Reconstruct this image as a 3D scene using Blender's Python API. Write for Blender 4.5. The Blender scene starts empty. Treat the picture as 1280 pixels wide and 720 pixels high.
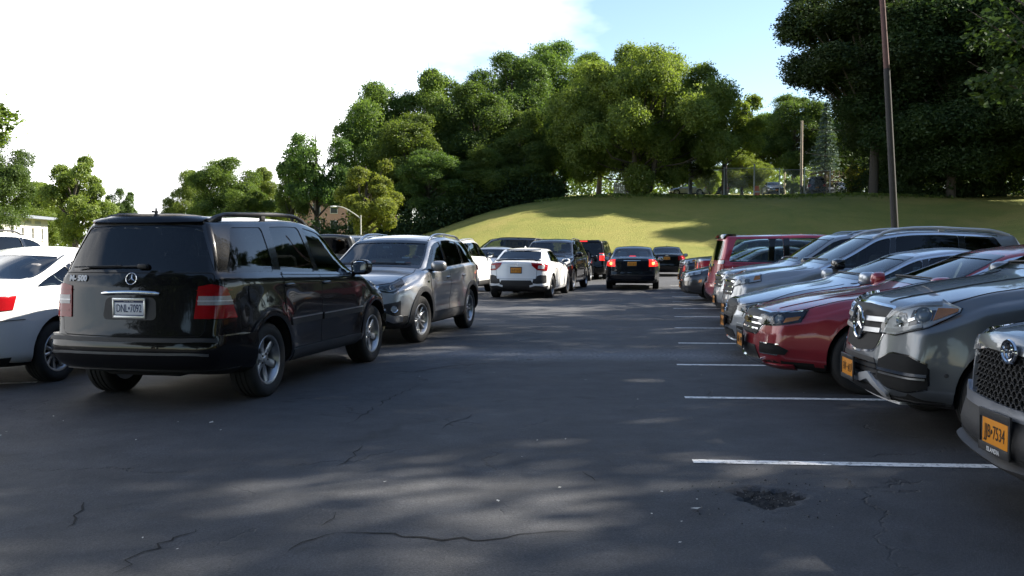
import bpy, bmesh, math, random
import numpy as np
from mathutils import Vector, Matrix
from mathutils.bvhtree import BVHTree
from mathutils.interpolate import poly_3d_calc

R_ = math.radians
scene = bpy.context.scene
COL = scene.collection

# ------------------------------------------------------------------ camera
CAM_H, FPX, HORIZON = 1.46, 1175.0, 308.0
PITCH = math.atan((360.0 - HORIZON) / FPX)
cam_data = bpy.data.cameras.new("camera")
cam = bpy.data.objects.new("camera", cam_data)
COL.objects.link(cam)
cam.location = (0, 0, CAM_H)
cam.rotation_euler = (R_(90) - PITCH, 0, 0)
cam_data.sensor_width = 36.0
cam_data.lens = 36.0 * FPX / 1280.0
cam_data.clip_start = 0.05
cam_data.clip_end = 3000
scene.camera = cam

# ------------------------------------------------------------------ light
SUN_AZ, SUN_EL = 72.0, 36.0            # azimuth from +Y towards +X
scene.view_settings.view_transform = 'Standard'
scene.view_settings.look = 'None'
scene.view_settings.exposure = 2.2
scene.view_settings.gamma = 1.0

world = bpy.data.worlds.new("World")
scene.world = world
world.use_nodes = True
wn, wl = world.node_tree.nodes, world.node_tree.links
wn.clear()
w_out = wn.new('ShaderNodeOutputWorld')
w_bg = wn.new('ShaderNodeBackground')
w_bg.inputs['Strength'].default_value = 0.05
sky = wn.new('ShaderNodeTexSky')
sky.sky_type = 'NISHITA'
sky.sun_disc = False
sky.sun_elevation = R_(SUN_EL)
sky.sun_rotation = R_(SUN_AZ)
sky.altitude = 50
sky.air_density = 1.0
sky.dust_density = 0.35
sky.ozone_density = 1.6
w_tc = wn.new('ShaderNodeTexCoord')
w_map = wn.new('ShaderNodeMapping')
w_map.inputs['Scale'].default_value = (1.0, 1.0, 2.6)
w_noise = wn.new('ShaderNodeTexNoise')
w_noise.inputs['Scale'].default_value = 2.3
w_noise.inputs['Detail'].default_value = 6
w_noise.inputs['Roughness'].default_value = 0.5
w_m1 = wn.new('ShaderNodeVectorMath'); w_m1.operation = 'DOT_PRODUCT'   # the cloud bank stands low in the west and north-west
w_m1.inputs[1].default_value = (-0.62, 0.30, -0.50)
w_m2 = wn.new('ShaderNodeMath'); w_m2.operation = 'ADD'
w_ramp = wn.new('ShaderNodeValToRGB')
w_ramp.color_ramp.elements[0].position = 0.41
w_ramp.color_ramp.elements[1].position = 0.66
w_mix = wn.new('ShaderNodeMix'); w_mix.data_type = 'RGBA'
w_mix.inputs['B'].default_value = (13.0, 13.1, 13.3, 1)
wl.new(w_tc.outputs['Generated'], w_map.inputs['Vector'])
wl.new(w_map.outputs['Vector'], w_noise.inputs['Vector'])
wl.new(w_tc.outputs['Generated'], w_m1.inputs[0])
w_m0 = wn.new('ShaderNodeMath'); w_m0.operation = 'ADD'; w_m0.inputs[1].default_value = -0.27
wl.new(w_m1.outputs['Value'], w_m0.inputs[0])
wl.new(w_m0.outputs[0], w_m2.inputs[0])
wl.new(w_noise.outputs['Fac'], w_m2.inputs[1])
wl.new(w_m2.outputs[0], w_ramp.inputs['Fac'])
wl.new(w_ramp.outputs['Color'], w_mix.inputs['Factor'])
wl.new(sky.outputs['Color'], w_mix.inputs['A'])
wl.new(w_mix.outputs['Result'], w_bg.inputs['Color'])
wl.new(w_bg.outputs['Background'], w_out.inputs['Surface'])

sun_data = bpy.data.lights.new("sun", 'SUN')
sun_data.energy = 3.8
sun_data.angle = R_(0.53)
sun_data.color = (1.0, 0.92, 0.80)
sun = bpy.data.objects.new("sun", sun_data)
COL.objects.link(sun)
SUN_DIR = Vector((math.sin(R_(SUN_AZ)) * math.cos(R_(SUN_EL)), math.cos(R_(SUN_AZ)) * math.cos(R_(SUN_EL)), math.sin(R_(SUN_EL))))
sun.rotation_euler = SUN_DIR.to_track_quat('Z', 'Y').to_euler()
sun.location = SUN_DIR * 200
try:
    scene.cycles.max_bounces = 10; scene.cycles.diffuse_bounces = 6
    scene.cycles.transparent_max_bounces = 12
    scene.cycles.caustics_reflective = False
    scene.cycles.caustics_refractive = False
    scene.cycles.sample_clamp_indirect = 4.0
except Exception:
    pass

def G(u, v, z=0.0):
    """ground point (height z) seen at photograph pixel (u, v) - used to measure where things stand"""
    a = (u - 640) / FPX; b = -(v - 360) / FPX
    c, s = math.cos(PITCH), math.sin(PITCH)
    d = Vector((a, c + b * s, -s + b * c))
    t = (z - CAM_H) / d.z
    return Vector((d.x * t, d.y * t, z))

# ------------------------------------------------------------------ materials
MATS = {}
def mat(name, col=(0.5, 0.5, 0.5), rough=0.5, metal=0.0, coat=0.0, spec=0.5, emit=None, var=0.0, vscale=8.0, bump=0.0, bscale=60.0, rvar=0.0):
    if name in MATS: return MATS[name]
    m = bpy.data.materials.new(name); m.use_nodes = True
    nt = m.node_tree; b = nt.nodes['Principled BSDF']
    b.inputs['Base Color'].default_value = (*col, 1)
    b.inputs['Roughness'].default_value = rough
    b.inputs['Metallic'].default_value = metal
    b.inputs['Coat Weight'].default_value = coat
    b.inputs['Coat Roughness'].default_value = 0.04
    b.inputs['Specular IOR Level'].default_value = spec
    if emit:
        b.inputs['Emission Color'].default_value = (*emit[:3], 1); b.inputs['Emission Strength'].default_value = emit[3]
    tc = nt.nodes.new('ShaderNodeTexCoord')
    if var > 0 or rvar > 0:
        n = nt.nodes.new('ShaderNodeTexNoise'); n.inputs['Scale'].default_value = vscale; n.inputs['Detail'].default_value = 6
        n.inputs['Roughness'].default_value = 0.65
        nt.links.new(tc.outputs['Object'], n.inputs['Vector'])
        if var > 0:
            mx = nt.nodes.new('ShaderNodeMix'); mx.data_type = 'RGBA'
            mx.inputs['A'].default_value = (*[c * (1 - var) for c in col], 1)
            mx.inputs['B'].default_value = (*[min(1, c * (1 + var)) for c in col], 1)
            nt.links.new(n.outputs['Fac'], mx.inputs['Factor']); nt.links.new(mx.outputs['Result'], b.inputs['Base Color'])
        if rvar > 0:
            mr = nt.nodes.new('ShaderNodeMapRange')
            mr.inputs[1].default_value = 0.3; mr.inputs[2].default_value = 0.7
            mr.inputs[3].default_value = max(0, rough - rvar); mr.inputs[4].default_value = rough + rvar
            nt.links.new(n.outputs['Fac'], mr.inputs[0]); nt.links.new(mr.outputs[0], b.inputs['Roughness'])
    if bump > 0:
        n2 = nt.nodes.new('ShaderNodeTexNoise'); n2.inputs['Scale'].default_value = bscale; n2.inputs['Detail'].default_value = 4
        nt.links.new(tc.outputs['Object'], n2.inputs['Vector'])
        bp = nt.nodes.new('ShaderNodeBump'); bp.inputs['Strength'].default_value = bump; bp.inputs['Distance'].default_value = 0.01
        nt.links.new(n2.outputs['Fac'], bp.inputs['Height']); nt.links.new(bp.outputs['Normal'], b.inputs['Normal'])
    MATS[name] = m
    return m

def paint(name, col, metal=0.0, rough=0.32, dust=0.10, spec=0.5, coat=1.0):
    """car paint: base coat with clear coat and a thin uneven film of road dust"""
    if name in MATS: return MATS[name]
    m = bpy.data.materials.new(name); m.use_nodes = True
    nt = m.node_tree; b = nt.nodes['Principled BSDF']
    tc = nt.nodes.new('ShaderNodeTexCoord')
    n = nt.nodes.new('ShaderNodeTexNoise'); n.inputs['Scale'].default_value = 5.0; n.inputs['Detail'].default_value = 9; n.inputs['Roughness'].default_value = 0.7
    nt.links.new(tc.outputs['Object'], n.inputs['Vector'])
    sep = nt.nodes.new('ShaderNodeSeparateXYZ'); nt.links.new(tc.outputs['Object'], sep.inputs[0])
    mr = nt.nodes.new('ShaderNodeMapRange')                       # road film sits on the lowest panels
    mr.inputs[1].default_value = 0.75; mr.inputs[2].default_value = 0.2; mr.inputs[3].default_value = 0.35; mr.inputs[4].default_value = 1.6
    nt.links.new(sep.outputs['Z'], mr.inputs[0])
    mu = nt.nodes.new('ShaderNodeMath'); mu.operation = 'MULTIPLY'
    nt.links.new(n.outputs['Fac'], mu.inputs[0]); nt.links.new(mr.outputs[0], mu.inputs[1])
    mu2 = nt.nodes.new('ShaderNodeMath'); mu2.operation = 'MULTIPLY'; mu2.inputs[1].default_value = dust; mu2.use_clamp = True
    nt.links.new(mu.outputs[0], mu2.inputs[0])
    mx = nt.nodes.new('ShaderNodeMix'); mx.data_type = 'RGBA'
    mx.inputs['A'].default_value = (*col, 1); mx.inputs['B'].default_value = (0.22, 0.20, 0.18, 1)
    nt.links.new(mu2.outputs[0], mx.inputs['Factor']); nt.links.new(mx.outputs['Result'], b.inputs['Base Color'])
    b.inputs['Metallic'].default_value = metal
    b.inputs['Roughness'].default_value = rough
    b.inputs['Coat Weight'].default_value = coat
    b.inputs['Specular IOR Level'].default_value = spec
    cr = nt.nodes.new('ShaderNodeMath'); cr.operation = 'MULTIPLY_ADD'; cr.inputs[1].default_value = 0.35; cr.inputs[2].default_value = 0.03
    nt.links.new(mu2.outputs[0], cr.inputs[0]); nt.links.new(cr.outputs[0], b.inputs['Coat Roughness'])
    MATS[name] = m
    return m

def glass(name, tint, refl=1.0):
    if name in MATS: return MATS[name]
    m = bpy.data.materials.new(name); m.use_nodes = True
    nt = m.node_tree; nt.nodes.clear()
    out = nt.nodes.new('ShaderNodeOutputMaterial')
    tr = nt.nodes.new('ShaderNodeBsdfTransparent'); tr.inputs[0].default_value = (*tint, 1)
    gl = nt.nodes.new('ShaderNodeBsdfGlossy'); gl.inputs['Roughness'].default_value = 0.015; gl.inputs[0].default_value = (refl, refl, refl, 1)
    fr = nt.nodes.new('ShaderNodeFresnel'); fr.inputs['IOR'].default_value = 1.5
    mx = nt.nodes.new('ShaderNodeMixShader')
    nt.links.new(fr.outputs[0], mx.inputs[0]); nt.links.new(tr.outputs[0], mx.inputs[1]); nt.links.new(gl.outputs[0], mx.inputs[2])
    nt.links.new(mx.outputs[0], out.inputs[0])
    MATS[name] = m
    return m

M_CLEAR = glass('clear glass', (0.84, 0.90, 0.88))
M_WSHIELD = glass('windscreen glass', (0.66, 0.74, 0.72))
M_PRIV = glass('privacy glass', (0.10, 0.11, 0.12))
M_MIDTINT = glass('tinted glass', (0.36, 0.42, 0.42))
M_LENS = glass('lamp lens', (0.93, 0.95, 0.96))
M_CHROME = mat('chrome', (0.78, 0.79, 0.80), rough=0.08, metal=1.0)
M_SATIN = mat('satin metal', (0.55, 0.56, 0.57), rough=0.3, metal=1.0)
M_ALLOY = mat('alloy', (0.50, 0.51, 0.52), rough=0.33, metal=0.9, var=0.12, vscale=20)
M_ALLOYD = mat('dark alloy', (0.20, 0.205, 0.21), rough=0.35, metal=0.8, var=0.1, vscale=20)
M_BLACKPL = mat('black plastic', (0.018, 0.018, 0.019), rough=0.55, var=0.35, vscale=12, bump=0.15, bscale=250)
M_GREYPL = mat('grey plastic', (0.035, 0.035, 0.037), rough=0.6, var=0.3, vscale=10, bump=0.15, bscale=250)
M_GLOSSBLK = mat('gloss black trim', (0.008, 0.008, 0.009), rough=0.12, coat=0.5)
M_RUBBER = mat('tyre rubber', (0.018, 0.018, 0.018), rough=0.82, var=0.4, vscale=14, bump=0.3, bscale=90)
M_WELL = mat('wheel well', (0.010, 0.010, 0.010), rough=0.95)
M_SEAM = mat('panel gap', (0.004, 0.004, 0.004), rough=0.9)
M_INT = mat('cabin trim', (0.065, 0.064, 0.064), rough=0.85, var=0.2)
M_SEATD = mat('dark seat cloth', (0.035, 0.035, 0.038), rough=0.95, var=0.25, vscale=30, bump=0.2)
M_SEATG = mat('grey seat cloth', (0.20, 0.20, 0.21), rough=0.95, var=0.25, vscale=30, bump=0.2)
M_RED = mat('red lamp plastic', (0.30, 0.006, 0.010), rough=0.12, coat=0.4, spec=0.2, var=0.25, vscale=60)
M_REDLIT = mat('lit red lamp', (0.5, 0.01, 0.01), rough=0.2, coat=1.0, emit=(1.0, 0.035, 0.02, 0.28))
M_REDHOT = mat('lit brake bulb', (0.8, 0.1, 0.02), rough=0.2, emit=(1.0, 0.25, 0.06, 1.6))
M_REDTHIRD = mat('lit high brake lamp', (0.6, 0.02, 0.02), rough=0.2, emit=(1.0, 0.03, 0.03, 0.3))
M_WHITEL = mat('white lamp plastic', (0.50, 0.50, 0.50), rough=0.15, coat=1.0, var=0.3, vscale=50)
M_AMBER = mat('amber lamp plastic', (0.90, 0.28, 0.025), rough=0.18, coat=0.3, var=0.2, vscale=50)
M_REFL = mat('lamp reflector', (0.80, 0.82, 0.84), rough=0.22, metal=0.25, var=0.3, vscale=18)
M_LAMPIN = mat('lamp housing', (0.10, 0.10, 0.105), rough=0.3, metal=0.4, var=0.4, vscale=20)
M_LAMPDK = mat('dark lamp housing', (0.030, 0.030, 0.033), rough=0.25, metal=0.3, var=0.4, vscale=20)
M_PLATEY = mat('gold plate', (0.66, 0.25, 0.018), rough=0.4, var=0.06, vscale=30)
M_PLATEW = mat('white plate', (0.84, 0.85, 0.88), rough=0.4, var=0.05, vscale=30)
M_PLATEB = mat('navy plate print', (0.02, 0.035, 0.12), rough=0.5)
M_PLATEK = mat('black plate print', (0.015, 0.012, 0.012), rough=0.5)
M_WHITEP = mat('white print', (0.75, 0.75, 0.75), rough=0.4)
M_MIRGL = mat('mirror glass', (0.82, 0.84, 0.85), rough=0.02, metal=1.0)
M_CLEARL = mat('clear lamp plastic', (0.30, 0.28, 0.28), rough=0.15, coat=0.4, var=0.35, vscale=50)
M_GRILLE = mat('grille black', (0.008, 0.008, 0.008), rough=0.55, spec=0.25)
M_VENT = mat('dark vent mesh', (0.006, 0.006, 0.006), rough=0.9)
M_RAIL = mat('silver rail paint', (0.55, 0.56, 0.58), rough=0.35, metal=0.3, coat=0.3)
M_DISC = mat('brake disc', (0.10, 0.09, 0.085), rough=0.5, metal=0.7)

P_BLACK = paint('black paint', (0.004, 0.004, 0.005), 0.0, 0.25, 0.014, 0.1, 0.75)
P_BLACK2 = paint('blue black paint', (0.005, 0.007, 0.012), 0.0, 0.25, 0.02, 0.1, 0.8)
P_SILV = paint('grey silver paint', (0.37, 0.362, 0.352), 0.65, 0.36, 0.10)
P_WHITE = paint('white paint', (0.80, 0.81, 0.81), 0.0, 0.3, 0.05)
P_RED = paint('deep red paint', (0.26, 0.012, 0.022), 0.2, 0.3, 0.05)
P_BURG = paint('burgundy paint', (0.38, 0.016, 0.042), 0.2, 0.3, 0.06)
P_GRAPH = paint('graphite paint', (0.13, 0.145, 0.16), 0.6, 0.34, 0.09)
P_GUN = paint('gunmetal paint', (0.115, 0.122, 0.135), 0.65, 0.34, 0.09)
P_MID = paint('mid silver paint', (0.30, 0.315, 0.335), 0.6, 0.34, 0.08)
P_ICE = paint('ice silver paint', (0.40, 0.43, 0.47), 0.65, 0.34, 0.07)
P_STEEL = paint('steel silver paint', (0.34, 0.355, 0.38), 0.7, 0.34, 0.07)
P_DGREY = paint('dark grey paint', (0.045, 0.047, 0.05), 0.5, 0.32, 0.07)
P_NAVY = paint('navy paint', (0.010, 0.014, 0.030), 0.2, 0.3, 0.05)

# ------------------------------------------------------------------ object helpers
def link(o):
    COL.objects.link(o); return o
def tag(o, label=None, cat=None, group=None, kind=None):
    if label: o['label'] = label
    if cat: o['category'] = cat
    if group: o['group'] = group
    if kind: o['kind'] = kind
    return o
def empty(name, loc=(0, 0, 0), rz=0.0):
    o = bpy.data.objects.new(name, None); o.empty_display_size = 0.3
    o.location = loc; o.rotation_euler = (0, 0, rz)
    return link(o)
def mesh_obj(name, verts, faces, mats, parent=None, smooth=False, idx=None, sharp=None):
    me = bpy.data.meshes.new(name)
    me.from_pydata([tuple(v) for v in verts], [], [tuple(f) for f in faces])
    for m in (mats if isinstance(mats, (list, tuple)) else [mats]): me.materials.append(m)
    if idx is not None: me.polygons.foreach_set('material_index', list(idx))
    if smooth:
        me.polygons.foreach_set('use_smooth', [True] * len(me.polygons))
        if sharp: me.set_sharp_from_angle(angle=R_(sharp))
    o = bpy.data.objects.new(name, me); link(o)
    if parent: o.parent = parent
    return o
class MB:
    """collects simple shapes for ONE mesh object"""
    def __init__(s): s.v, s.f, s.i = [], [], []
    def add(s, vs, fs, mi=0):
        n = len(s.v); s.v += [tuple(v) for v in vs]
        s.f += [tuple(k + n for k in f) for f in fs]; s.i += [mi] * len(fs)
    def box(s, c, d, mi=0, rot=None, bev=0.0):
        x, y, z = d[0] / 2, d[1] / 2, d[2] / 2
        if bev <= 0:
            vs = [(-x, -y, -z), (x, -y, -z), (x, y, -z), (-x, y, -z), (-x, -y, z), (x, -y, z), (x, y, z), (-x, y, z)]
            fs = [(0, 3, 2, 1), (4, 5, 6, 7), (0, 1, 5, 4), (1, 2, 6, 5), (2, 3, 7, 6), (3, 0, 4, 7)]
        else:
            bm = bmesh.new(); bmesh.ops.create_cube(bm, size=1)
            for v in bm.verts: v.co = Vector((v.co.x * 2 * x, v.co.y * 2 * y, v.co.z * 2 * z))
            bmesh.ops.bevel(bm, geom=bm.edges[:], offset=min(bev, x * .95, y * .95, z * .95), segments=3, profile=0.5, affect='EDGES')
            bm.verts.index_update(); vs = [v.co.copy() for v in bm.verts]; fs = [[v.index for v in f.verts] for f in bm.faces]; bm.free()
        c = Vector(c)
        vs = [(rot @ Vector(v) if rot else Vector(v)) + c for v in vs]
        s.add(vs, fs, mi)
    def tube(s, pts, rads, n=8, mi=0, caps=True, flat=1.0):
        pts = [Vector(p) for p in pts]
        if not isinstance(rads, (list, tuple)): rads = [rads] * len(pts)
        vs = []; up = None
        for k, p in enumerate(pts):
            d = (pts[min(k + 1, len(pts) - 1)] - pts[max(k - 1, 0)]).normalized()
            if up is None: up = Vector((0, 0, 1)) if abs(d.z) < 0.9 else Vector((1, 0, 0))
            a = d.cross(up).normalized(); b = a.cross(d).normalized(); up = b
            for j in range(n):
                t = 2 * math.pi * j / n
                vs.append(p + (a * math.cos(t) + b * math.sin(t) * flat) * rads[k])
        fs = []
        for k in range(len(pts) - 1):
            for j in range(n):
                fs.append((k * n + j, k * n + (j + 1) % n, (k + 1) * n + (j + 1) % n, (k + 1) * n + j))
        if caps:
            fs.append(tuple(range(n - 1, -1, -1))); fs.append(tuple((len(pts) - 1) * n + j for j in range(n)))
        s.add(vs, fs, mi)
    def lathe(s, prof, n=32, mi=0, axis='y', c=(0, 0, 0), closed=False):
        vs = []; c = Vector(c)
        for r, h in prof:
            for j in range(n):
                t = 2 * math.pi * j / n
                if axis == 'y': vs.append(c + Vector((r * math.cos(t), h, r * math.sin(t))))
                elif axis == 'z': vs.append(c + Vector((r * math.cos(t), r * math.sin(t), h)))
                else: vs.append(c + Vector((h, r * math.cos(t), r * math.sin(t))))
        fs = []
        for k in range(len(prof) - 1):
            for j in range(n):
                q = (k * n + j, (k + 1) * n + j, (k + 1) * n + (j + 1) % n, k * n + (j + 1) % n)
                fs.append(q if axis == 'y' else q[::-1])
        s.add(vs, fs, mi)
    def ell(s, c, r, n=14, m=8, mi=0, rot=None, pw=1.0):
        vs, fs = [], []; c = Vector(c)
        def sg(a): return math.copysign(abs(a) ** pw, a)
        for k in range(m + 1):
            ph = -math.pi / 2 + math.pi * k / m
            for j in range(n):
                t = 2 * math.pi * j / n
                v = Vector((r[0] * sg(math.cos(ph)) * sg(math.cos(t)), r[1] * sg(math.cos(ph)) * sg(math.sin(t)), r[2] * sg(math.sin(ph))))
                vs.append((rot @ v if rot else v) + c)
        for k in range(m):
            for j in range(n):
                fs.append((k * n + j, k * n + (j + 1) % n, (k + 1) * n + (j + 1) % n, (k + 1) * n + j))
        s.add(vs, fs, mi)
    def prism(s, poly, a0, a1, axis='y', mi=0):
        """poly: 2D points, extruded along the axis"""
        def P(p, a):
            return {'y': (p[0], a, p[1]), 'x': (a, p[0], p[1]), 'z': (p[0], p[1], a)}[axis]
        n = len(poly)
        vs = [P(p, a0) for p in poly] + [P(p, a1) for p in poly]
        fs = [tuple(range(n)), tuple(range(2 * n - 1, n - 1, -1))]
        fs += [(k, n + k, n + (k + 1) % n, (k + 1) % n) for k in range(n)]
        s.add(vs, fs, mi)
    def build(s, name, mats, parent=None, smooth=None, sharp=38, fix=True):
        o = mesh_obj(name, s.v, s.f, mats, parent, smooth=smooth is not False, idx=s.i, sharp=sharp)
        if fix:
            bm = bmesh.new(); bm.from_mesh(o.data); bmesh.ops.recalc_face_normals(bm, faces=bm.faces); bm.to_mesh(o.data); bm.free()
            if smooth is not False: o.data.set_sharp_from_angle(angle=R_(sharp))
        return o
def clone(o, parent=None):
    c = o.copy(); link(c); c.parent = parent
    for ch in list(o.children): clone(ch, c)
    return c
# ------------------------------------------------------------------ car builder
def prof(knots, sig=0.05):
    k = np.array(sorted(knots), dtype=float)
    xs = np.arange(-3.6, 3.6, 0.01)
    z = np.interp(xs, k[:, 0], k[:, 1])
    if sig > 0:
        r = int(sig * 300); g = np.exp(-0.5 * (np.arange(-r, r + 1) * 0.01 / sig) ** 2); g /= g.sum()
        z = np.convolve(np.pad(z, r, mode='edge'), g, mode='valid')
    return lambda x: np.interp(x, xs, z)
def sstep(t):
    t = np.clip(t, 0, 1); return t * t * (3 - 2 * t)

SLOTS_FOR = lambda p: [p, M_INT, M_GLOSSBLK, M_WELL, M_GREYPL]

class Car:
    def __init__(c, name, label, spec, pt, group=None, cat='car', detail=1):
        c.S, c.pt, c.detail = spec, pt, detail
        c.root = empty(name)
        tag(c.root, label, cat, group)
        S = spec
        c.xr, c.xf = S['xr'], S['xf']; c.hw = S['W'] / 2; c.fa, c.ra, c.R = S['wb'] / 2, -S['wb'] / 2, S['R']
        c.top = prof(S['top'], S.get('topsig', 0.06)); c.belt = prof(S['belt'], 0.08)
        c.wid = prof(S['wid'], 0.08); c.wtop = prof(S['wtop'], S.get('wsig', 0.10)); c.bot = prof(S['bot'], 0.08)
        c.crown = prof(S['crown'], 0.12)
        c.sbF = np.array(sorted(S['sbF'])); c.sbR = np.array(sorted(S['sbR']))
        c.make_body()
    # ---- shape
    def deform(c, x, y, z):
        S = c.S
        wF = sstep((x - (c.xf - S['DF'])) / S['DF'])
        wR = sstep(((c.xr + S['DR']) - x) / S['DR'])
        yy = np.abs(y) / c.hw
        dF = np.interp(z, c.sbF[:, 0], c.sbF[:, 1]) + S['cF'] * yy ** 2.4
        dR = np.interp(z, c.sbR[:, 0], c.sbR[:, 1]) + S['cR'] * yy ** 2.6
        return x - wF * dF + wR * dR
    def ze(c, x):
        return np.maximum(c.top(x) - c.crown(x), c.belt(x) + 0.012)
    def section(c, x):
        """half section (bottom centre -> top centre) at station x"""
        S = c.S
        w, zb, zs, zt, cr = float(c.wid(x)), float(c.bot(x)), float(c.belt(x)), float(c.top(x)), float(c.crown(x))
        ze = max(zt - cr, zs + 0.012); zt = max(zt, ze + 0.004)
        sh = S.get('sh', 0.045)
        wt = min(float(c.wtop(x)), w - sh - 0.004)
        ys, zz = [], []
        for t in np.linspace(0, 1, 5)[:-1]: ys.append(t * (w - 0.14)); zz.append(zb)
        for t in np.linspace(0, 1, 4)[:-1]:
            ys.append(w - 0.14 + 0.115 * math.sin(t * math.pi / 2)); zz.append(zb + 0.10 * (1 - math.cos(t * math.pi / 2)))
        z0, z1 = zb + 0.10, zs - 0.06
        for t in np.linspace(0, 1, 20)[:-1]:
            z = z0 + (z1 - z0) * t
            y = w - 0.025 * (1 - t) ** 2 - 0.018 * t ** 3
            r = [math.hypot(x - a, z - c.R) for a in (c.fa, c.ra)]
            ar = c.R + 0.10
            y += S.get('flare', 0.018) * max(math.exp(-((q - ar) / 0.13) ** 2) for q in r)
            mid = float(sstep(np.array((x - c.ra - 0.45) / 0.3))) * float(sstep(np.array((c.fa - 0.4 - x) / 0.3)))
            for (zc, amp, sg) in S.get('creases', [(0.50, -0.016, 0.13), (0.80, 0.006, 0.035)]):
                y += mid * amp * math.exp(-((z - zc) / sg) ** 2)
            ys.append(y); zz.append(z)
        yA = w - 0.018
        for t in np.linspace(0, 1, 5)[:-1]:
            a = t * math.pi / 2
            ys.append(yA - sh * (1 - math.cos(a))); zz.append(z1 + 0.06 * math.sin(a))
        yB = yA - sh
        for t in np.linspace(0, 1, 13)[:-1]:
            ys.append(yB + (wt - yB) * t + S.get('bow', 0.018) * 4 * t * (1 - t) * min(1, (ze - zs) / 0.3)); zz.append(zs + (ze - zs) * t)
        for t in (1, .965, .92, .86, .78, .68, .57, .45, .33, .21, .1, 0):
            ys.append(wt * t); zz.append(ze + (zt - ze) * (1 - t ** 2.2))
        ys, zz = np.array(ys), np.array(zz)
        for _ in range(2):
            ys[1:-1] = 0.25 * ys[:-2] + 0.5 * ys[1:-1] + 0.25 * ys[2:]
            zz[1:-1] = 0.25 * zz[:-2] + 0.5 * zz[1:-1] + 0.25 * zz[2:]
        ys[0] = ys[-1] = 0
        return ys, zz
    def make_body(c):
        S = c.S
        r = S.get('endr', 0.07)
        st = [(c.xr + d, d) for d in (0, r * .06, r * .2, r * .45, r * .75)]
        n = int((c.xf - c.xr - 2 * r) / (0.065 if c.detail else 0.11))
        st += [(x, 9) for x in np.linspace(c.xr + r, c.xf - r, n)]
        st += [(c.xf - d, d) for d in (r * .75, r * .45, r * .2, r * .06, 0)]
        V, N = [], 0
        loops = []
        for x, d in st:
            ys, zz = c.section(x)
            if d < r:
                ins = r - math.sqrt(max(0, r * r - (r - d) ** 2))
                zm, hh = (zz.min() + zz.max()) / 2, (zz.max() - zz.min()) / 2
                ys = ys * (1 - ins / max(ys.max(), .1)); zz = zm + (zz - zm) * (1 - ins / hh)
            Y = np.concatenate([ys, -ys[-2:0:-1]]); Z = np.concatenate([zz, zz[-2:0:-1]])
            loops.append((np.full(len(Y), x), Y, Z))
        N = len(loops[0][0])
        caps = []
        for x, (X, Y, Z) in ((st[0][0], loops[0]), (st[-1][0], loops[-1])):
            zm = (Z.min() + Z.max()) / 2
            rings = []
            for s in (.93, .85, .74, .6, .44, .26, .1):
                rings.append((np.full(N, x), Y * s, zm + (Z - zm) * s))
            caps.append((rings, (x, 0, zm)))
        verts = np.vstack([np.stack(l, 1) for l in loops])
        faces = []
        for i in range(len(loops) - 1):
            for j in range(N):
                k = (j + 1) % N
                faces.append((i * N + j, (i + 1) * N + j, (i + 1) * N + k, i * N + k))
        base = len(verts)
        allv = [verts]
        for ci, (rings, ctr) in enumerate(caps):
            prev = 0 if ci == 0 else (len(loops) - 1) * N
            for X, Y, Z in rings:
                allv.append(np.stack([X, Y, Z], 1))
                for j in range(N):
                    k = (j + 1) % N
                    q = (prev + j, prev + k, base + k, base + j)
                    faces.append(q if ci == 0 else q[::-1])
                prev = base; base += N
            allv.append(np.array([ctr])); ce = base; base += 1
            for j in range(N):
                k = (j + 1) % N
                q = (prev + j, prev + k, ce)
                faces.append(q if ci == 0 else q[::-1])
        verts = np.vstack(allv)
        verts[:, 0] = c.deform(verts[:, 0], verts[:, 1], verts[:, 2])
        me = bpy.data.meshes.new('body')
        me.from_pydata(verts.tolist(), [], faces)
        bm = bmesh.new(); bm.from_mesh(me); bmesh.ops.recalc_face_normals(bm, faces=bm.faces)
        if bm.calc_volume() < 0: bmesh.ops.reverse_faces(bm, faces=bm.faces)
        bm.to_mesh(me)
        # lookup for everything that lies on the skin
        tri = bm.copy(); bmesh.ops.triangulate(tri, faces=tri.faces)
        tri.normal_update(); tri.verts.ensure_lookup_table(); tri.faces.ensure_lookup_table()
        c.bvh = BVHTree.FromBMesh(tri)
        c.tv = [v.co.copy() for v in tri.verts]; c.tn = [v.normal.copy() for v in tri.verts]
        c.tf = [[v.index for v in f.verts] for f in tri.faces]
        tri.free(); bm.free()
        for m in SLOTS_FOR(c.pt): me.materials.append(m)
        c.body = bpy.data.objects.new('body', me); link(c.body)
        c.holes_side, c.holes_end, c.ncut = [], [], []
    def finish(c):
        """cut the cabin, the window openings and the wheel arches"""
        S = c.S
        def cutter(mb, slot):
            o = mb.build('cutter', SLOTS_FOR(c.pt), None, smooth=False)
            o.data.polygons.foreach_set('material_index', [slot] * len(o.data.polygons))
            m = c.body.modifiers.new('cut', 'BOOLEAN'); m.operation = 'DIFFERENCE'; m.object = o; m.solver = 'MANIFOLD'
            c.ncut.append(o)
        if S.get('cab'):
            x0, x1 = S['cab']; t = 0.045; zf = S.get('cabz', 0.5)
            L = []
            for x in np.linspace(x0, x1, 40):
                w, zs, zt = float(c.wid(x)), float(c.belt(x)), float(c.top(x)); ze = float(c.ze(x)); sh = S.get('sh', .045)
                wt = min(float(c.wtop(x)), w - sh) - t; yB = w - 0.018 - sh - t - .01
                ze = max(ze - t * .8, zf + .06); zt = max(zt - t * 1.1, ze + .01); zsb = min(zs, ze - .03)
                pts = [(0, zf), (yB * .5, zf), (yB, zf), (yB, zf + (zsb - zf) * .5), (yB, zsb)]
                pts += [(yB + (wt - yB) * u, zsb + (ze - zsb) * u) for u in (.2, .4, .6, .8, 1)]
                pts += [(wt * u, ze + (zt - ze) * (1 - u ** 2.2)) for u in (.85, .65, .4, .2, 0)]
                L.append((x, pts))
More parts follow.
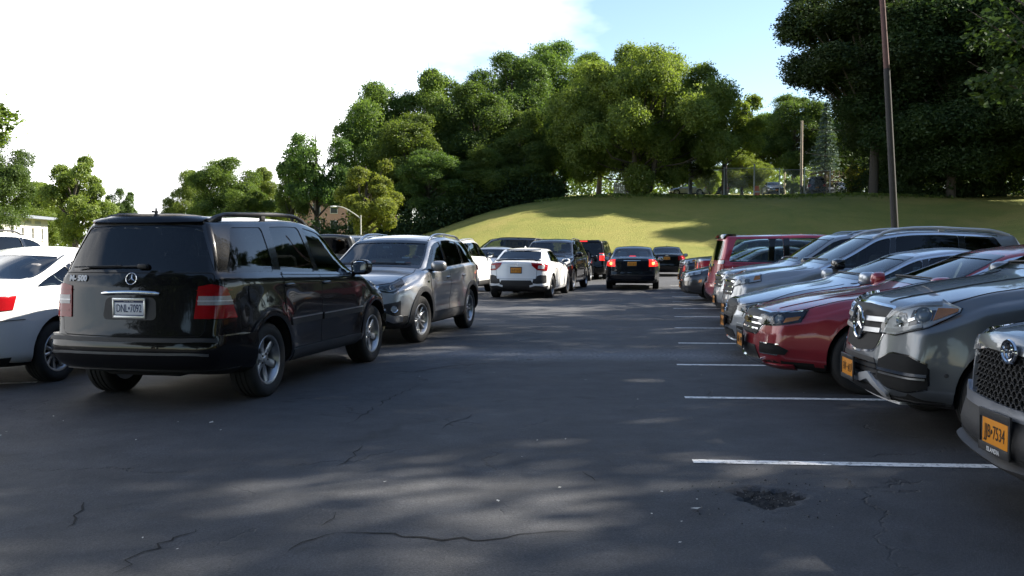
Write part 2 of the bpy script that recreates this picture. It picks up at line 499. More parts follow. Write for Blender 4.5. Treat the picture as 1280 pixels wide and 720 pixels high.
            mb = MB(); n0 = len(L[0][1]); N = 2 * n0 - 2; vs = []
            for x, pts in L:
                P = pts + [(-a, b) for a, b in pts[-2:0:-1]]
                for a, b in P: vs.append((float(c.deform(np.array(x), np.array(a), np.array(b))), a, b))
            fs = [(i * N + j, (i + 1) * N + j, (i + 1) * N + (j + 1) % N, i * N + (j + 1) % N) for i in range(len(L) - 1) for j in range(N)]
            for e in (0, len(L) - 1):
                zm = sum(p[1] for p in L[e][1]) / n0; k = len(vs)
                vs.append((float(c.deform(np.array(L[e][0]), np.array(0.), np.array(zm))), 0, zm))
                fs += [(e * N + j, e * N + (j + 1) % N, k) if e == 0 else (e * N + (j + 1) % N, e * N + j, k) for j in range(N)]
            mb.add(vs, fs); cutter(mb, 1)
            if c.holes_side:
                mb = MB()
                for poly in c.holes_side: mb.prism(poly, -1.4, 1.4, 'y')
                cutter(mb, 2)
            if c.holes_end:
                mb = MB()
                for poly, a, b in c.holes_end: mb.prism(poly, a, b, 'x')
                cutter(mb, 2)
        mb = MB(); ar = c.R + S.get('archgap', 0.055)
        for xa in (c.fa, c.ra):
            for s in (1, -1):
                a0, a1 = (c.hw - 0.34, c.hw + 0.2)
                poly = [(xa + ar * math.cos(q), c.R + 0.01 + ar * math.sin(q)) for q in np.linspace(0, 2 * math.pi, 41)[:-1]]
                mb.prism(poly, s * a0, s * a1, 'y')
        cutter(mb, 3)
        c.pending = True
    def bake(c, dg):
        ev = c.body.evaluated_get(dg)
        me = bpy.data.meshes.new_from_object(ev)
        c.body.modifiers.clear(); c.body.parent = c.root
        old = c.body.data; c.body.data = me; bpy.data.meshes.remove(old); me.name = 'body'
        for o in c.ncut:
            d = o.data; bpy.data.objects.remove(o); bpy.data.meshes.remove(d)
        n = len(me.polygons); nm = np.zeros(n * 3); ce = np.zeros(n * 3); mi = np.zeros(n, dtype=np.int32)
        me.polygons.foreach_get('normal', nm); me.polygons.foreach_get('center', ce); me.polygons.foreach_get('material_index', mi)
        nm = nm.reshape(-1, 3); ce = ce.reshape(-1, 3)
        under = (mi == 0) & (nm[:, 2] < -0.6) & (ce[:, 2] < c.S['gc'] + 0.16)
        mi[under] = 3
        me.polygons.foreach_set('material_index', mi)
        me.polygons.foreach_set('use_smooth', [True] * n)
        me.set_sharp_from_angle(angle=R_(32))
    # ---- things that lie on the skin
    def ray(c, kind, a, b, s):
        if kind == 'side': o, d = Vector((a, s * 3, b)), Vector((0, -s, 0))
        elif kind == 'front': o, d = Vector((5, s * a, b)), Vector((-1, 0, 0))
        elif kind == 'rear': o, d = Vector((-5, s * a, b)), Vector((1, 0, 0))
        elif kind == 'top': o, d = Vector((a, s * b, 5)), Vector((0, 0, -1))
        elif kind == 'wf':
            q = R_(a); e = Vector((math.cos(q), s * math.sin(q), 0)); o, d = Vector((c.xf - 0.9, 0, b)) + e * 4, -e
        elif kind == 'wr':
            q = R_(a); e = Vector((-math.cos(q), s * math.sin(q), 0)); o, d = Vector((c.xr + 0.9, 0, b)) + e * 4, -e
        h, nrm, fi, dist = c.bvh.ray_cast(o, d)
        if h is None: return None
        t = c.tf[fi]; w = poly_3d_calc([c.tv[k] for k in t], h)
        n = sum((c.tn[k] * w[i] for i, k in enumerate(t)), Vector()).normalized()
        return h, n
    def patch(c, name, kind, lower, upper, m, off=.003, depth=.02, n=14, rows=6, rc=0.0, parent=None, side=1, under=None, hole=None, label=None):
        """a thin panel that follows the skin, bounded by two curves; under=(material, width, offset) adds a wider panel below it"""
        parent = parent or c.root
        def res(pts, us):
            p = np.array(pts, float)
            if len(p) == 1: p = np.vstack([p, p])
            L = np.concatenate([[0], np.cumsum(np.hypot(*np.diff(p, axis=0).T))]); L = L / max(L[-1], 1e-6)
            return np.stack([np.interp(us, L, p[:, 0]), np.interp(us, L, p[:, 1])], 1)
        sc = np.array([.0165, 1.0]) if kind in ('wf', 'wr') else np.array([1.0, 1.0])
        def plen(P):
            P = np.array(P, float) * sc
            return float(np.hypot(*np.diff(P, axis=0).T).sum()) if len(P) > 1 else 0.0
        if c.detail and depth > 0 or c.detail and kind in ('wf', 'wr'):
            n = max(n, min(60, int(max(plen(lower), plen(upper)) / .035) + 2))
            a_, b_ = res(lower, np.array([.2, .5, .8])), res(upper, np.array([.2, .5, .8]))
            rows = max(rows, min(28, int(float(np.max(np.hypot(*((b_ - a_) * sc).T))) / .035) + 2))
        us = np.linspace(0, 1, n)
        lo, up = res(lower, us), res(upper, us)
        if rc > 0:
            wlen = 0.5 * (np.hypot(*(lo[-1] - lo[0])) + np.hypot(*(up[-1] - up[0])))
            f = min(.45, rc / max(wlen, 1e-4))
            us = np.concatenate([f * np.array([0, .06, .2, .45, .75]), np.linspace(f, 1 - f, max(3, n - 6)), 1 - f * np.array([.75, .45, .2, .06, 0])])
            lo, up = res(lower, us), res(upper, us)
            for k in range(len(us)):
                d = min(us[k], 1 - us[k]) * wlen
                if d < rc:
                    h = np.hypot(*(up[k] - lo[k])); ins = min(rc - math.sqrt(max(0, rc * rc - (rc - d) ** 2)), .48 * h)
                    v = (up[k] - lo[k]) / max(h, 1e-6); lo[k] += v * ins; up[k] -= v * ins
        nn = len(us)
        verts, nrm, faces, mi = [], [], [], []
        def sheet(lo, up, o, mat_i, dep):
            base = len(verts); ok = []
            ctr = []
            for k in range(nn):
                for r in range(rows):
                    p = lo[k] + (up[k] - lo[k]) * (r / (rows - 1))
                    h = c.ray(kind, p[0], p[1], side)
                    if h is None: verts.append(None); nrm.append(None)
                    else: verts.append(h[0] + h[1] * o); nrm.append(h[1])
            flip = None
            for k in range(nn - 1):
                for r in range(rows - 1):
                    q = [base + k * rows + r, base + (k + 1) * rows + r, base + (k + 1) * rows + r + 1, base + k * rows + r + 1]
                    if any(verts[i] is None for i in q): continue
                    fn = (verts[q[1]] - verts[q[0]]).cross(verts[q[3]] - verts[q[0]]) + (verts[q[3]] - verts[q[2]]).cross(verts[q[1]] - verts[q[2]])
                    if fn.dot(nrm[q[0]]) < 0: q = q[::-1]
                    faces.append(q); mi.append(mat_i)
            if dep > 0:
                loop = [(k, 0) for k in range(nn)] + [(nn - 1, r) for r in range(1, rows)] + [(k, rows - 1) for k in range(nn - 2, -1, -1)] + [(0, r) for r in range(rows - 2, 0, -1)]
                ids = [base + k * rows + r for k, r in loop]; b2 = len(verts)
                for i in ids:
                    if verts[i] is None: verts.append(None); nrm.append(None)
                    else: verts.append(verts[i] - nrm[i] * dep); nrm.append(None)
                t2 = len(verts)
                for i in ids:                                          # rim gets its own copy of the edge
                    verts.append(verts[i]); nrm.append(None)
                m_ = len(ids)
                for i in range(m_):
                    j = (i + 1) % m_
                    q = (t2 + i, b2 + i, b2 + j, t2 + j)
                    if any(verts[k] is None for k in q): continue
                    faces.append(q); mi.append(mat_i)
        mats = [m]
        if under:
            um, uw, uo = under; mats.append(um)
            du = lambda P: (P[min(1, nn - 1)] - P[0])
            lo2, up2 = lo.copy(), up.copy()
            for k in range(nn):
                v = (up[k] - lo[k]) * sc; h = np.hypot(*v)
                if h > 1e-5: v = v / h
                else: v = np.array([0, 1.0])
                lo2[k] -= v * uw / sc; up2[k] += v * uw / sc
            for P, Q in ((lo2, lo), (up2, up)):
                for e, e2 in ((0, 1), (-1, -2)):
                    m0 = 0.5 * (lo[e] + up[e]); m1 = 0.5 * (lo[e2] + up[e2]); d = (m0 - m1) * sc; L = np.hypot(*d)
                    if L > 1e-6: P[e] += d / L * uw / sc
            sheet(lo2, up2, uo, 1, 0.004)
        sheet(lo, up, off, 0, depth)
        good = [i for i, v in enumerate(verts) if v is not None]; remap = {g: k for k, g in enumerate(good)}
        if not faces: return None
        me = bpy.data.meshes.new(name)
        me.from_pydata([verts[g] for g in good], [], [[remap[i] for i in f] for f in faces])
        for q in mats: me.materials.append(q)
        me.polygons.foreach_set('material_index', mi); me.polygons.foreach_set('use_smooth', [True] * len(faces))
        try: me.normals_split_custom_set_from_vertices([(nrm[g] if nrm[g] is not None else Vector((0, 0, 0))) for g in good])
        except Exception: pass
        o = bpy.data.objects.new(name, me); link(o); o.parent = parent
        if label: o['label'] = label
        if hole is not None:
            g = hole
            poly = [tuple(p) for p in lo] + [tuple(p) for p in up[::-1]]
            out = [poly[0]]
            for p in poly[1:]:
                if math.hypot(p[0] - out[-1][0], p[1] - out[-1][1]) > 1e-4: out.append(p)
            if math.hypot(out[0][0] - out[-1][0], out[0][1] - out[-1][1]) < 1e-4: out.pop()
            if g == 'side':
                if side == 1: c.holes_side.append(out)
            else: c.holes_end.append((out, g[0], g[1]))
        return o
    def both(c, *a, **k):
        return [c.patch(*a, **{**k, 'side': s}) for s in (1, -1)]
    def strip(c, name, kind, pts, w, m, off=.004, depth=.01, n=None, side=1, parent=None):
        sc = np.array([.0165, 1.0]) if kind in ('wf', 'wr') else np.array([1.0, 1.0])
        p = np.array(pts, float); d = np.gradient(p * sc, axis=0); d /= np.maximum(np.hypot(d[:, 0], d[:, 1])[:, None], 1e-6)
        q = np.stack([-d[:, 1], d[:, 0]], 1) * (w / 2) / sc
        return c.patch(name, kind, p - q, p + q, m, off, depth, n or max(6, len(p) * 3), 3, 0, parent, side)
    def bothstrip(c, *a, **k):
        return [c.strip(*a, **{**k, 'side': s}) for s in (1, -1)]
    def on(c, kind, a, b, s=1, off=0.0):
        h = c.ray(kind, a, b, s)
        if h is None:
            return Vector((a, s * c.hw, b)), Vector((0, s, 0))
        return h[0] + h[1] * off, h[1]
    # ---- standard pieces
    def wheels(c, style, rim=M_ALLOY, steer=0.0, rimr=None):
        S = c.S
        for xa in (c.fa, c.ra):
            for s in (1, -1):
                w = bpy.data.objects.new('wheel', None); link(w); w.parent = c.root
                w.location = (xa, s * (c.hw - S['tw'] / 2 - 0.012), c.R - 0.004)
                w.rotation_euler = (0, 0, (math.pi if s < 0 else 0) + (steer if xa > 0 else 0))
                ty, ri = wheel_mesh(c.R, S['tw'], rimr or c.R * 0.665, style, rim)
                for nm, me, m_ in (('tyre', ty, None), ('rim', ri, None)):
                    o = bpy.data.objects.new(nm, me); link(o); o.parent = w
                    o.rotation_euler = (0, random.uniform(0, 6.28) if nm == 'rim' else 0, 0)
    def handle(c, x, z, m, parent=None, L=.20):
        for s in (1, -1):
            p, n = c.on('side', x, z, s)
            mb = MB(); mb.ell((0, 0, 0), (L / 2, .022, .019), 16, 8, pw=.7)
            o = mb.build('door_handle', m, parent[0 if s == 1 else 1] if parent else c.root); o.location = p + n * .012
    def mirror(c, x, z, m, sz=(.11, .12, .085), y=None, stalk=M_BLACKPL, cover=None):
        for s in (1, -1):
            p, n = c.on('side', x, z - .03, s)
            yy = (y or abs(p.y) + .14)
            mb = MB(); mb.ell((0, 0, 0), sz, 20, 12, pw=.72)
            for i, v in enumerate(mb.v):                                  # flat glass side to the rear, tapering nose
                if v[0] < -sz[0] * .35: mb.v[i] = (-sz[0] * .35, v[1], v[2])
            o = mb.build('wing_mirror', [m, stalk], c.root, sharp=60); o.location = (x, s * yy, z + .02); o.rotation_euler = (0, 0, s * .18)
            st = MB(); st.tube([(-.0, -s * .02, -sz[2] * .55), (.01, -s * (yy - abs(p.y)) * .6, -sz[2] * .75), (.03, -s * (yy - abs(p.y) + .02), -sz[2] * .7)], [.03, .032, .038], 10, flat=.6)
            st.build('mirror_stalk', stalk, o)
            g = MB(); g.ell((-sz[0] * .36, 0, 0), (.006, sz[1] * .84, sz[2] * .82), 18, 8, pw=.72); g.build('mirror_glass', M_MIRGL, o)
    def rails(c, m, x0, x1, y, h=.05, r=.018, feet=True):
        for s in (1, -1):
            mb = MB(); P = []
            for t in np.linspace(0, 1, 15):
                x = x0 + (x1 - x0) * t
                q, n = c.on('top', x, y, s)
                lift = h * min(1, math.sin(math.pi * min(t, 1 - t) / .30) if min(t, 1 - t) < .15 else 1)
                P.append(q + Vector((0, 0, lift - .004 if 0 < t < 1 else -.01)))
            mb.tube(P, [r * 1.2 if k in (0, 14) else r for k in range(15)], 8)
            if feet:
                q, n = c.on('top', (x0 + x1) / 2, y, s)
                mb.box(q + Vector((0, 0, h * .4)), (.09, .03, h * .9), bev=.01)
            mb.build('roof_rail', m, c.root, sharp=50)
    def seats(c, m, xs=None, zb=None, rear=True):
        z0 = zb or c.S.get('cabz', .5)
        x = xs if xs is not None else c.fa - 1.25
        H = c.S['H']; hr = H - .30 - z0
        def seat(x, y, w):
            mb = MB()
            mb.box((.0, 0, .16), (.50, w, .20), bev=.06)
            rot = Matrix.Rotation(-.22, 3, 'Y')
            mb.box((-.30, 0, .22 + (hr - .35) / 2), (.16, w * .96, hr - .30), bev=.07, rot=rot)
            o = mb.build('seat', m, c.root); o.location = (x, y, z0)
            hb = MB(); hb.box((0, 0, 0), (.10, w * .5, .17), bev=.045)
            hb.tube([(0, .05, -.16), (0, .05, -.05)], .008, 6); hb.tube([(0, -.05, -.16), (0, -.05, -.05)], .008, 6)
            h = hb.build('headrest', m, o); h.location = (-.42, 0, hr + .02)
        for s in (1, -1): seat(x, s * .37, .50)
        if rear:
            for s in (1, -1): seat(x - .88, s * .36, .60)
        wh = MB(); wh.lathe([(.185 + .016 * math.cos(t), .016 * math.sin(t)) for t in np.linspace(0, 2 * math.pi, 9)], 28, axis='x')
        wh.box((0, 0, 0), (.03, .34, .05), bev=.01); wh.box((0, 0, -.08), (.03, .05, .16), bev=.01)
        o = wh.build('steering_wheel', M_BLACKPL, c.root); o.location = (x + .48, .37, z0 + hr * .58); o.rotation_euler = (0, R_(-25), 0)
        d = MB(); d.box((0, 0, 0), (.42, 1.34, .22), bev=.08); o = d.build('dashboard', M_INT, c.root); o.location = (x + .80, 0, z0 + hr * .60 - .08)
        rm = MB(); rm.ell((0, 0, 0), (.02, .12, .035), 12, 8, pw=.7); rm.tube([(0, 0, .02), (.06, 0, .09)], .008, 6)
        o = rm.build('cabin_mirror', M_BLACKPL, c.root)
        xx = c.S['xrf'] + .08; o.location = (xx, 0, float(c.top(xx)) - .16)
    def plate(c, kind, z, bg, fg, text=None, y=0.0, off=.012, frame=M_BLACKPL, top=None, bottom=None, w=.305, h=.155, tilt=None, frame_pad=.012):
        p, n = c.on(kind, y, z, 1)
        fx = 1 if kind == 'front' else -1
        e = empty('licence_plate'); e.parent = c.root
        e.location = p + Vector((fx * off, 0, 0))
        e.rotation_euler = (R_(90) - (tilt if tilt is not None else 0), 0, R_(90) if fx > 0 else R_(-90))
        pl = MB(); pl.box((0, 0, 0), (w, h, .004), bev=.0018); o = pl.build('plate_face', bg, e)
        fr = MB(); a, b = w / 2 + frame_pad, h / 2 + frame_pad
        for (cx, cy, sx, sy) in ((0, h / 2 + frame_pad / 2 - .004, 2 * a, frame_pad + .014), (0, -h / 2 - frame_pad / 2 + .004, 2 * a, frame_pad + .014), (a - .007, 0, .016, 2 * b), (-a + .007, 0, .016, 2 * b)):
            fr.box((cx, cy, .003), (sx, sy, .012), bev=.003)
        fr.build('plate_frame', frame, e)
        bk = MB(); bk.box((0, 0, -.014), (w * .8, h * .7, .026)); bk.build('plate_bracket', M_BLACKPL, e)
        if text: txt('plate_number', text, h * .62, fg, e, (0, -.004, .0036), maxw=w * .82, sy=1.05)
        else:
            mb = MB()
            rk = random.Random(len(CARS) * 7 + (kind == 'rear'))           # worn characters, too small in the photograph to read
            for k in range(7):
                x = -.108 + k * .036
                if k == 3: mb.box((x, -.004, .0035), (.012, .012, .002)); continue
                mb.box((x - .008, -.004, .0035), (.006, .060, .002))
                if rk.random() < .7: mb.box((x + .008, -.004 + rk.choice((0, .014, -.014)), .0035), (.006, rk.choice((.060, .030)), .002))
                for zz in rk.sample((.024, -.004, -.032), 2): mb.box((x, zz, .0035), (.020, .006, .002))
            mb.build('plate_number', fg, e)
        if top: txt('plate_state', top, .022, fg, e, (0, h * .37, .0036), maxw=w * .7)
        if bottom: txt('frame_lettering', bottom, .036, M_WHITEP, e, (0, -h / 2 - frame_pad * .5, .0105), maxw=w * .9)
        return e
    def place(c, loc, rz):
        c.root.location = (loc[0], loc[1], 0); c.root.rotation_euler = (0, 0, rz)
    def place_axle(c, side, fpx=None, rpx=None, head=None):
        """stand the car so that the tyres of one side touch the ground where the photograph shows them"""
        yo = side * (c.hw - c.S['tw'] / 2)
        if fpx and rpx:
            F, B = G(*fpx), G(*rpx); d = (F - B).normalized(); mid = (F + B) / 2
        else:
            h = R_(head); d = Vector((math.cos(h), math.sin(h), 0))
            mid = G(*fpx) - d * c.fa if fpx else G(*rpx) + d * c.fa
        left = Vector((-d.y, d.x, 0)); o = mid - left * yo
        c.place(o, math.atan2(d.y, d.x))

def txt(name, s, size, m, parent, loc, maxw=None, sy=1.0, rot=(0, 0, 0), ext=.0008, bold=0.0):
    cu = bpy.data.curves.new(name, 'FONT'); cu.body = s; cu.size = size; cu.align_x = 'CENTER'; cu.align_y = 'CENTER'; cu.extrude = ext; cu.offset = bold; cu.resolution_u = 3
    ob = bpy.data.objects.new(name, cu); link(ob)
    dg = bpy.context.evaluated_depsgraph_get(); me = bpy.data.meshes.new_from_object(ob.evaluated_get(dg))
    bpy.data.objects.remove(ob); bpy.data.curves.remove(cu)
    me.materials.clear(); me.materials.append(m)
    o = bpy.data.objects.new(name, me); link(o); o.parent = parent; o.location = loc; o.rotation_euler = rot
    xs = [v.co.x for v in me.vertices]; wd = max(xs) - min(xs)
    k = min(1.0, maxw / wd) if maxw and wd > 0 else 1.0
    o.scale = (k, sy, 1)
    return o

WHEELS = {}
def wheel_mesh(R, tw, rr, style, rim):
    key = (round(R, 3), round(tw, 3), round(rr, 3), style, rim.name)
    if key in WHEELS: return WHEELS[key]
    h = tw / 2
    P = [(rr - .004, -h * .80), (rr + .012, -h * .9), (rr + (R - rr) * .35, -h * 1.0), (rr + (R - rr) * .62, -h * 1.0), (R - .022, -h * .93), (R - .006, -h * .80), (R, -h * .66)]
    for g in (-.36, 0, .36):
        P += [(R, h * g - .009), (R - .008, h * g - .006), (R - .008, h * g + .006), (R, h * g + .009)]
    P += [(R, h * .66), (R - .006, h * .80), (R - .022, h * .93), (rr + (R - rr) * .62, h * 1.0), (rr + (R - rr) * .35, h * 1.0), (rr + .012, h * .9), (rr - .004, h * .80)]
    t = MB(); t.lathe(P, 56); ty = t.build('tyre', M_RUBBER, None, sharp=50)
    m = MB()
    m.lathe([(rr - .05, -h * .8), (rr + .004, -h * .82), (rr + .004, -h * .7), (rr - .02, -h * .6), (rr - .03, h * .3), (rr - .012, h * .62), (rr - .004, h * .74), (rr + .008, h * .84), (rr + .003, h * .90), (rr - .012, h * .86), (rr - .022, h * .70)], 48)
    yo = h * .62
    def spoke(a, w0, w1, dy0=-.012, dy1=.0, r0=.045, r1=None, th=.03, skew=0):
        r1 = r1 or rr - .012
        ca, sa = math.cos(a), math.sin(a); n = 5; vs = []
        for k in range(n):
            u = k / (n - 1); r = r0 + (r1 - r0) * u; w = w0 + (w1 - w0) * u; y = yo + dy0 + (dy1 - dy0) * u - .010 * math.sin(u * math.pi); sk = skew * u
            for (e, yy) in ((-w / 2, y - th), (-w / 2, y - .007), (-w / 2 + .010, y), (w / 2 - .010, y), (w / 2, y - .007), (w / 2, y - th)):
                q = e + sk; vs.append((r * ca - q * sa, yy, r * sa + q * ca))
        fs = [(k * 6 + j, k * 6 + (j + 1) % 6, (k + 1) * 6 + (j + 1) % 6, (k + 1) * 6 + j) for k in range(n - 1) for j in range(6)]
        fs += [tuple(range(6)), tuple(range((n - 1) * 6 + 5, (n - 1) * 6 - 1, -1))]
        m.add(vs, fs)
    if style == 'six':
        for k in range(6): spoke(2 * math.pi * k / 6, .062, .088, th=.04)
    elif style == 'five':
        for k in range(5): spoke(2 * math.pi * k / 5, .06, .085)
    elif style == 'twin5':
        for k in range(5):
            for s in (-1, 1): spoke(2 * math.pi * k / 5 + s * .16, .035, .034, skew=s * .012)
    elif style == 'ten':
        for k in range(10): spoke(2 * math.pi * k / 10, .032, .036)
    elif style == 'y5':
        for k in range(5):
            spoke(2 * math.pi * k / 5, .055, .05, r1=rr * .6)
            for s in (-1, 1): spoke(2 * math.pi * k / 5 + s * .10, .03, .034, r0=rr * .45, skew=s * .03)
    elif style == 'cover':
        for k in range(7): spoke(2 * math.pi * k / 7, .05, .12)
    m.lathe([(.0, yo + .004), (.028, yo + .003), (.034, yo - .004), (.072, yo - .012), (.078, yo - .04)], 24)
    for k in range(5):
        a = 2 * math.pi * (k + .5) / 5; m.lathe([(0, yo + .001), (.009, yo), (.010, yo - .012)], 8, mi=1, c=(.055 * math.cos(a), 0, .055 * math.sin(a)))
    m.lathe([(0, -h * .05), (rr * .72, -h * .05), (rr * .72, -h * .15)], 32, mi=1)
    m.lathe([(0, -h * .35), (rr - .01, -h * .35)], 32, mi=2)
    ri = m.build('rim', [rim, M_DISC, M_WELL], None, sharp=35)
    out = (ty.data, ri.data)
    for o in (ty, ri): bpy.data.objects.remove(o)
    WHEELS[key] = out
    return out

# ---- body plans
def suv(wb=2.66, fo=.94, ro=1.0, W=1.845, H=1.66, R=.35, tw=.225, gc=.21, zhf=.93, zhc=1.08, cowl=-.28, xrf=-1.10, bf=1.03, br=1.10, rake=.40, roofr=-.06, **kw):
    fa, ra = wb / 2, -wb / 2; xf, xr = fa + fo, ra - ro; hw = W / 2; xc, xrf = fa + cowl, fa + xrf
    S = dict(wb=wb, W=W, H=H, R=R, tw=tw, gc=gc, xf=xf, xr=xr, xc=xc, xrf=xrf, DF=.75, DR=1.05, cF=.20, cR=.13,
        top=[(xf, zhf - .045), (xf - .10, zhf - .01), (xf - .25, zhf + .015), (xc, zhc), (xrf, H - .07), (xrf - .45, H - .008), (xrf - .9, H), (ra + .2, H - .02), (xr, H + roofr)],
        belt=[(xf, zhf - .17), (fa, zhf - .03), (xc, bf), (ra, br - .01), (xr, br)],
        wid=[(xr, hw - .10), (xr + .3, hw - .02), (xr + .7, hw), (xf - .9, hw), (xf - .4, hw - .03), (xf, hw - .13)],
        wtop=[(xf, hw - .27), (xf - .4, hw - .17), (xc, hw - .12), (xrf, hw - .27), (xrf - .8, hw - .25), (ra, hw - .26), (xr, hw - .30)],
        crown=[(xf, .03), (fa, .04), (xc - .05, .06), ((xc + xrf) / 2, .10), (xrf - .1, .05), (xr, .05)],
        bot=[(xr, gc + .14), (xr + .5, gc + .05), (ra, gc), (fa, gc), (xf - .4, gc + .02), (xf, gc + .06)],
        sbF=[(gc, .16), (gc + .12, .05), (.45, .0), (.62, .01), (zhf - .12, .07), (zhf, .16), (H, .3)],
        sbR=[(gc, .12), (.42, .02), (.55, .0), (.66, .03), (br - .1, .09), (br, .11), (H, rake)],
        cab=(xr + .10, xc + .03), cabz=.55)
    S.update(kw); return S
def sedan(wb=2.8, fo=.92, ro=1.10, W=1.83, H=1.46, R=.33, tw=.215, gc=.18, zhf=.74, zhc=.98, cowl=-.40, xrf=-1.22, xrr=.45, xdk=-.28, zdk=1.06, bf=.93, br=1.00, **kw):
    fa, ra = wb / 2, -wb / 2; xf, xr = fa + fo, ra - ro; hw = W / 2; xc, xrf = fa + cowl, fa + xrf
    xrr, xdk = ra + xrr, ra + xdk
    S = dict(wb=wb, W=W, H=H, R=R, tw=tw, gc=gc, xf=xf, xr=xr, xc=xc, xrf=xrf, xdk=xdk, DF=.8, DR=.5, cF=.24, cR=.16,
        top=[(xf, zhf - .05), (xf - .12, zhf), (xf - .35, zhf + .05), (xc, zhc), (xrf, H - .07), (xrf - .45, H - .008), (xrf - .75, H), (xrr + .2, H - .02), (xrr, H - .06), (xdk, zdk), (xr + .12, zdk - .005), (xr, zdk - .03)],
        belt=[(xf, zhf - .13), (fa, zhf + .05), (xc, bf), (ra, br), (xr, br - .06)],
        wid=[(xr, hw - .14), (xr + .35, hw - .05), (xr + .8, hw), (xf - .95, hw), (xf - .4, hw - .04), (xf, hw - .18)],
        wtop=[(xf, hw - .30), (xf - .4, hw - .18), (xc, hw - .13), (xrf, hw - .30), (xrr + .3, hw - .29), (xrr, hw - .29), (xdk, hw - .20), (xr, hw - .22)],
        crown=[(xf, .03), (fa, .04), (xc - .05, .06), ((xc + xrf) / 2, .10), (xrf - .1, .05), (xrr, .05), ((xrr + xdk) / 2, .09), (xdk - .1, .04), (xr, .04)],
        bot=[(xr, gc + .10), (xr + .5, gc + .03), (ra, gc), (fa, gc), (xf - .4, gc + .01), (xf, gc + .03)],
        sbF=[(gc, .13), (gc + .10, .04), (.42, .0), (.55, .01), (zhf - .06, .07), (zhf + .04, .15), (H, .3)],
        sbR=[(gc, .12), (.36, .02), (.5, .0), (.62, .02), (zdk - .06, .05), (zdk + .02, .06), (H, .06)],
        cab=(xdk + .16, xc + .03), cabz=.45)
    S.update(kw); return S

def windows(c, breaks, tints, frit=True, bz=.02, tz=.05, rc=.04, blackpillar=True, rearlow=None, back=None, trim=None, wsy=None):
    """breaks: per side pane (x rear bottom, x rear top, x front bottom, x front top); the windscreen and the back light come with them"""
    S = c.S
    out = []
    for (xb0, xt0, xb1, xt1), g in zip(breaks, tints):
        lo = [(x, float(c.belt(x)) + bz) for x in np.linspace(xb0, xb1, 12)]
        up = [(x, max(float(c.ze(x)) - tz, float(c.belt(x)) + bz + .012)) for x in np.linspace(xt0, xt1, 12)]
        out.append(c.both('window', 'side', lo, up, g, off=-.006, depth=0, n=14, rows=6, rc=rc, hole='side'))
    if blackpillar:
        for (a, b) in zip(breaks[:-1], breaks[1:]):
            lo = [(a[2] + .002, float(c.belt(a[2])) + bz), (b[0] - .002, float(c.belt(b[0])) + bz)]
            up = [(a[3] + .002, float(c.ze(a[3])) - tz), (b[1] - .002, float(c.ze(b[1])) - tz)]
            c.both('door_pillar', 'side', lo, up, M_GLOSSBLK, off=.003, depth=.012, n=4, rows=6)
    # windscreen
    z0, z1 = float(c.top(S['xc'])) + .045, S['H'] - .115
    yw0 = wsy[0] if wsy else float(c.wtop(S['xc'] - .1)) - .04
    yw1 = wsy[1] if wsy else float(c.wtop(S['xrf'])) - .045
    lo = [(y, z0 - .03 * abs(y / yw0) ** 2) for y in np.linspace(-yw0, yw0, 13)]
    up = [(y, z1 - .02 * abs(y / yw1) ** 2) for y in np.linspace(-yw1, yw1, 13)]
    ws = c.patch('windscreen', 'front', lo, up, M_WSHIELD, off=-.004, depth=0, n=18, rows=9, rc=.05, hole=(S['xrf'] - .30, c.xf + .6))
    fr = []
    for lo_, up_ in (([(y, z0 - .03 * abs(y / yw0) ** 2 - .012) for y in np.linspace(-yw0, yw0, 13)], [(y, z0 - .03 * abs(y / yw0) ** 2 + .035) for y in np.linspace(-yw0, yw0, 13)]),
                     ([(y, z1 - .02 * abs(y / yw1) ** 2 - .030) for y in np.linspace(-yw1, yw1, 13)], [(y, z1 - .02 * abs(y / yw1) ** 2 + .012) for y in np.linspace(-yw1, yw1, 13)])):
        c.patch('windscreen_border', 'front', lo_, up_, M_GLOSSBLK, off=.003, depth=0, n=30, rows=3, parent=ws)
    for s in (1, -1):
        c.strip('windscreen_border', 'front', [(yw0 + (yw1 - yw0) * t, z0 - .03 + (z1 - z0 + .01) * t) for t in np.linspace(0, 1, 8)], .028, M_GLOSSBLK, off=.003, depth=0, n=24, side=s, parent=ws)
    for y0, y1 in ((-.55, .02), (.0, .58)):
        mb = MB()
        P = []
        for t in np.linspace(0, 1, 8):
            y = y0 + (y1 - y0) * t; q, n = c.on('front', y, z0 + .035 - .02 * abs(y / yw0) ** 2, 1)
            if q.x < S['xc'] + .12: P.append(q + n * .014)
        if len(P) > 3: mb.tube(P, .009, 6); mb.build('wiper', M_BLACKPL, c.root)
    if back:
        zb, zt, yb, yt, tint = back
        lo = [(y, zb - .012 * (y / yb) ** 2) for y in np.linspace(-yb, yb, 13)]; up = [(y, zt - .02 * (y / yt) ** 2) for y in np.linspace(-yt, yt, 13)]
        hole = (-4.0, (c.xr + .75 if 'xdk' not in S else S['xdk'] + 1.0))
        c.back = c.patch('rear_window', 'rear', lo, up, tint, off=-.004, depth=0, n=16, rows=8, rc=.05, hole=hole)
        for s in (1, -1):
            c.strip('window_border', 'rear', [(yb + (yt - yb) * t, zb + (zt - zb) * t) for t in np.linspace(0, 1, 8)], .022, M_GLOSSBLK, off=.003, depth=0, n=24, side=s, parent=c.back)
    return out
def arc(xa, R, z0, a0, a1, n=10):
    return [(xa + R * math.cos(R_(a)), z0 + R * math.sin(R_(a))) for a in np.linspace(a0, a1, n)]
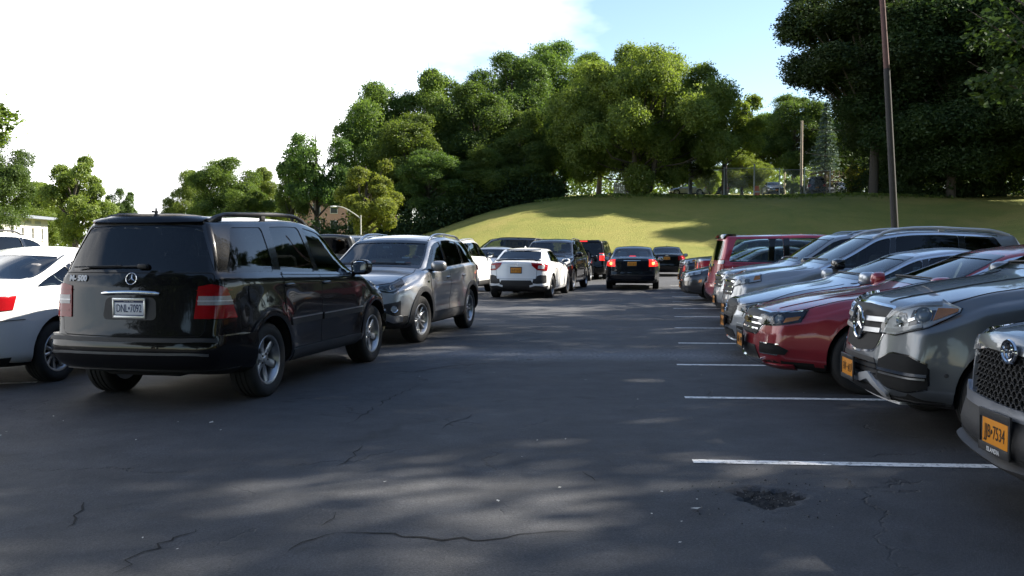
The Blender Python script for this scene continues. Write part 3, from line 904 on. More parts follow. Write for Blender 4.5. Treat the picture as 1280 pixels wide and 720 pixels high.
def doors(c, xf, xb, xe, sill=None, hz=None, hm=None, gapw=.007, flat_rear=False, hp=(.12, .12), up=0.0):
    """front door xb..xf and rear door xe..xb, below the window line, each with its shut line and handle"""
    z0 = sill or c.S['gc'] + .13
    top = lambda xs: [(x, float(c.belt(x)) - .012 + up) for x in xs]
    D = []
    d1 = c.both('door', 'side', [(xb, z0), (xf, z0)], top(np.linspace(xb, xf, 8)), c.pt, off=.006, depth=.012, n=14, rows=10, under=(M_SEAM, gapw, .0035))
    ar = c.R + .09
    a_ = math.degrees(math.asin(max(-1, min(1, (z0 - c.R) / ar))))
    lo = [(max(xe, c.ra + 0.10), 0)]
    arcp = [p for p in arc(c.ra, ar, c.R, 88, a_, 12)]
    lo = [p for p in arcp if p[0] > xe] + [(xb - .012, z0)]
    d2 = c.both('door', 'side', lo, top(np.linspace(lo[0][0], xb - .012, 8)), c.pt, off=.006, depth=.012, n=18, rows=10, under=(M_SEAM, gapw, .0035))
    hz = hz or float(c.belt(0)) - .12
    c.handle(xb + hp[0], hz, hm or c.pt, d1); c.handle(lo[0][0] + hp[1], hz + .01, hm or c.pt, d2)
    return d1, d2
def arches(c, m, w=.055, off=.012):
    for xa in (c.fa, c.ra):
        zc = c.R + .01; r0 = c.R + c.S.get('archgap', .055) + .002
        c.both('arch_trim', 'side', arc(xa, r0, zc, -18, 198, 30), arc(xa, r0 + w, zc, -18, 198, 30), m, off=off, depth=.03, n=34, rows=4)
def sills(c, m, z0=None, z1=.40, off=.008):
    g = c.S['gc']; a = c.R + c.S.get('archgap', .055) + .05
    c.both('side_cladding', 'side', [(c.ra + a, g + .06), (c.fa - a, g + .06)], [(c.ra + a - .03, z1), (c.fa - a + .03, z1)], m, off=off, depth=.02, n=16, rows=5, rc=.02)
def star(parent, loc, rot, r=.09, m=None, ring=.085):
    mb = MB(); m = m or M_CHROME
    mb.lathe([(r + r * ring * math.cos(t), r * ring * math.sin(t)) for t in np.linspace(0, 2 * math.pi, 9)], 36, axis='z')
    for k in range(3):
        a = math.pi / 2 + k * 2 * math.pi / 3; d = Vector((math.cos(a), math.sin(a), 0)); q = Vector((-d.y, d.x, 0)); w = r * .16
        vs = [(0, 0, r * .1), tuple(q * w - d * w * .6), tuple(d * r), tuple(-q * w - d * w * .6), (0, 0, -r * .02)]
        mb.add(vs, [(0, 1, 2), (0, 2, 3), (0, 3, 1), (4, 2, 1), (4, 3, 2), (4, 1, 3)])
    o = mb.build('star_emblem', m, parent, sharp=20); o.location = loc; o.rotation_euler = rot; return o
def ringset(name, parent, loc, rot, rings, m, t=.006, disc=None):
    """flat emblem made of elliptical rings: (cx, cy, rx, ry)"""
    mb = MB()
    for cx, cy, rx, ry in rings:
        vs, fs = [], []; n, k = 28, 6
        for i in range(n):
            a = 2 * math.pi * i / n
            for j in range(k):
                b = 2 * math.pi * j / k
                vs.append((cx + (rx + t * math.cos(b)) * math.cos(a), cy + (ry + t * math.cos(b)) * math.sin(a), t * math.sin(b)))
        fs = [(i * k + j, ((i + 1) % n) * k + j, ((i + 1) % n) * k + (j + 1) % k, i * k + (j + 1) % k) for i in range(n) for j in range(k)]
        mb.add(vs, fs)
    if disc:
        rx, ry, dm = disc; n = 28
        mb.add([(rx * math.cos(2 * math.pi * i / n), ry * math.sin(2 * math.pi * i / n), -.002) for i in range(n)], [tuple(range(n))], 1)
    o = mb.build(name, [m, disc[2] if disc else m], parent); o.location = loc; o.rotation_euler = rot; return o
FRONT_ROT = (R_(90), 0, R_(90)); REAR_ROT = (R_(90), 0, R_(-90))
# ------------------------------------------------------------------ the cars
CARS = []
def place_front(c, X, Y, rz):
    d = Vector((math.cos(rz), math.sin(rz), 0)); c.place(Vector((X, Y, 0)) - d * c.xf, rz)
def headlamp(c, lo, hi, inner, bulbs=(), amber=None, drl=None, kind='wf', rc=.03, black=.010, tipdark=None):
    for s in (1, -1):
        h = c.patch('headlight', kind, lo, hi, inner, off=.006, depth=.02, n=18, rows=7, rc=rc, side=s, under=(M_GLOSSBLK, black, .0035))
        if h is None: continue
        for (a, z, r) in bulbs:
            p, n = c.on(kind, a, z, s)
            mb = MB(); mb.lathe([(0, .020), (r * .5, .018), (r * .72, .010), (r * .74, .004)], 18, axis='x', mi=0)
            mb.lathe([(r * .78, .004), (r, .016), (r * 1.06, .010), (r * 1.06, -.01)], 20, axis='x', mi=1)
            b = mb.build('headlight_bulb', [M_LENS2, M_CHROME], h, sharp=60); b.location = p
            b.rotation_euler = n.to_track_quat('X', 'Z').to_euler()
        if amber: c.patch('turn_lamp', kind, amber[0], amber[1], M_AMBER, off=.012, depth=.004, n=8, rows=4, rc=rc * .5, side=s, parent=h)
        for d in (drl or []): c.strip('daytime_lamp', kind, d[0], d[1], d[2], off=.015, depth=.006, side=s, parent=h)
        c.patch('headlight_lens', kind, lo, hi, M_LENS, off=.024, depth=.018, n=16, rows=6, rc=rc, side=s, parent=h)
M_LENS2 = mat('projector lens', (0.20, 0.23, 0.26), rough=0.03, coat=1.0, spec=1.0)

def black_suv():
    S = suv(wb=2.82, fo=.86, ro=.96, W=1.84, H=1.775, R=.362, tw=.265, gc=.26, zhf=1.00, zhc=1.14, cowl=-.30, xrf=-1.08, bf=1.12, br=1.205, rake=.34, roofr=-.045,
            creases=[(.55, -.014, .12), (.93, .006, .03)], flare=.03, sh=.05)
    S['wtop'] = [(S['xf'], .64), (S['xf'] - .4, .74), (S['xc'], .79), (S['xrf'], .645), (-.5, .66), (S['xr'] + .5, .645), (S['xr'], .60)]
    c = Car('parked_suv', 'black SUV seen from behind with wheels exposed on its long right side', S, P_BLACK, cat='SUV'); CARS.append(c)
    xr = c.xr
    windows(c, [(-2.02, -1.72, -1.20, -1.14), (-1.05, -.98, -.24, -.30), (-.12, -.20, 1.03, 1.03)], [M_PRIV, M_PRIV, M_CLEAR], back=(1.245, 1.655, .755, .575, M_PRIV), rc=.05, blackpillar=False, tz=.055)
    D = doors(c, 1.0, -.17, -1.12, sill=.42, hz=1.06, hm=P_BLACK)
    c.both('fuel_flap', 'side', [(-1.80, .93), (-1.62, .93)], [(-1.80, 1.10), (-1.62, 1.10)], P_BLACK, off=.008, depth=.01, n=10, rows=6, rc=.05, under=(M_SEAM, .005, .0035))
    arches(c, P_BLACK, .06, .016)
    for (a, b) in ((-.98, -.20), (-.14, .97)):
        c.bothstrip('side_moulding', 'side', [(a, .70), (b, .705)], .075, M_BLACKPL, off=.018, depth=.02, n=12)
        c.bothstrip('moulding_bright_line', 'side', [(a, .728), (b, .733)], .012, M_SATIN, off=.020, depth=.006, n=10)
    c.both('side_cladding', 'side', [(c.ra + .5, .30), (c.fa - .5, .30)], [(c.ra + .47, .41), (c.fa - .47, .41)], M_GREYPL, off=.02, depth=.03, n=12, rows=4, rc=.02)
    for a, b in (((-1.05, 1.225), (1.0, 1.125)),):
        c.bothstrip('window_trim', 'side', [(x, float(c.belt(x)) + .006) for x in np.linspace(a[0], b[0], 14)], .022, M_GLOSSBLK, off=.006, depth=.01, n=24)
    # rear
    g = c.patch('tailgate', 'rear', [(y, .665 - .01 * (1 - (y / .74) ** 2)) for y in np.linspace(-.70, .70, 9)], [(y, 1.215) for y in np.linspace(-.765, .765, 9)], P_BLACK, off=.006, depth=.012, n=22, rows=12, rc=.05, under=(M_SEAM, .008, .0035))
    c.patch('plate_recess', 'rear', [(-.27, .80), (.27, .80)], [(-.25, 1.0), (.25, 1.0)], M_BLACKPL, off=.008, depth=.004, n=10, rows=5, rc=.05, parent=g)
    pl = c.plate('rear', .905, M_PLATEW, M_PLATEB, 'DNL•7092', off=.016, frame=M_SATIN, h=.155)
    band = MB(); band.box((0, .062, .0028), (.290, .022, .001)); band.box((0, -.066, .0028), (.290, .014, .001)); band.build('plate_band', M_PLATEB, pl)
    txt('plate_state', 'NEW YORK', .020, M_WHITEP, pl, (0, .062, .0036), maxw=.2)
    mb = MB(); P = []
    for y in np.linspace(-.29, .29, 15):
        q, n = c.on('rear', y, 1.045 - .012 * (y / .29) ** 2); P.append(q + n * .016)
    mb.tube(P, [.012] + [.021] * 13 + [.012], 10, flat=1.0); mb.build('tailgate_handle', M_CHROME, g, sharp=60)
    q, n = c.on('rear', 0, 1.165); star(g, q + n * .014, n.to_track_quat('Z', 'Y').to_euler(), .053)
    q, n = c.on('rear', .57, 1.165); txt('model_badge', 'M- 500', .072, M_WHITEP, g, q + n * .014, rot=n.to_track_quat('Z', 'Y').to_euler(), ext=.003, maxw=.27, bold=.0035)  # white stands in for a chrome badge catching the light
    for s in (1, -1):
        A = lambda z, t: [(t[0], z), (t[1], z)]
        lamp = c.patch('tail_light', 'wr', [(37.5, .815), (59, .815)], [(40, 1.10), (46, 1.122), (53, 1.085)], M_RED, off=.016, depth=.03, n=14, rows=8, rc=.035, side=s, under=(M_SEAM, .007, .0035))
        c.patch('reversing_lamp', 'wr', [(39.4, .935), (56.6, .935)], [(40, 1.015), (54.6, 1.015)], M_CLEARL, off=.019, depth=.008, n=12, rows=4, side=s, parent=lamp)
        for z in (.875, .972, 1.065): c.strip('lamp_rib', 'wr', [(39.4, z), (56, z)], .006, M_RED if z != .972 else M_REFL, off=.022, depth=.006, side=s, parent=lamp)
    b = c.patch('rear_bumper', 'wr', [(a, .335) for a in np.linspace(-72, 72, 9)], [(a, .66 - .03 * (abs(a) < 40)) for a in np.linspace(-72, 72, 25)], P_BLACK, off=.055, depth=.10, n=44, rows=9, rc=.0)
    c.patch('bumper_step', 'wr', [(a, .60) for a in np.linspace(-46, 46, 9)], [(a, .635) for a in np.linspace(-46, 46, 9)], M_BLACKPL, off=.068, depth=.02, n=30, rows=4, parent=b)
    c.patch('bumper_strip', 'wr', [(a, .505) for a in np.linspace(-43, 43, 9)], [(a, .522) for a in np.linspace(-43, 43, 9)], M_ALLOYD, off=.066, depth=.02, n=30, rows=3, parent=b)
    c.patch('bumper_valance', 'wr', [(a, .30) for a in np.linspace(-60, 60, 9)], [(a, .40) for a in np.linspace(-62, 62, 9)], M_BLACKPL, off=.060, depth=.06, n=30, rows=3, parent=b)
    q0, n0 = c.on('rear', .46, 1.262); q1, n1 = c.on('rear', -.10, 1.275)
    mb = MB(); mb.tube([q1 + n1 * .02, q0 + n0 * .015], [.012, .008], 6); mb.box(q1 + n1 * .015, (.05, .10, .05), bev=.015); mb.tube([(q0 + n0 * .012) + Vector((0, .16, .004)), q1 + n1 * .018 + Vector((0, .22, .005))], .007, 6)
    mb.build('rear_wiper', M_BLACKPL, c.root)
    c.patch('spoiler', 'rear', [(-.57, 1.665), (.57, 1.665)], [(-.55, 1.71), (.55, 1.71)], P_BLACK, off=.03, depth=.05, n=16, rows=4, rc=.02)
    mb = MB(); mb.lathe([(.038, 0), (.034, .012), (.016, .03), (.010, .05), (.009, .085), (.0, .09)], 12, axis='z'); mb.box((-.02, 0, .05), (.10, .016, .02), bev=.006)
    q, n = c.on('top', -1.85, .02); o = mb.build('roof_aerial', M_BLACKPL, c.root); o.location = q
    c.rails(M_BLACKPL, -1.95, .20, .565, h=.062, r=.021)
    c.mirror(.86, 1.19, P_BLACK, (.11, .125, .092))
    # front, mostly out of sight
    headlamp(c, [(38, .74), (60, .78)], [(38, .97), (58, .98)], M_REFL, [(44, .86, .07), (51, .86, .06)])
    c.patch('grille', 'front', [(-.45, .62), (.45, .62)], [(-.55, .92), (.55, .92)], M_GRILLE, off=.008, depth=.01, n=12, rows=5, rc=.04)
    for z in (.68, .76, .84): c.strip('grille_slat', 'front', [(-.46, z), (.46, z)], .03, M_CHROME, off=.014, depth=.012)
    c.patch('front_bumper', 'wf', [(a, .30) for a in np.linspace(-66, 66, 9)], [(a, .62) for a in np.linspace(-66, 66, 9)], P_BLACK, off=.04, depth=.06, n=34, rows=6)
    ax = MB(); ax.tube([(c.ra, -.6, .36), (c.ra, .6, .36)], .045, 10); ax.box((c.ra, 0, .36), (.25, .24, .2), bev=.06); ax.box((c.ra - .55, 0, .34), (.35, .8, .14), bev=.05); ax.build('rear_axle', M_WELL, c.root)
    c.seats(M_SEATG); c.wheels('six', M_ALLOY, rimr=.235)
    c.place_axle(-1, fpx=(455, 452), rpx=(326, 494))
    return c

def grey_suv():
    S = suv(wb=2.66, fo=.93, ro=1.01, W=1.845, H=1.665, R=.357, tw=.235, gc=.22, zhf=.99, zhc=1.10, cowl=-.18, xrf=-1.12, bf=1.06, br=1.16, rake=.5, roofr=-.07,
            creases=[(.56, -.030, .11), (.86, .014, .04)], flare=.035, sh=.055)
    c = Car('parked_suv', 'grey silver SUV facing the camera nose to nose with the black SUV', S, P_SILV, cat='SUV'); CARS.append(c)
    windows(c, [(-1.95, -1.80, -1.12, -1.16), (-1.02, -1.05, -.16, -.22), (-.06, -.14, 1.06, 1.06)], [M_PRIV, M_PRIV, M_MIDTINT], back=(1.16, 1.55, .66, .52, M_PRIV), rc=.04)
    doors(c, .92, -.10, -1.05, sill=.43, hz=.955, hm=P_SILV)
    arches(c, M_GREYPL, .075, .014); sills(c, M_GREYPL, z1=.42, off=.010)
    c.mirror(.72, 1.13, P_SILV, (.115, .125, .085))
    c.rails(M_SATIN, -1.65, .12, .60, h=.045, r=.019)
    # face
    headlamp(c, [(26, .835), (44, .785), (60, .905)], [(26, .875), (44, .915), (59, .975)], M_LAMPIN, [(45, .855, .052), (39, .85, .040)], drl=[([(30, .868), (44, .90), (57, .955)], .014, M_WHITEL), ([(30, .845), (42, .805), (52, .845)], .012, M_REFL)], tipdark=True)
    c.patch('upper_grille', 'front', [(-.50, .80), (.0, .775), (.50, .80)], [(-.52, .885), (.52, .885)], M_GRILLE, off=.008, depth=.012, n=18, rows=5, rc=.02)
    c.strip('grille_bar', 'front', [(-.52, .87), (0, .85), (.52, .87)], .025, M_CHROME, off=.016, depth=.014, n=16)
    q, n = c.on('front', 0, .835); ringset('oval_emblem', c.root, q + n * .02, FRONT_ROT, [(0, 0, .075, .052), (0, .006, .028, .046), (0, .022, .058, .022)], M_CHROME, .007)
    c.patch('lower_bumper', 'wf', [(a, .27) for a in np.linspace(-58, 58, 9)], [(a, .43 + .02 * abs(a) / 58) for a in np.linspace(-60, 60, 9)], M_BLACKPL, off=.02, depth=.04, n=34, rows=5)
    c.patch('lower_grille', 'front', [(-.46, .42), (.46, .42)], [(-.38, .62), (.38, .62)], M_GRILLE, off=.006, depth=.012, n=12, rows=6, rc=.03)
    for z in (.47, .52, .57): c.strip('grille_slat', 'front', [(-.43, z), (.43, z)], .016, M_GREYPL, off=.016, depth=.012)
    for s in (1, -1):
        fp = c.patch('fog_lamp_pocket', 'wf', [(33, .44), (50, .46)], [(36, .62), (50.5, .67)], M_BLACKPL, off=.008, depth=.02, n=12, rows=6, rc=.03, side=s)
        p, n = c.on('wf', 44, .555, s); mb = MB(); mb.lathe([(0, .018), (.036, .014), (.042, .012)], 18, axis='x'); mb.lathe([(.042, .012), (.052, .022), (.056, .01), (.056, -.01)], 20, axis='x', mi=1)
        f = mb.build('fog_lamp', [M_WHITEL, M_CHROME], fp, sharp=60); f.location = p + n * .01; f.rotation_euler = n.to_track_quat('X', 'Z').to_euler()
        c.strip('bumper_blade', 'wf', [(18, .60), (26, .58), (35, .47), (44, .405), (52, .415)], .085, M_SATIN, off=.030, depth=.04, side=s, n=26)
    c.plate('front', .52, M_PLATEY, M_PLATEK, None)
    c.bothstrip('hood_gap', 'top', [(1.05, .70), (1.5, .735), (1.95, .70), (2.12, .60)], .008, M_SEAM, off=.004, depth=.003, n=26)
    for s in (1, -1):
        c.patch('tail_light', 'wr', [(34, 1.0), (62, 1.03)], [(36, 1.10), (64, 1.12)], M_RED, off=.02, depth=.03, n=12, rows=5, rc=.03, side=s)
    c.both('fender_badge', 'side', [(1.0, .90), (1.12, .90)], [(1.0, .93), (1.13, .93)], M_CHROME, off=.006, depth=.005, n=6, rows=3)
    # things behind the windscreen
    st = empty('windscreen_sticker'); bpy.data.objects.remove(st)
    for (y, z, w, h, m_) in ((.38, 1.225, .14, .045, M_WHITEP), (.51, 1.215, .08, .045, M_ORANGE), (.42, 1.30, .12, .035, M_WHITEP), (-.06, 1.235, .06, .075, M_ORANGE)):
        p, n = c.on('front', y, z, 1)
        mb = MB(); mb.box((0, 0, 0), (.002, w, h), rot=Matrix.Rotation(-.9, 3, 'Y')); o = mb.build('windscreen_sticker', m_, c.root); o.location = p - n * .02
    mb = MB(); mb.box((0, 0, 0), (.015, .16, .045), bev=.006); o = mb.build('cabin_light', M_WHITEP, c.root); q, n = c.on('front', -.05, 1.46); o.location = q + Vector((-.18, 0, -.01))
    c.seats(mat('pale seat cloth', (.34, .34, .35), rough=.95, var=.2, vscale=30), xs=c.fa - 1.28); c.wheels('twin5', M_ALLOY, steer=R_(-6), rimr=.235)
    c.place_axle(1, fpx=(519, 428), rpx=(582, 409))
    return c
M_ORANGE = mat('orange print', (0.75, 0.14, 0.05), rough=0.5)

def white_sedan():
    S = sedan(wb=2.775, fo=.95, ro=1.09, W=1.82, H=1.465, R=.33, tw=.215, zdk=1.10, br=1.02, bf=.94, xrr=.55, xdk=-.42)
    c = Car('parked_car', 'white sedan beside the black SUV cropped by the picture edge with a red tail lamp', S, P_WHITE, cat='car'); CARS.append(c)
    windows(c, [(-1.62, -1.18, -1.02, -1.0), (-.94, -.92, -.10, -.14), (-.0, -.06, .96, .96)], [M_MIDTINT] * 3, back=(1.12, 1.36, .66, .54, M_MIDTINT), rc=.035, tz=.045)
    doors(c, .88, -.05, -.95, hm=P_WHITE)
    for s in (1, -1):
        lamp = c.patch('tail_light', 'wr', [(36, .80), (63, .815)], [(36, .945), (66, .95)], M_RED, off=.012, depth=.025, n=14, rows=6, rc=.02, side=s, under=(M_SEAM, .007, .0035))
        c.patch('reversing_lamp', 'wr', [(38, .85), (48, .85)], [(38, .885), (48, .885)], M_WHITEL, off=.016, depth=.005, n=8, rows=3, side=s, parent=lamp)
    c.patch('rear_bumper_gap', 'wr', [(a, .705) for a in np.linspace(-72, 72, 9)], [(a, .711) for a in np.linspace(-72, 72, 9)], M_SEAM, off=.004, depth=.003, n=36, rows=3)
    c.bothstrip('trunk_gap', 'rear', [(.62, .72), (.66, .95), (.64, 1.06)], .007, M_SEAM, off=.004, depth=.003, n=12)
    c.plate('rear', .84, M_PLATEY, M_PLATEK, None)
    c.patch('rear_valance', 'wr', [(a, .24) for a in np.linspace(-60, 60, 9)], [(a, .33) for a in np.linspace(-62, 62, 9)], M_BLACKPL, off=.008, depth=.03, n=26, rows=3)
    headlamp(c, [(30, .58), (58, .66)], [(30, .70), (56, .76)], M_REFL, [(40, .65, .05)])
    c.seats(M_SEATG, zb=.42); c.wheels('ten', M_ALLOY, rimr=.21)
    c.mirror(.70, 1.0, P_WHITE)
    c.place_axle(-1, rpx=(66, 476), head=90 - 13.5)
    return c

def generic_suv(name, label, pt, kw, wheel='five', rim=M_ALLOY, lamps='suv', clad=None, rails=None, glass_=None, seats=M_SEATD, chrome=False, group=None, cat='SUV', boxy=False, bz=.02, detail=1, mirrorm=None, rearplate=True, frontplate=True):
    S = suv(**kw); c = Car(name, label, S, pt, cat=cat, group=group, detail=detail); CARS.append(c)
    ra, fa = c.ra, c.fa; g = glass_ or [M_PRIV, M_PRIV, M_MIDTINT]; H = S['H']
    bx = -.02 - (.04 if boxy else 0)
    br_ = [(ra - (.55 if S['xr'] - ra < -.85 else .42), ra - .30, ra + .18, ra + .16), (ra + .28, ra + .26, bx - .10, bx - .16), (bx, bx - .08, S['xc'] - .06, S['xc'] - .06)]
    if boxy: br_ = [(S['xr'] + .22, S['xr'] + .34, ra + .20, ra + .18), br_[1], br_[2]]
    brz = kw.get('br', 1.10)
    windows(c, br_, g, back=(brz + .05, H - .12, .66, .54, g[0]), rc=.035, bz=bz)
    doors(c, fa - .43, bx - .05, ra + .28, sill=.42, hm=M_CHROME if chrome else None)
    if clad: arches(c, clad, .065, .012); sills(c, clad)
    if rails: c.rails(rails, ra - .35, S['xrf'] - .25, c.hw - .32, h=.05)
    c.mirror(fa - .62, kw.get('bf', 1.03) + .07, mirrorm or pt)
    zf = kw.get('zhf', .93)
    headlamp(c, [(30, zf - .20), (60, zf - .10)], [(32, zf - .07), (58, zf - .01)], M_REFL, [(40, zf - .13, .05), (48, zf - .11, .042)], amber=([(53, zf - .10), (59, zf - .08)], [(53, zf - .035), (58, zf - .025)]))
    c.patch('grille', 'front', [(-.42, zf - .34), (.42, zf - .34)], [(-.50, zf - .09), (.50, zf - .09)], M_GRILLE, off=.008, depth=.012, n=12, rows=6, rc=.03)
    for k in range(3): c.strip('grille_slat', 'front', [(-.45, zf - .29 + k * .08), (.45, zf - .29 + k * .08)], .022, M_CHROME if chrome else M_SATIN, off=.014, depth=.012)
    c.patch('lower_bumper', 'wf', [(a, S['gc'] + .06) for a in np.linspace(-60, 60, 9)], [(a, .42) for a in np.linspace(-60, 60, 9)], M_BLACKPL, off=.010, depth=.03, n=28, rows=4)
    for s in (1, -1):
        c.patch('tail_light', 'wr', [(36, brz - .22), (58, brz - .20)], [(38, brz + .02), (56, brz + .02)], M_RED, off=.012, depth=.03, n=12, rows=6, rc=.03, side=s)
    c.patch('rear_bumper', 'wr', [(a, S['gc'] + .09) for a in np.linspace(-66, 66, 9)], [(a, .55) for a in np.linspace(-66, 66, 9)], clad or pt, off=.020, depth=.04, n=28, rows=5)
    c.patch('tailgate', 'rear', [(-.62, .60), (.62, .60)], [(-.68, brz + .02), (.68, brz + .02)], pt, off=.006, depth=.012, n=14, rows=8, rc=.04, under=(M_SEAM, .007, .0035))
    if frontplate: c.plate('front', .46, M_PLATEY, M_PLATEK, None)
    if rearplate: c.plate('rear', .80, M_PLATEY, M_PLATEK, None)
    if seats: c.seats(seats)
    c.wheels(wheel, rim)
    return c
def generic_sedan(name, label, pt, kw, wheel='five', rim=M_ALLOY, glass_=M_MIDTINT, lit=False, group=None, cat='car', detail=1, lamp=None, seats=M_SEATD, chrome=False):
    S = sedan(**kw); c = Car(name, label, S, pt, cat=cat, group=group, detail=detail); CARS.append(c)
    ra, fa = c.ra, c.fa; zd = kw.get('zdk', 1.06)
    windows(c, [(ra - .08, ra + .22, ra + .36, ra + .38), (ra + .44, ra + .46, -.10, -.14), (-.0, -.06, S['xc'] - .06, S['xc'] - .06)], [glass_] * 3, back=(zd + .035, S['H'] - .10, .66, .54, glass_), rc=.03, tz=.045)
    doors(c, fa - .42, -.05, ra + .42, hm=M_CHROME if chrome else None)
    zf = kw.get('zhf', .74)
    headlamp(c, [(30, zf - .16), (60, zf - .06)], [(30, zf - .04), (58, zf + .03)], M_REFL, [(40, zf - .09, .045), (48, zf - .06, .04)])
    c.patch('grille', 'front', [(-.36, zf - .28), (.36, zf - .28)], [(-.42, zf - .08), (.42, zf - .08)], M_GRILLE, off=.008, depth=.012, n=12, rows=5, rc=.03)
    for k in range(3): c.strip('grille_slat', 'front', [(-.37, zf - .24 + k * .06), (.37, zf - .24 + k * .06)], .016, M_CHROME, off=.012, depth=.010)
    c.patch('lower_grille', 'front', [(-.5, .27), (.5, .27)], [(-.46, .38), (.46, .38)], M_BLACKPL, off=.008, depth=.012, n=12, rows=4, rc=.02)
    for s in (1, -1):
        l = lamp or ([(33, zd - .30), (58, zd - .27)], [(33, zd - .10), (60, zd - .08)])
        t = c.patch('tail_light', 'wr', l[0], l[1], M_REDLIT if lit else M_RED, off=.012, depth=.025, n=12, rows=6, rc=.03, side=s, under=(M_SEAM, .007, .0035))
        if lit:
            a = 42; p, n = c.on('wr', a, zd - .19, s); mb = MB(); mb.ell((0, 0, 0), (.012, .05, .05), 12, 6); b = mb.build('lamp_bulb', M_REDHOT, t); b.location = p + n * .012; b.rotation_euler = n.to_track_quat('X', 'Z').to_euler()
    c.patch('trunk_lid', 'rear', [(-.56, .62), (.56, .62)], [(-.60, zd - .035), (.60, zd - .035)], pt, off=.006, depth=.01, n=14, rows=8, rc=.04, under=(M_SEAM, .007, .0035))
    c.patch('rear_valance', 'wr', [(a, kw.get('gc', .18) + .06) for a in np.linspace(-60, 60, 9)], [(a, .34) for a in np.linspace(-62, 62, 9)], M_BLACKPL, off=.008, depth=.03, n=26, rows=3)
    c.plate('front', .44, M_PLATEY, M_PLATEK, None); c.plate('rear', zd - .20, M_PLATEY, M_PLATEK, None)
    c.mirror(fa - .72, kw.get('bf', .93) + .06, pt)
    if seats: c.seats(seats, zb=.42)
    c.wheels(wheel, rim, rimr=None)
    return c

def white_hatch():
    S = sedan(wb=2.70, fo=.90, ro=.92, W=1.80, H=1.43, R=.325, tw=.225, gc=.16, zhf=.74, zhc=.96, bf=.91, br=1.02, xrr=.10, xdk=-.62, zdk=1.08, cR=.20, DR=.6)
    c = Car('parked_car', 'white hatchback seen from behind with black honeycomb corner vents and gold plate', S, P_WHITE, cat='car'); CARS.append(c)
    xr = c.xr
    windows(c, [(-1.42, -1.05, -1.0, -.98), (-.93, -.92, -.10, -.14), (0, -.06, .90, .90)], [M_PRIV, M_PRIV, M_MIDTINT], back=(1.10, 1.335, .60, .52, M_PRIV), rc=.03, tz=.045)
    doors(c, .86, -.05, -.95)
    for s in (1, -1):
        l = c.patch('tail_light', 'wr', [(28, .93), (36, .80), (55, .78)], [(27, 1.0), (40, .985), (60, .94)], M_RED, off=.018, depth=.04, n=16, rows=6, rc=.02, side=s)
        c.patch('reversing_lamp', 'wr', [(37, .845), (47, .83)], [(38, .93), (48, .92)], M_WHITEL, off=.022, depth=.01, n=8, rows=4, side=s, parent=l)
        v = c.patch('bumper_vent', 'wr', [(28, .44), (34, .42), (55, .44)], [(30, .60), (40, .665), (54, .65)], M_BLACKPL, off=.006, depth=.012, n=14, rows=6, rc=.02, side=s)
        c.strip('vent_lip', 'wr', [(24, .36), (33, .40), (45, .385), (56, .39)], .045, P_WHITE, off=.030, depth=.03, side=s, n=18)
    c.patch('rear_valance', 'wr', [(a, .22) for a in np.linspace(-58, 58, 9)], [(a, .37) for a in np.linspace(-60, 60, 9)], M_BLACKPL, off=.012, depth=.03, n=30, rows=4)
    c.patch('lower_grille', 'rear', [(-.52, .34), (.52, .34)], [(-.42, .52), (.42, .52)], M_BLACKPL, off=.008, depth=.012, n=12, rows=4, rc=.02)
    c.patch('tailgate', 'rear', [(-.56, .56), (.56, .56)], [(-.58, 1.06), (.58, 1.06)], P_WHITE, off=.006, depth=.01, n=14, rows=8, rc=.04, under=(M_SEAM, .007, .0035))
    c.plate('rear', .80, M_PLATEY, M_PLATEK, None, frame=M_BLACKPL)
    mb = MB(); P = []
    for y in np.linspace(-.66, .66, 17):
        q, n = c.on('rear', y * .98, 1.075 - .03 * (abs(y) / .66) ** 3); P.append(q + Vector((-.02, 0, .02)))
    mb.tube(P, [.020] + [.034] * 15 + [.020], 8, flat=.8); mb.build('rear_spoiler', M_GLOSSBLK, c.root)
    mb = MB(); P = []
    for y in np.linspace(-.5, .5, 11):
        q, n = c.on('rear', y, 1.355); P.append(q + Vector((-.03, 0, .01)))
    mb.tube(P, .020, 8, flat=.7); mb.build('roof_spoiler', M_GLOSSBLK, c.root)
    q, n = c.on('rear', 0, .955); ringset('emblem', c.root, q + n * .008, REAR_ROT, [(0, 0, .05, .04)], M_CHROME, .005)
    headlamp(c, [(30, .58), (60, .68)], [(30, .68), (58, .76)], M_REFL, [(40, .65, .045)])
    mb = MB(); mb.ell((0, 0, .02), (.07, .018, .035)); o = mb.build('roof_aerial', P_WHITE, c.root); q, n = c.on('top', -.95, 0); o.location = q
    c.mirror(.62, .99, P_WHITE); c.seats(M_SEATD, zb=.42); c.wheels('y5', M_ALLOYD, rimr=.225)
    c.place_axle(-1, rpx=(687, 372), head=90 - 12.5)
    return c

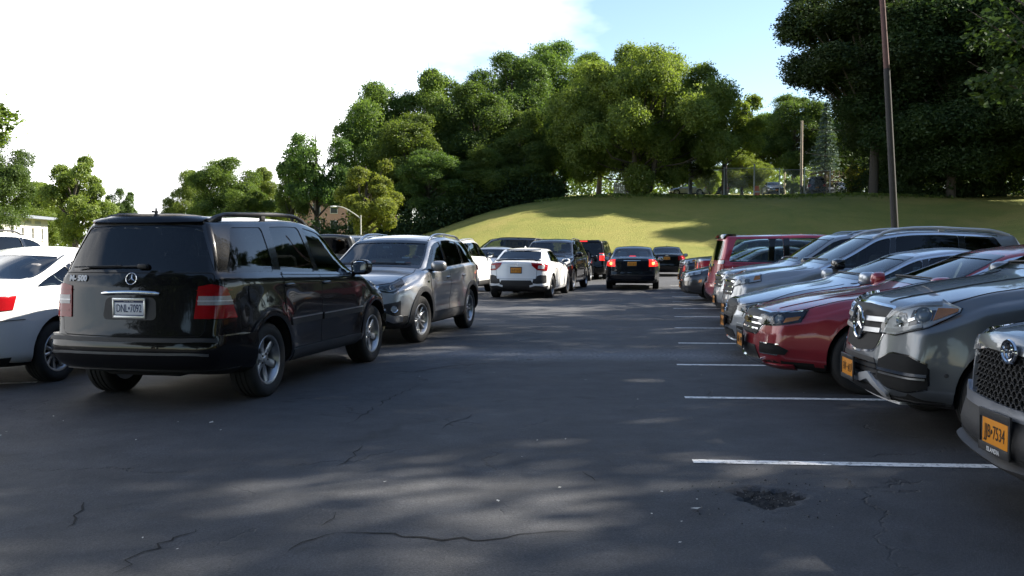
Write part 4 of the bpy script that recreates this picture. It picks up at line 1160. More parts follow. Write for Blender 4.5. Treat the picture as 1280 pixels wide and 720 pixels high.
def minivan(label, pt, lit=False):
    S = suv(wb=3.08, fo=.97, ro=1.09, W=1.98, H=1.76, R=.335, tw=.225, gc=.18, zhf=.95, zhc=1.12, cowl=-.05, xrf=-1.15, bf=1.03, br=1.09, rake=.28, roofr=-.03, sh=.035, flare=.008)
    hw = c_hw = .99
    S['wtop'] = [(S['xf'], hw - .27), (S['xf'] - .4, hw - .17), (S['xc'], hw - .10), (S['xrf'], hw - .22), (0, hw - .20), (S['xr'] + .4, hw - .19), (S['xr'], hw - .20)]
    S['wid'] = [(S['xr'], hw - .06), (S['xr'] + .3, hw - .01), (S['xr'] + .7, hw), (S['xf'] - .9, hw), (S['xf'] - .4, hw - .03), (S['xf'], hw - .13)]
    c = Car('parked_minivan', label, S, pt, cat='minivan'); CARS.append(c)
    windows(c, [(-2.28, -2.10, -1.05, -1.06), (-.92, -.92, .25, .22), (.37, .33, 1.42, 1.42)], [M_MIDTINT if lit else M_CLEAR] * 3, back=(1.14, 1.60, .78, .70, M_PRIV), rc=.06, tz=.055)
    doors(c, 1.28, .30, -1.02, sill=.33, hm=pt)
    c.bothstrip('slide_rail', 'side', [(-2.2, 1.065), (-1.05, 1.06)], .014, M_SEAM, off=.004, depth=.003)
    for s in (1, -1):
        l = c.patch('tail_light', 'wr', [(42, .84), (55, .84)], [(44, 1.16), (54, 1.16)], M_REDLIT if lit else M_RED, off=.014, depth=.03, n=10, rows=8, rc=.02, side=s, under=(M_SEAM, .007, .0035))
        if l: c.patch('reversing_lamp', 'wr', [(43, 1.06), (54, 1.06)], [(43.5, 1.14), (54, 1.14)], M_WHITEL, off=.018, depth=.006, n=8, rows=4, side=s, parent=l)
    c.patch('tailgate', 'rear', [(-.72, .62), (.72, .62)], [(-.80, 1.10), (.80, 1.10)], pt, off=.006, depth=.01, n=14, rows=8, rc=.03, under=(M_SEAM, .008, .0035))
    c.patch('rear_bumper', 'wr', [(a, .30) for a in np.linspace(-68, 68, 9)], [(a, .60) for a in np.linspace(-68, 68, 9)], pt, off=.04, depth=.06, n=34, rows=6)
    c.patch('spoiler', 'rear', [(-.70, 1.625), (.70, 1.625)], [(-.68, 1.70), (.68, 1.70)], M_GLOSSBLK if not lit else pt, off=.045, depth=.07, n=14, rows=4, rc=.03)
    c.patch('high_brake_lamp', 'rear', [(-.17, 1.65), (.17, 1.65)], [(-.17, 1.685), (.17, 1.685)], M_REDTHIRD if lit else M_RED, off=.051, depth=.01, n=8, rows=3)
    c.strip('tailgate_bar', 'rear', [(-.40, 1.02), (.40, 1.02)], .06, M_CHROME, off=.018, depth=.02)
    c.plate('rear', .90, M_PLATEY, M_PLATEK, None)
    headlamp(c, [(32, .70), (58, .74)], [(32, .90), (56, .92)], M_REFL, [(42, .81, .06)])
    c.patch('grille', 'front', [(-.42, .62), (.42, .62)], [(-.46, .84), (.46, .84)], M_GRILLE, off=.008, depth=.01, n=10, rows=5, rc=.03)
    c.mirror(1.02, 1.12, pt); c.seats(M_SEATG, rear=lit); c.wheels('five', M_ALLOY, rimr=.215)
    return c

def near_suv():
    S = suv(wb=2.69, fo=.92, ro=.99, W=1.855, H=1.69, R=.355, tw=.235, gc=.22, zhf=1.02, zhc=1.12, cowl=-.22, xrf=-1.12, bf=1.07, br=1.15, sh=.05, flare=.03, cF=.17, DF=.7)
    S['sbF'] = [(.22, .14), (.34, .02), (.42, .0), (.52, .03), (.60, .045), (.74, .05), (.90, .075), (1.0, .12), (1.1, .2)]
    c = Car('parked_suv', 'gunmetal SUV cut by the frame edge with mesh grille and gold plate in front', S, P_GUN, cat='SUV'); CARS.append(c)
    windows(c, [(-1.9, -1.7, -1.14, -1.16), (-1.04, -1.06, -.16, -.22), (-.06, -.14, 1.04, 1.04)], [M_PRIV, M_PRIV, M_MIDTINT], back=(1.16, 1.55, .66, .52, M_PRIV))
    doors(c, .92, -.1, -1.05, sill=.43); arches(c, M_GREYPL, .075, .014); sills(c, M_GREYPL)
    c.mirror(.72, 1.15, P_GUN)
    g = c.patch('grille', 'front', [(-.52, .60), (.52, .60)], [(-.56, .865), (-.2, .90), (.2, .90), (.56, .865)], M_GRILLE, off=.006, depth=.02, n=22, rows=8, rc=.03)
    mb = MB()                                                          # honeycomb bars of the grille
    for r in range(8):
        z = .615 + r * .034
        for k in range(-9, 10):
            y = k * .062 + (.031 if r % 2 else 0)
            if abs(y) > .49: continue
            p, n = c.on('front', y, z)
            for (dy, dz, ln, an) in ((0, .012, .036, 0), (.028, -.003, .036, .62), (-.028, -.003, .036, -.62)):
                mb.box(p + n * .012 + Vector((0, dy, dz)), (.018, ln, .007), rot=Matrix.Rotation(-an, 3, 'X'))
    o = mb.build('grille_mesh', M_BLACKPL, g, smooth=False); o['kind'] = 'stuff'
    c.strip('grille_top_bar', 'front', [(-.62, .875), (-.3, .915), (.3, .915), (.62, .875)], .075, P_GUN, off=.035, depth=.05, n=28)
    c.strip('grille_lower_frame', 'front', [(-.66, .635), (-.60, .575), (0, .565), (.60, .575), (.66, .635)], .065, M_SATIN2, off=.040, depth=.06, n=34)
    for s in (1, -1): c.strip('grille_side_frame', 'front', [(.60, .60), (.585, .74), (.61, .87)], .03, M_SATIN2, off=.022, depth=.04, side=s, n=10)
    q, n = c.on('front', 0, .885); e = ringset('oval_emblem', c.root, q + n * .05, FRONT_ROT, [(0, 0, .082, .060), (0, .010, .034, .050), (0, .026, .066, .026)], M_CHROME, .009, disc=(.08, .058, M_GLOSSBLK))
    c.patch('lower_bumper', 'wf', [(a, .285 + .04 * abs(a) / 60) for a in np.linspace(-60, 60, 9)], [(a, .54) for a in np.linspace(-60, 60, 9)], M_BLACKPL, off=.030, depth=.06, n=40, rows=8)
    c.patch('bumper_lip', 'wf', [(a, .25 + .05 * abs(a) / 56) for a in np.linspace(-56, 56, 9)], [(a, .325 + .05 * abs(a) / 56) for a in np.linspace(-56, 56, 9)], M_GREYPL, off=.075, depth=.08, n=40, rows=5, rc=.02)
    c.strip('lip_groove', 'wf', [(a, .345 + .05 * abs(a) / 56) for a in np.linspace(-54, 54, 9)], .012, M_SEAM, off=.034, depth=.01, n=36)
    c.plate('front', .455, M_PLATEY, M_PLATEK, 'JJB•7534', off=.050, frame=M_BLACKPL, frame_pad=.034, top=None, bottom='ISLANDIA', h=.160)
    headlamp(c, [(34, .80), (60, .86)], [(33, .93), (58, .98)], M_LAMPDK, [(42, .87, .04), (48, .88, .04)], drl=[([(34, .82), (58, .88)], .012, M_WHITEL)])
    c.bothstrip('hood_gap', 'top', [(1.05, .70), (1.5, .735), (1.95, .70), (2.10, .60)], .008, M_SEAM, off=.004, depth=.003, n=26)
    c.patch('tail_light', 'wr', [(-60, 1.0), (-36, 1.0)], [(-60, 1.1), (-36, 1.1)], M_RED, off=.01, depth=.02)
    c.patch('tail_light', 'wr', [(36, 1.0), (60, 1.0)], [(36, 1.1), (60, 1.1)], M_RED, off=.01, depth=.02)
    c.seats(M_SEATD); c.wheels('five')
    place_front(c, 2.64, 5.02, R_(176))
    return c
M_SATIN2 = mat('silver trim', (0.36, 0.38, 0.42), rough=0.28, metal=0.8)

def graphite_suv():
    S = suv(wb=2.915, fo=.86, ro=1.03, W=1.935, H=1.77, R=.37, tw=.265, gc=.23, zhf=1.08, zhc=1.24, cowl=-.36, xrf=-1.25, bf=1.14, br=1.2, sh=.06, flare=.02, cF=.24, DF=.85)
    S['sbF'] = [(.22, .20), (.32, .06), (.42, .0), (.58, .0), (.72, .03), (.95, .08), (1.06, .15), (1.2, .25)]
    S['belt'] = [(S['xf'], .86), (c_ := S['xf'] - .5, 1.02), (1.45, 1.07), (S['xc'], 1.14), (-1.4, 1.19), (S['xr'], 1.2)]
    c = Car('parked_suv', 'graphite grey SUV with an amber tipped headlight and chrome skid trim', S, P_GRAPH, cat='SUV'); CARS.append(c)
    windows(c, [(-2.05, -1.8, -1.22, -1.24), (-1.12, -1.14, -.2, -.26), (-.1, -.18, 1.04, 1.04)], [M_PRIV, M_PRIV, M_MIDTINT], back=(1.24, 1.6, .66, .54, M_PRIV))
    doors(c, .98, -.15, -1.12, sill=.44); c.mirror(.74, 1.22, P_GRAPH)
    for s in (1, -1):
        h = c.patch('headlight', 'wf', [(27.5, .80), (37, .80), (52, .87), (63.5, .985)], [(27, .86), (33, .965), (45, 1.035), (56, 1.05), (64, 1.005)], M_REFL, off=.006, depth=.02, n=30, rows=9, rc=.03, side=s, under=(M_GLOSSBLK, .010, .0035))
        for (a, z, r) in ((49.5, .955, .062), (40, .915, .055)):
            p, n = c.on('wf', a, z, s); mb = MB(); mb.lathe([(0, .020), (r * .5, .018), (r * .72, .010), (r * .74, .004)], 20, axis='x'); mb.lathe([(r * .78, .004), (r, .016), (r * 1.06, .010), (r * 1.06, -.01)], 20, axis='x', mi=1)
            b = mb.build('headlight_bulb', [M_LENS2, M_CHROME], h, sharp=60); b.location = p; b.rotation_euler = n.to_track_quat('X', 'Z').to_euler()
        c.patch('lamp_inner_housing', 'wf', [(44, .87), (53, .915)], [(45, .985), (54, .99)], M_LAMPIN, off=.010, depth=.004, n=10, rows=5, rc=.02, side=s, parent=h)
        c.patch('turn_lamp', 'wf', [(53.2, .915), (62.8, .985)], [(54.5, 1.005), (63, 1.005)], M_AMBER, off=.015, depth=.006, n=10, rows=5, rc=.02, side=s, parent=h)
        c.strip('daytime_lamp', 'wf', [(30, .905), (36, .975), (46, 1.02), (56, 1.033)], .020, M_WHITEL, off=.017, depth=.008, side=s, parent=h, n=20)
        c.strip('lamp_bright_bar', 'wf', [(30, .825), (38, .83), (50, .875)], .028, M_WHITEL, off=.015, depth=.006, side=s, parent=h, n=14)
        c.strip('lamp_fin', 'wf', [(36, .86), (43, .90), (47, .93)], .018, M_CHROME, off=.020, depth=.012, side=s, parent=h, n=10)
        c.patch('headlight_lens', 'wf', [(27.5, .80), (37, .80), (52, .87), (63.5, .985)], [(27, .86), (33, .965), (45, 1.035), (56, 1.05), (64, 1.005)], M_LENS, off=.028, depth=.024, n=26, rows=8, rc=.03, side=s, parent=h)
        v = c.patch('bumper_vent', 'wf', [(27, .46), (32, .405), (45, .395), (53, .43)], [(28, .60), (36, .66), (46, .655), (53, .60)], M_VENT, off=.008, depth=.02, n=18, rows=8, rc=.04, side=s, under=(M_GLOSSBLK, .012, .0035))
        c.strip('vent_blade', 'wf', [(28.5, .535), (40, .53), (52.5, .525)], .022, M_CHROME, off=.024, depth=.02, side=s, parent=v, n=16)
        c.strip('vent_blade', 'wf', [(29, .505), (40, .50), (52, .497)], .012, M_SATIN, off=.020, depth=.016, side=s, parent=v, n=16)
    g = c.patch('grille', 'front', [(-.36, .66), (0, .63), (.36, .66)], [(-.50, .985), (0, 1.0), (.50, .985)], M_GRILLE, off=.008, depth=.02, n=20, rows=10, rc=.06, under=(M_CHROME, .018, .004))
    for z, w in ((.80, .42), (.885, .46)):
        for s in (1, -1): c.strip('grille_slat', 'front', [(.13, z), (w, z + .01)], .036, M_SATIN, off=.035, depth=.035, side=s, parent=g, n=12)
    q, n = c.on('front', 0, .84); star(g, q + n * .04, FRONT_ROT, .125, ring=.10)
    c.patch('lower_grille', 'front', [(-.48, .44), (.48, .44)], [(-.38, .60), (.38, .60)], M_BLACKPL, off=.006, depth=.012, n=12, rows=6, rc=.03)
    for z in (.48, .52, .56): c.strip('grille_slat', 'front', [(-.42, z), (.42, z)], .010, M_GLOSSBLK, off=.014, depth=.010)
    c.strip('skid_trim', 'wf', [(-32, .33), (-27, .40), (-20, .465), (-10, .43), (0, .42), (10, .43), (20, .465), (27, .40), (32, .33)], .055, M_RAIL, off=.030, depth=.03, n=44)
    c.patch('skid_plate', 'wf', [(a, .27) for a in np.linspace(-30, 30, 9)], [(a, .38) for a in np.linspace(-27, 27, 9)], M_BLACKPL, off=.020, depth=.04, n=24, rows=4)
    c.strip('skid_edge', 'wf', [(a, .275) for a in np.linspace(-34, 34, 9)], .022, M_RAIL, off=.034, depth=.02, n=30)
    for s in (1, -1):
        p, n = c.on('wf', 59.5, .53, s); mb = MB(); mb.lathe([(0, .004), (.014, .003), (.016, 0)], 12, axis='x'); b = mb.build('parking_sensor', M_GREYPL, c.root); b.location = p; b.rotation_euler = n.to_track_quat('X', 'Z').to_euler()
    c.plate('front', .485, M_PLATEY, M_PLATEK, None, off=.065, frame_pad=.02, w=.305)
    c.patch('lower_bumper', 'wf', [(a, .25) for a in np.linspace(-62, 62, 9)], [(a, .32) for a in np.linspace(-62, 62, 9)], M_BLACKPL, off=.006, depth=.03, n=30, rows=3)
    c.bothstrip('hood_gap', 'top', [(1.0, .76), (1.5, .80), (1.9, .76), (2.10, .62), (2.17, .5)], .008, M_SEAM, off=.004, depth=.003, n=30)
    c.bothstrip('hood_crease', 'top', [(1.05, .34), (1.6, .36), (2.15, .30)], .02, P_GRAPH, off=.008, depth=.01, n=24)
    arches(c, P_GRAPH, .035, .008)
    for s in (1, -1): c.patch('tail_light', 'wr', [(36, .98), (60, .98)], [(36, 1.12), (60, 1.12)], M_RED, off=.012, depth=.02, side=s)
    c.seats(M_SEATD); c.wheels('five', rimr=.25)
    place_front(c, 2.80, 7.62, R_(176))
    return c

def red_sedan():
    S = sedan(wb=2.837, fo=1.04, ro=1.23, W=1.854, H=1.49, R=.345, tw=.235, gc=.19, zhf=.84, zhc=1.05, cowl=-.42, xrf=-1.40, bf=.98, br=1.04, zdk=1.10, flare=.025, cF=.30, DF=.95)
    S['sbF'] = [(.19, .16), (.30, .04), (.42, .0), (.58, .02), (.74, .07), (.80, .11), (.86, .16), (1.0, .3)]
    c = Car('parked_car', 'deep red sedan between two grey cars with a chrome edged grille', S, P_RED, cat='car'); CARS.append(c)
    windows(c, [(-1.60, -1.2, -1.06, -1.04), (-.98, -.96, -.12, -.16), (-.02, -.08, .95, .95)], [M_MIDTINT] * 3, back=(1.13, 1.37, .66, .54, M_MIDTINT), tz=.05)
    doors(c, .96, -.07, -1.0, hm=P_RED); c.mirror(.74, 1.06, P_RED)
    c.bothstrip('window_chrome', 'side', [(x, float(c.ze(x)) - .038) for x in np.linspace(.93, -1.2, 24)], .022, M_CHROME, off=.006, depth=.01, n=44)
    headlamp(c, [(25, .655), (44, .665), (58, .71)], [(27, .745), (44, .785), (60.5, .815)], M_LAMPDK, [(45, .725, .048), (38, .715, .036)], amber=([(48.5, .69), (56.5, .72)], [(49, .735), (57.5, .755)]), drl=[([(27, .68), (32.5, .735)], .03, M_WHITEL), ([(33, .775), (46, .785), (58, .805)], .012, M_CHROME)], rc=.02)
    g = c.patch('grille', 'front', [(-.40, .56), (.40, .56)], [(-.56, .775), (0, .79), (.56, .775)], M_GRILLE, off=.008, depth=.015, n=18, rows=8, rc=.02, under=(M_CHROME, .014, .004))
    for k in range(3): c.strip('grille_slat', 'front', [(-.42 - k * .045, .605 + k * .053), (.42 + k * .045, .605 + k * .053)], .015, M_CHROME, off=.018, depth=.014, parent=g, n=16)
    q, n = c.on('front', 0, .675)
    mb = MB(); mb.prism([(-.085, -.018), (-.03, -.018), (-.03, -.034), (.03, -.034), (.03, -.018), (.085, -.018), (.095, .018), (.04, .018), (.04, .034), (-.02, .034), (-.02, .018), (-.075, .018)], -.006, .006, 'z')
    o = mb.build('cross_emblem', mat('gold emblem', (.75, .52, .18), rough=.25, metal=1), g, smooth=False); o.location = q + n * .03; o.rotation_euler = FRONT_ROT
    for s in (1, -1):
        v = c.patch('bumper_vent', 'wf', [(30, .37), (50, .375)], [(31, .475), (46, .475), (52, .42)], M_VENT, off=.008, depth=.015, n=16, rows=6, rc=.02, side=s)
        c.strip('vent_chrome', 'wf', [(47, .478), (30.5, .478), (29.5, .37), (46, .372)], .010, M_CHROME, off=.010, depth=.008, side=s, parent=v, n=30)
    c.strip('bumper_lip', 'wf', [(a, .25) for a in np.linspace(-54, 54, 9)], .05, P_RED, off=.020, depth=.03, n=36)
    c.patch('lower_grille', 'front', [(-.42, .30), (.42, .30)], [(-.40, .44), (.40, .44)], M_BLACKPL, off=.008, depth=.012, n=12, rows=5, rc=.02)
    c.strip('bumper_chrome', 'front', [(-.5, .30), (0, .285), (.5, .30)], .035, M_CHROME, off=.03, depth=.03, n=18)
    c.plate('front', .46, M_PLATEY, M_PLATEK, None, off=.055, frame_pad=.02)
    c.bothstrip('hood_gap', 'top', [(.95, .72), (1.5, .755), (2.0, .70), (2.2, .62)], .007, M_SEAM, off=.004, depth=.003, n=30)
    c.bothstrip('hood_crease', 'top', [(.98, .44), (1.5, .48), (2.18, .42)], .016, P_RED, off=.006, depth=.008, n=24)
    for s in (1, -1): c.patch('tail_light', 'wr', [(36, .84), (60, .86)], [(36, .99), (60, 1.0)], M_RED, off=.012, depth=.02, side=s)
    c.seats(M_SEATD, zb=.42); c.wheels('five', rimr=.235)
    place_front(c, 2.52, 10.15, R_(176))
    return c

def ice_sedan():
    S = sedan(wb=2.85, fo=.85, ro=1.10, W=1.82, H=1.45, R=.34, tw=.235, gc=.16, zhf=.80, zhc=1.02, cowl=-.50, xrf=-1.42, bf=.96, br=1.02, zdk=1.06, flare=.025, cF=.30, DF=.9)
    c = Car('parked_car', 'ice silver sedan behind the red sedan with a black mesh grille', S, P_ICE, cat='car'); CARS.append(c)
    windows(c, [(-1.60, -1.2, -1.06, -1.04), (-.98, -.96, -.12, -.16), (-.02, -.08, .86, .86)], [M_MIDTINT] * 3, back=(1.09, 1.33, .66, .54, M_MIDTINT), tz=.05)
    doors(c, .96, -.07, -1.0, hm=M_CHROME); c.mirror(.66, 1.04, P_ICE)
    c.bothstrip('window_chrome', 'side', [(x, float(c.ze(x)) - .038) for x in np.linspace(.84, -1.2, 24)], .020, M_CHROME, off=.006, depth=.01, n=44)
    headlamp(c, [(30, .63), (42, .61), (58, .70)], [(29, .68), (44, .72), (60, .76)], M_LAMPDK, [(44, .665, .042), (38, .655, .036)], drl=[([(31, .672), (44, .705), (58, .745)], .012, M_WHITEL)], rc=.015)
    g = c.patch('grille', 'front', [(-.30, .44), (.30, .44)], [(-.44, .70), (-.2, .755), (.2, .755), (.44, .70)], M_GRILLE, off=.008, depth=.015, n=18, rows=8, rc=.03, under=(M_GLOSSBLK, .02, .0035))
    for k in range(5): c.strip('grille_slat', 'front', [(-.34, .49 + k * .045), (.34, .49 + k * .045)], .010, M_BLACKPL, off=.014, depth=.010, parent=g, n=12)
    q, n = c.on('front', 0, .63); ringset('oval_emblem', g, q + n * .025, FRONT_ROT, [(0, 0, .06, .045)], M_CHROME, .009)
    for s in (1, -1):
        c.patch('bumper_vent', 'wf', [(29, .29), (46, .30)], [(31, .43), (40, .42)], M_BLACKPL, off=.008, depth=.015, n=12, rows=5, rc=.02, side=s)
        c.strip('vent_blade', 'wf', [(30, .46), (42, .45), (47, .40)], .02, P_ICE, off=.02, depth=.02, side=s)
    c.patch('lower_grille', 'front', [(-.4, .27), (.4, .27)], [(-.34, .37), (.34, .37)], M_BLACKPL, off=.008, depth=.012, n=12, rows=5, rc=.02)
    c.strip('bumper_lip', 'wf', [(a, .22) for a in np.linspace(-54, 54, 9)], .04, P_ICE, off=.025, depth=.03, n=36)
    c.plate('front', .46, M_PLATEY, M_PLATEK, None, off=.04)
    c.bothstrip('hood_gap', 'top', [(.90, .72), (1.5, .745), (2.0, .70), (2.15, .6)], .007, M_SEAM, off=.004, depth=.003, n=30)
    for s in (1, -1): c.patch('tail_light', 'wr', [(36, .84), (60, .86)], [(36, .97), (60, .98)], M_RED, off=.012, depth=.02, side=s)
    c.seats(M_SEATD, zb=.42); c.wheels('twin5', rimr=.235)
    place_front(c, 2.90, 12.75, R_(176))
    return c

def rogue():
    c = generic_suv('parked_suv', 'mid grey SUV with long silver roof rails and amber tipped headlight', P_MID,
        dict(wb=2.72, fo=.95, ro=1.02, W=1.85, H=1.735, R=.355, tw=.225, zhf=1.03, zhc=1.17, cowl=-.32, xrf=-1.28, bf=1.10, br=1.16), clad=M_GREYPL, chrome=True, glass_=[M_PRIV, M_PRIV, M_MIDTINT], mirrorm=M_GLOSSBLK)
    c.rails(M_RAIL, -1.9, .12, .60, h=.055, r=.026)
    c.bothstrip('window_chrome', 'side', [(x, float(c.ze(x)) - .036) for x in np.linspace(.98, -1.7, 26)], .026, M_CHROME, off=.006, depth=.01, n=44)
    c.bothstrip('hood_gap', 'top', [(1.05, .72), (1.5, .75), (1.95, .70), (2.1, .60)], .008, M_SEAM, off=.004, depth=.003, n=26)
    place_front(c, 3.45, 15.3, R_(176)); return c
# ------------------------------------------------------------------ placing every car
def place_rear(c, X, Y, rz):
    d = Vector((math.cos(rz), math.sin(rz), 0)); c.place(Vector((X, Y, 0)) - d * c.xr, rz)
def all_cars():
    black_suv(); grey_suv(); white_sedan()
    c = generic_suv('parked_suv', 'white wagon with dark roof rail behind the white sedan', P_WHITE, dict(H=1.73, wb=2.7), rails=M_BLACKPL, glass_=[M_PRIV, M_PRIV, M_MIDTINT], group='white cars parked on the far left side of the lot')
    A = G(53, 306, 1.02); c.place_axle(-1, fpx=None, rpx=(0, 0), head=80) if False else None
    c.place(Vector((-9.2, 16.7, 0)), R_(90 - 13))
    c = generic_suv('parked_suv', 'white SUV glimpsed between the black SUV and the grey silver SUV', P_WHITE, dict(H=1.66, wb=2.66), glass_=[M_MIDTINT] * 3, seats=M_SEATG)
    c.place(Vector((-5.05, 18.3, 0)), R_(90 - 13))
    c = generic_suv('parked_off_roader', 'dark boxy off roader with flat roof seen over the grey silver SUV', P_DGREY, dict(H=1.82, wb=2.95, rake=.06, xrf=-.62, cowl=-.32, roofr=-.02, br=1.2, bf=1.18, zhf=1.12, zhc=1.2, R=.39, W=1.87), boxy=True, clad=M_BLACKPL, cat='off-roader')
    c.place(Vector((-4.6, 28.6, 0)), R_(90 - 13))
    c = generic_suv('parked_suv', 'white boxy SUV with black cladding between the grey SUV and white hatchback', P_WHITE, dict(H=1.69, wb=2.57, fo=.82, ro=.85, W=1.80, zhf=1.02, zhc=1.14, bf=1.10, br=1.16, rake=.22, xrf=-.95), clad=M_BLACKPL, rails=M_SATIN, boxy=True, mirrorm=M_GLOSSBLK)
    c.place_axle(-1, fpx=(612, 364), head=90 - 12.5)
    white_hatch()
    c = generic_suv('parked_suv', 'black SUV facing the camera close behind the white hatchback', P_BLACK, dict(H=1.73, wb=2.91, W=1.93, zhf=1.06, zhc=1.18, bf=1.10, br=1.16, R=.37, ro=1.02, fo=.9), rails=M_BLACKPL, chrome=True, glass_=[M_PRIV, M_PRIV, M_MIDTINT], seats=M_SEATG)
    c.place_axle(1, fpx=(714, 363.5), head=-90 - 12.5)
    c = generic_sedan('parked_car', 'pale silver sedan glimpsed behind the white hatchback roof', P_STEEL, dict(), seats=M_SEATG)
    c.place(Vector((-.75, 37.0, 0)), R_(-90 - 12.5))
    c = generic_suv('parked_suv', 'dark SUV standing crosswise behind the white cars with long window band', P_NAVY, dict(H=1.88, wb=3.1, fo=.95, ro=1.2, W=1.98, R=.38, zhf=1.08, zhc=1.2, bf=1.12, br=1.18, rake=.2), rails=M_BLACKPL, boxy=True)
    c.place(Vector((-.6, 46.0, 0)), R_(180 + 6))
    c = generic_sedan('parked_car', 'dark sedan with its nose showing beside the black SUV', P_BLACK2, dict(W=1.82), cat='car')
    c.place_axle(1, fpx=(736, 351), head=-90 - 12)
    c = minivan('black minivan seen from behind with its high brake lamp lit', P_BLACK, lit=True)
    c.place_axle(-1, rpx=(757, 349), head=90 - 12)
    c = generic_sedan('moving_car', 'black sedan in the middle of the aisle with both tail lamps lit', P_BLACK2, dict(W=1.82, H=1.475, zdk=1.08), lit=True, lamp=([(34, .78), (60, .80)], [(35, 1.02), (57, 1.0)]), glass_=M_CLEAR, seats=M_SEATG)
    c.patch('high_brake_lamp', 'rear', [(-.13, 1.125), (.13, 1.125)], [(-.10, 1.16), (.10, 1.16)], M_REDTHIRD, off=-.02, depth=.01, n=8, rows=3)
    c.strip('trunk_trim', 'rear', [(-.28, .985), (.28, .985)], .022, M_SATIN, off=.012, depth=.012)
    c.strip('bumper_line', 'wr', [(a, .50) for a in np.linspace(-44, 44, 9)], .014, M_GREYPL, off=.008, depth=.008, n=24)
    c.place_axle(-1, rpx=(820, 361), head=90 - 8.5)
    c = generic_sedan('parked_car', 'black sedan beyond the lit sedan with round emblem and gold plate', P_BLACK, dict(W=1.83, H=1.47, zdk=1.09), glass_=M_CLEAR)
    q, n = c.on('rear', 0, .97); ringset('round_emblem', c.root, q + n * .01, REAR_ROT, [(0, 0, .06, .06), (0, .01, .03, .04)], M_CHROME, .008)
    mb = MB(); mb.ell((0, 0, .03), (.07, .018, .05)); o = mb.build('roof_aerial', P_BLACK, c.root); q, n = c.on('top', -.75, 0); o.location = q
    c.place_axle(-1, rpx=(854, 345), head=90 - 9)
    # right hand row, noses to the aisle
    near_suv(); graphite_suv(); red_sedan(); ice_sedan(); rogue()
    c = generic_suv('parked_suv', 'pale silver SUV squeezed between the burgundy minivan and the mid grey SUV', P_STEEL, dict(H=1.74, wb=2.66, zhf=1.04, zhc=1.16, bf=1.09, br=1.15), chrome=True, rails=M_SATIN)
    place_front(c, 3.86, 17.9, R_(176))
    c = minivan('burgundy minivan parked nose in with its tail to the aisle', P_BURG)
    place_rear(c, 4.62, 22.2, R_(-4.5))
    c = generic_sedan('parked_car', 'dark grey sedan with orange side reflector beside the burgundy minivan', P_DGREY, dict(W=1.86, zhf=.80, zhc=1.02, H=1.47, fo=.85))
    c.both('side_marker', 'wf', [(58, .52), (63, .53)], [(58.5, .585), (63.5, .60)], M_AMBER, off=.006, depth=.006, n=6, rows=4)
    place_front(c, 4.55, 25.4, R_(176))
    c = generic_sedan('parked_car', 'silver car backed to the aisle with a red tail lamp between dark cars', P_STEEL, dict(W=1.82, zdk=1.12))
    place_rear(c, 5.5, 28.3, R_(-4.5))
    c = generic_suv('parked_suv', 'dark blue SUV with nose to the aisle, farthest in the right hand row', P_NAVY, dict(H=1.72, zhf=1.06, zhc=1.16, bf=1.1, br=1.16))
    place_front(c, 5.5, 31.0, R_(176))
    # on the upper lot behind the fence
    hill = [('parked_car', 'pale green silver hatchback parked on the hilltop below the broad tree', P_STEEL, 859, 243, 112, 172, 's'),
            ('parked_car', 'grey car with low nose next to the pale hatchback on the hilltop', P_DGREY, 884, 243, 113, 188, 'c'),
            ('parked_car', 'car with bright windscreen facing the slope behind the fence', P_GUN, 965, 243, 105, -95, 'c'),
            ('parked_van', 'black van seen from behind beside the pale utility pole on the hilltop', P_BLACK, 1014, 244, 100, 84, 'v'),
            ('parked_car', 'blue grey car half hidden by bushes right of the black van', P_ICE, 1052, 244, 106, -80, 'c')]
    for nm, lb, pt, u, v, Y, rz, k in hill:
        if k == 'c': c = generic_sedan(nm, lb, pt, dict(H=1.5), detail=0, group='cars parked on the hilltop', seats=None, glass_=M_CLEAR)
        elif k == 's': c = generic_suv(nm, lb, pt, dict(H=1.55, zhf=.88, zhc=1.0, bf=.98, br=1.05), detail=0, group='cars parked on the hilltop', glass_=[M_CLEAR] * 3, seats=None, cat='car')
        else: c = generic_suv(nm, lb, pt, dict(H=1.95, rake=.2, W=1.95, wb=2.9), boxy=True, detail=0, group='cars parked on the hilltop', seats=None, cat='van')
        X = (u - 640) / FPX * Y
        c.root.location = (X, Y, hill_z(X, Y) + .02); c.root.rotation_euler = (0, 0, R_(rz))

# ------------------------------------------------------------------ ground
def lot_right(y): return 9.2 + 0.16 * (y - 8)
LOT_BACK = 53.0
def _sig(t): return 1 / (1 + np.exp(-t))
def hill_z(x, y):
    x = np.asarray(x, float); y = np.asarray(y, float)
    d1 = y - LOT_BACK; d2 = (x - lot_right(np.minimum(y, 60)))
    d = np.where(d1 > d2, d1 + .35 * np.log1p(np.exp((d2 - d1) / .35 / 8)) * 0, d2)
    d = np.maximum(d1, d2)
    Hc = 0.15 + 4.6 * _sig((x + 5.2) / 3.0) + 1.2 * _sig((x + 20) / 3.5)
    t = np.clip(d / 33.0, 0, 1); s = t * t * (3 - 2 * t)
    s = .62 * s + .38 * t
    und = .12 * np.sin(x * .31 + 1.3) * np.sin(y * .27) * np.clip(d / 8, 0, 1)
    z = -0.03 + Hc * s + und * (Hc > 2) + .058 * np.clip(d - 31, 0, 50) * _sig((x + 1) / 3.0)
    return z if z.ndim else float(z)
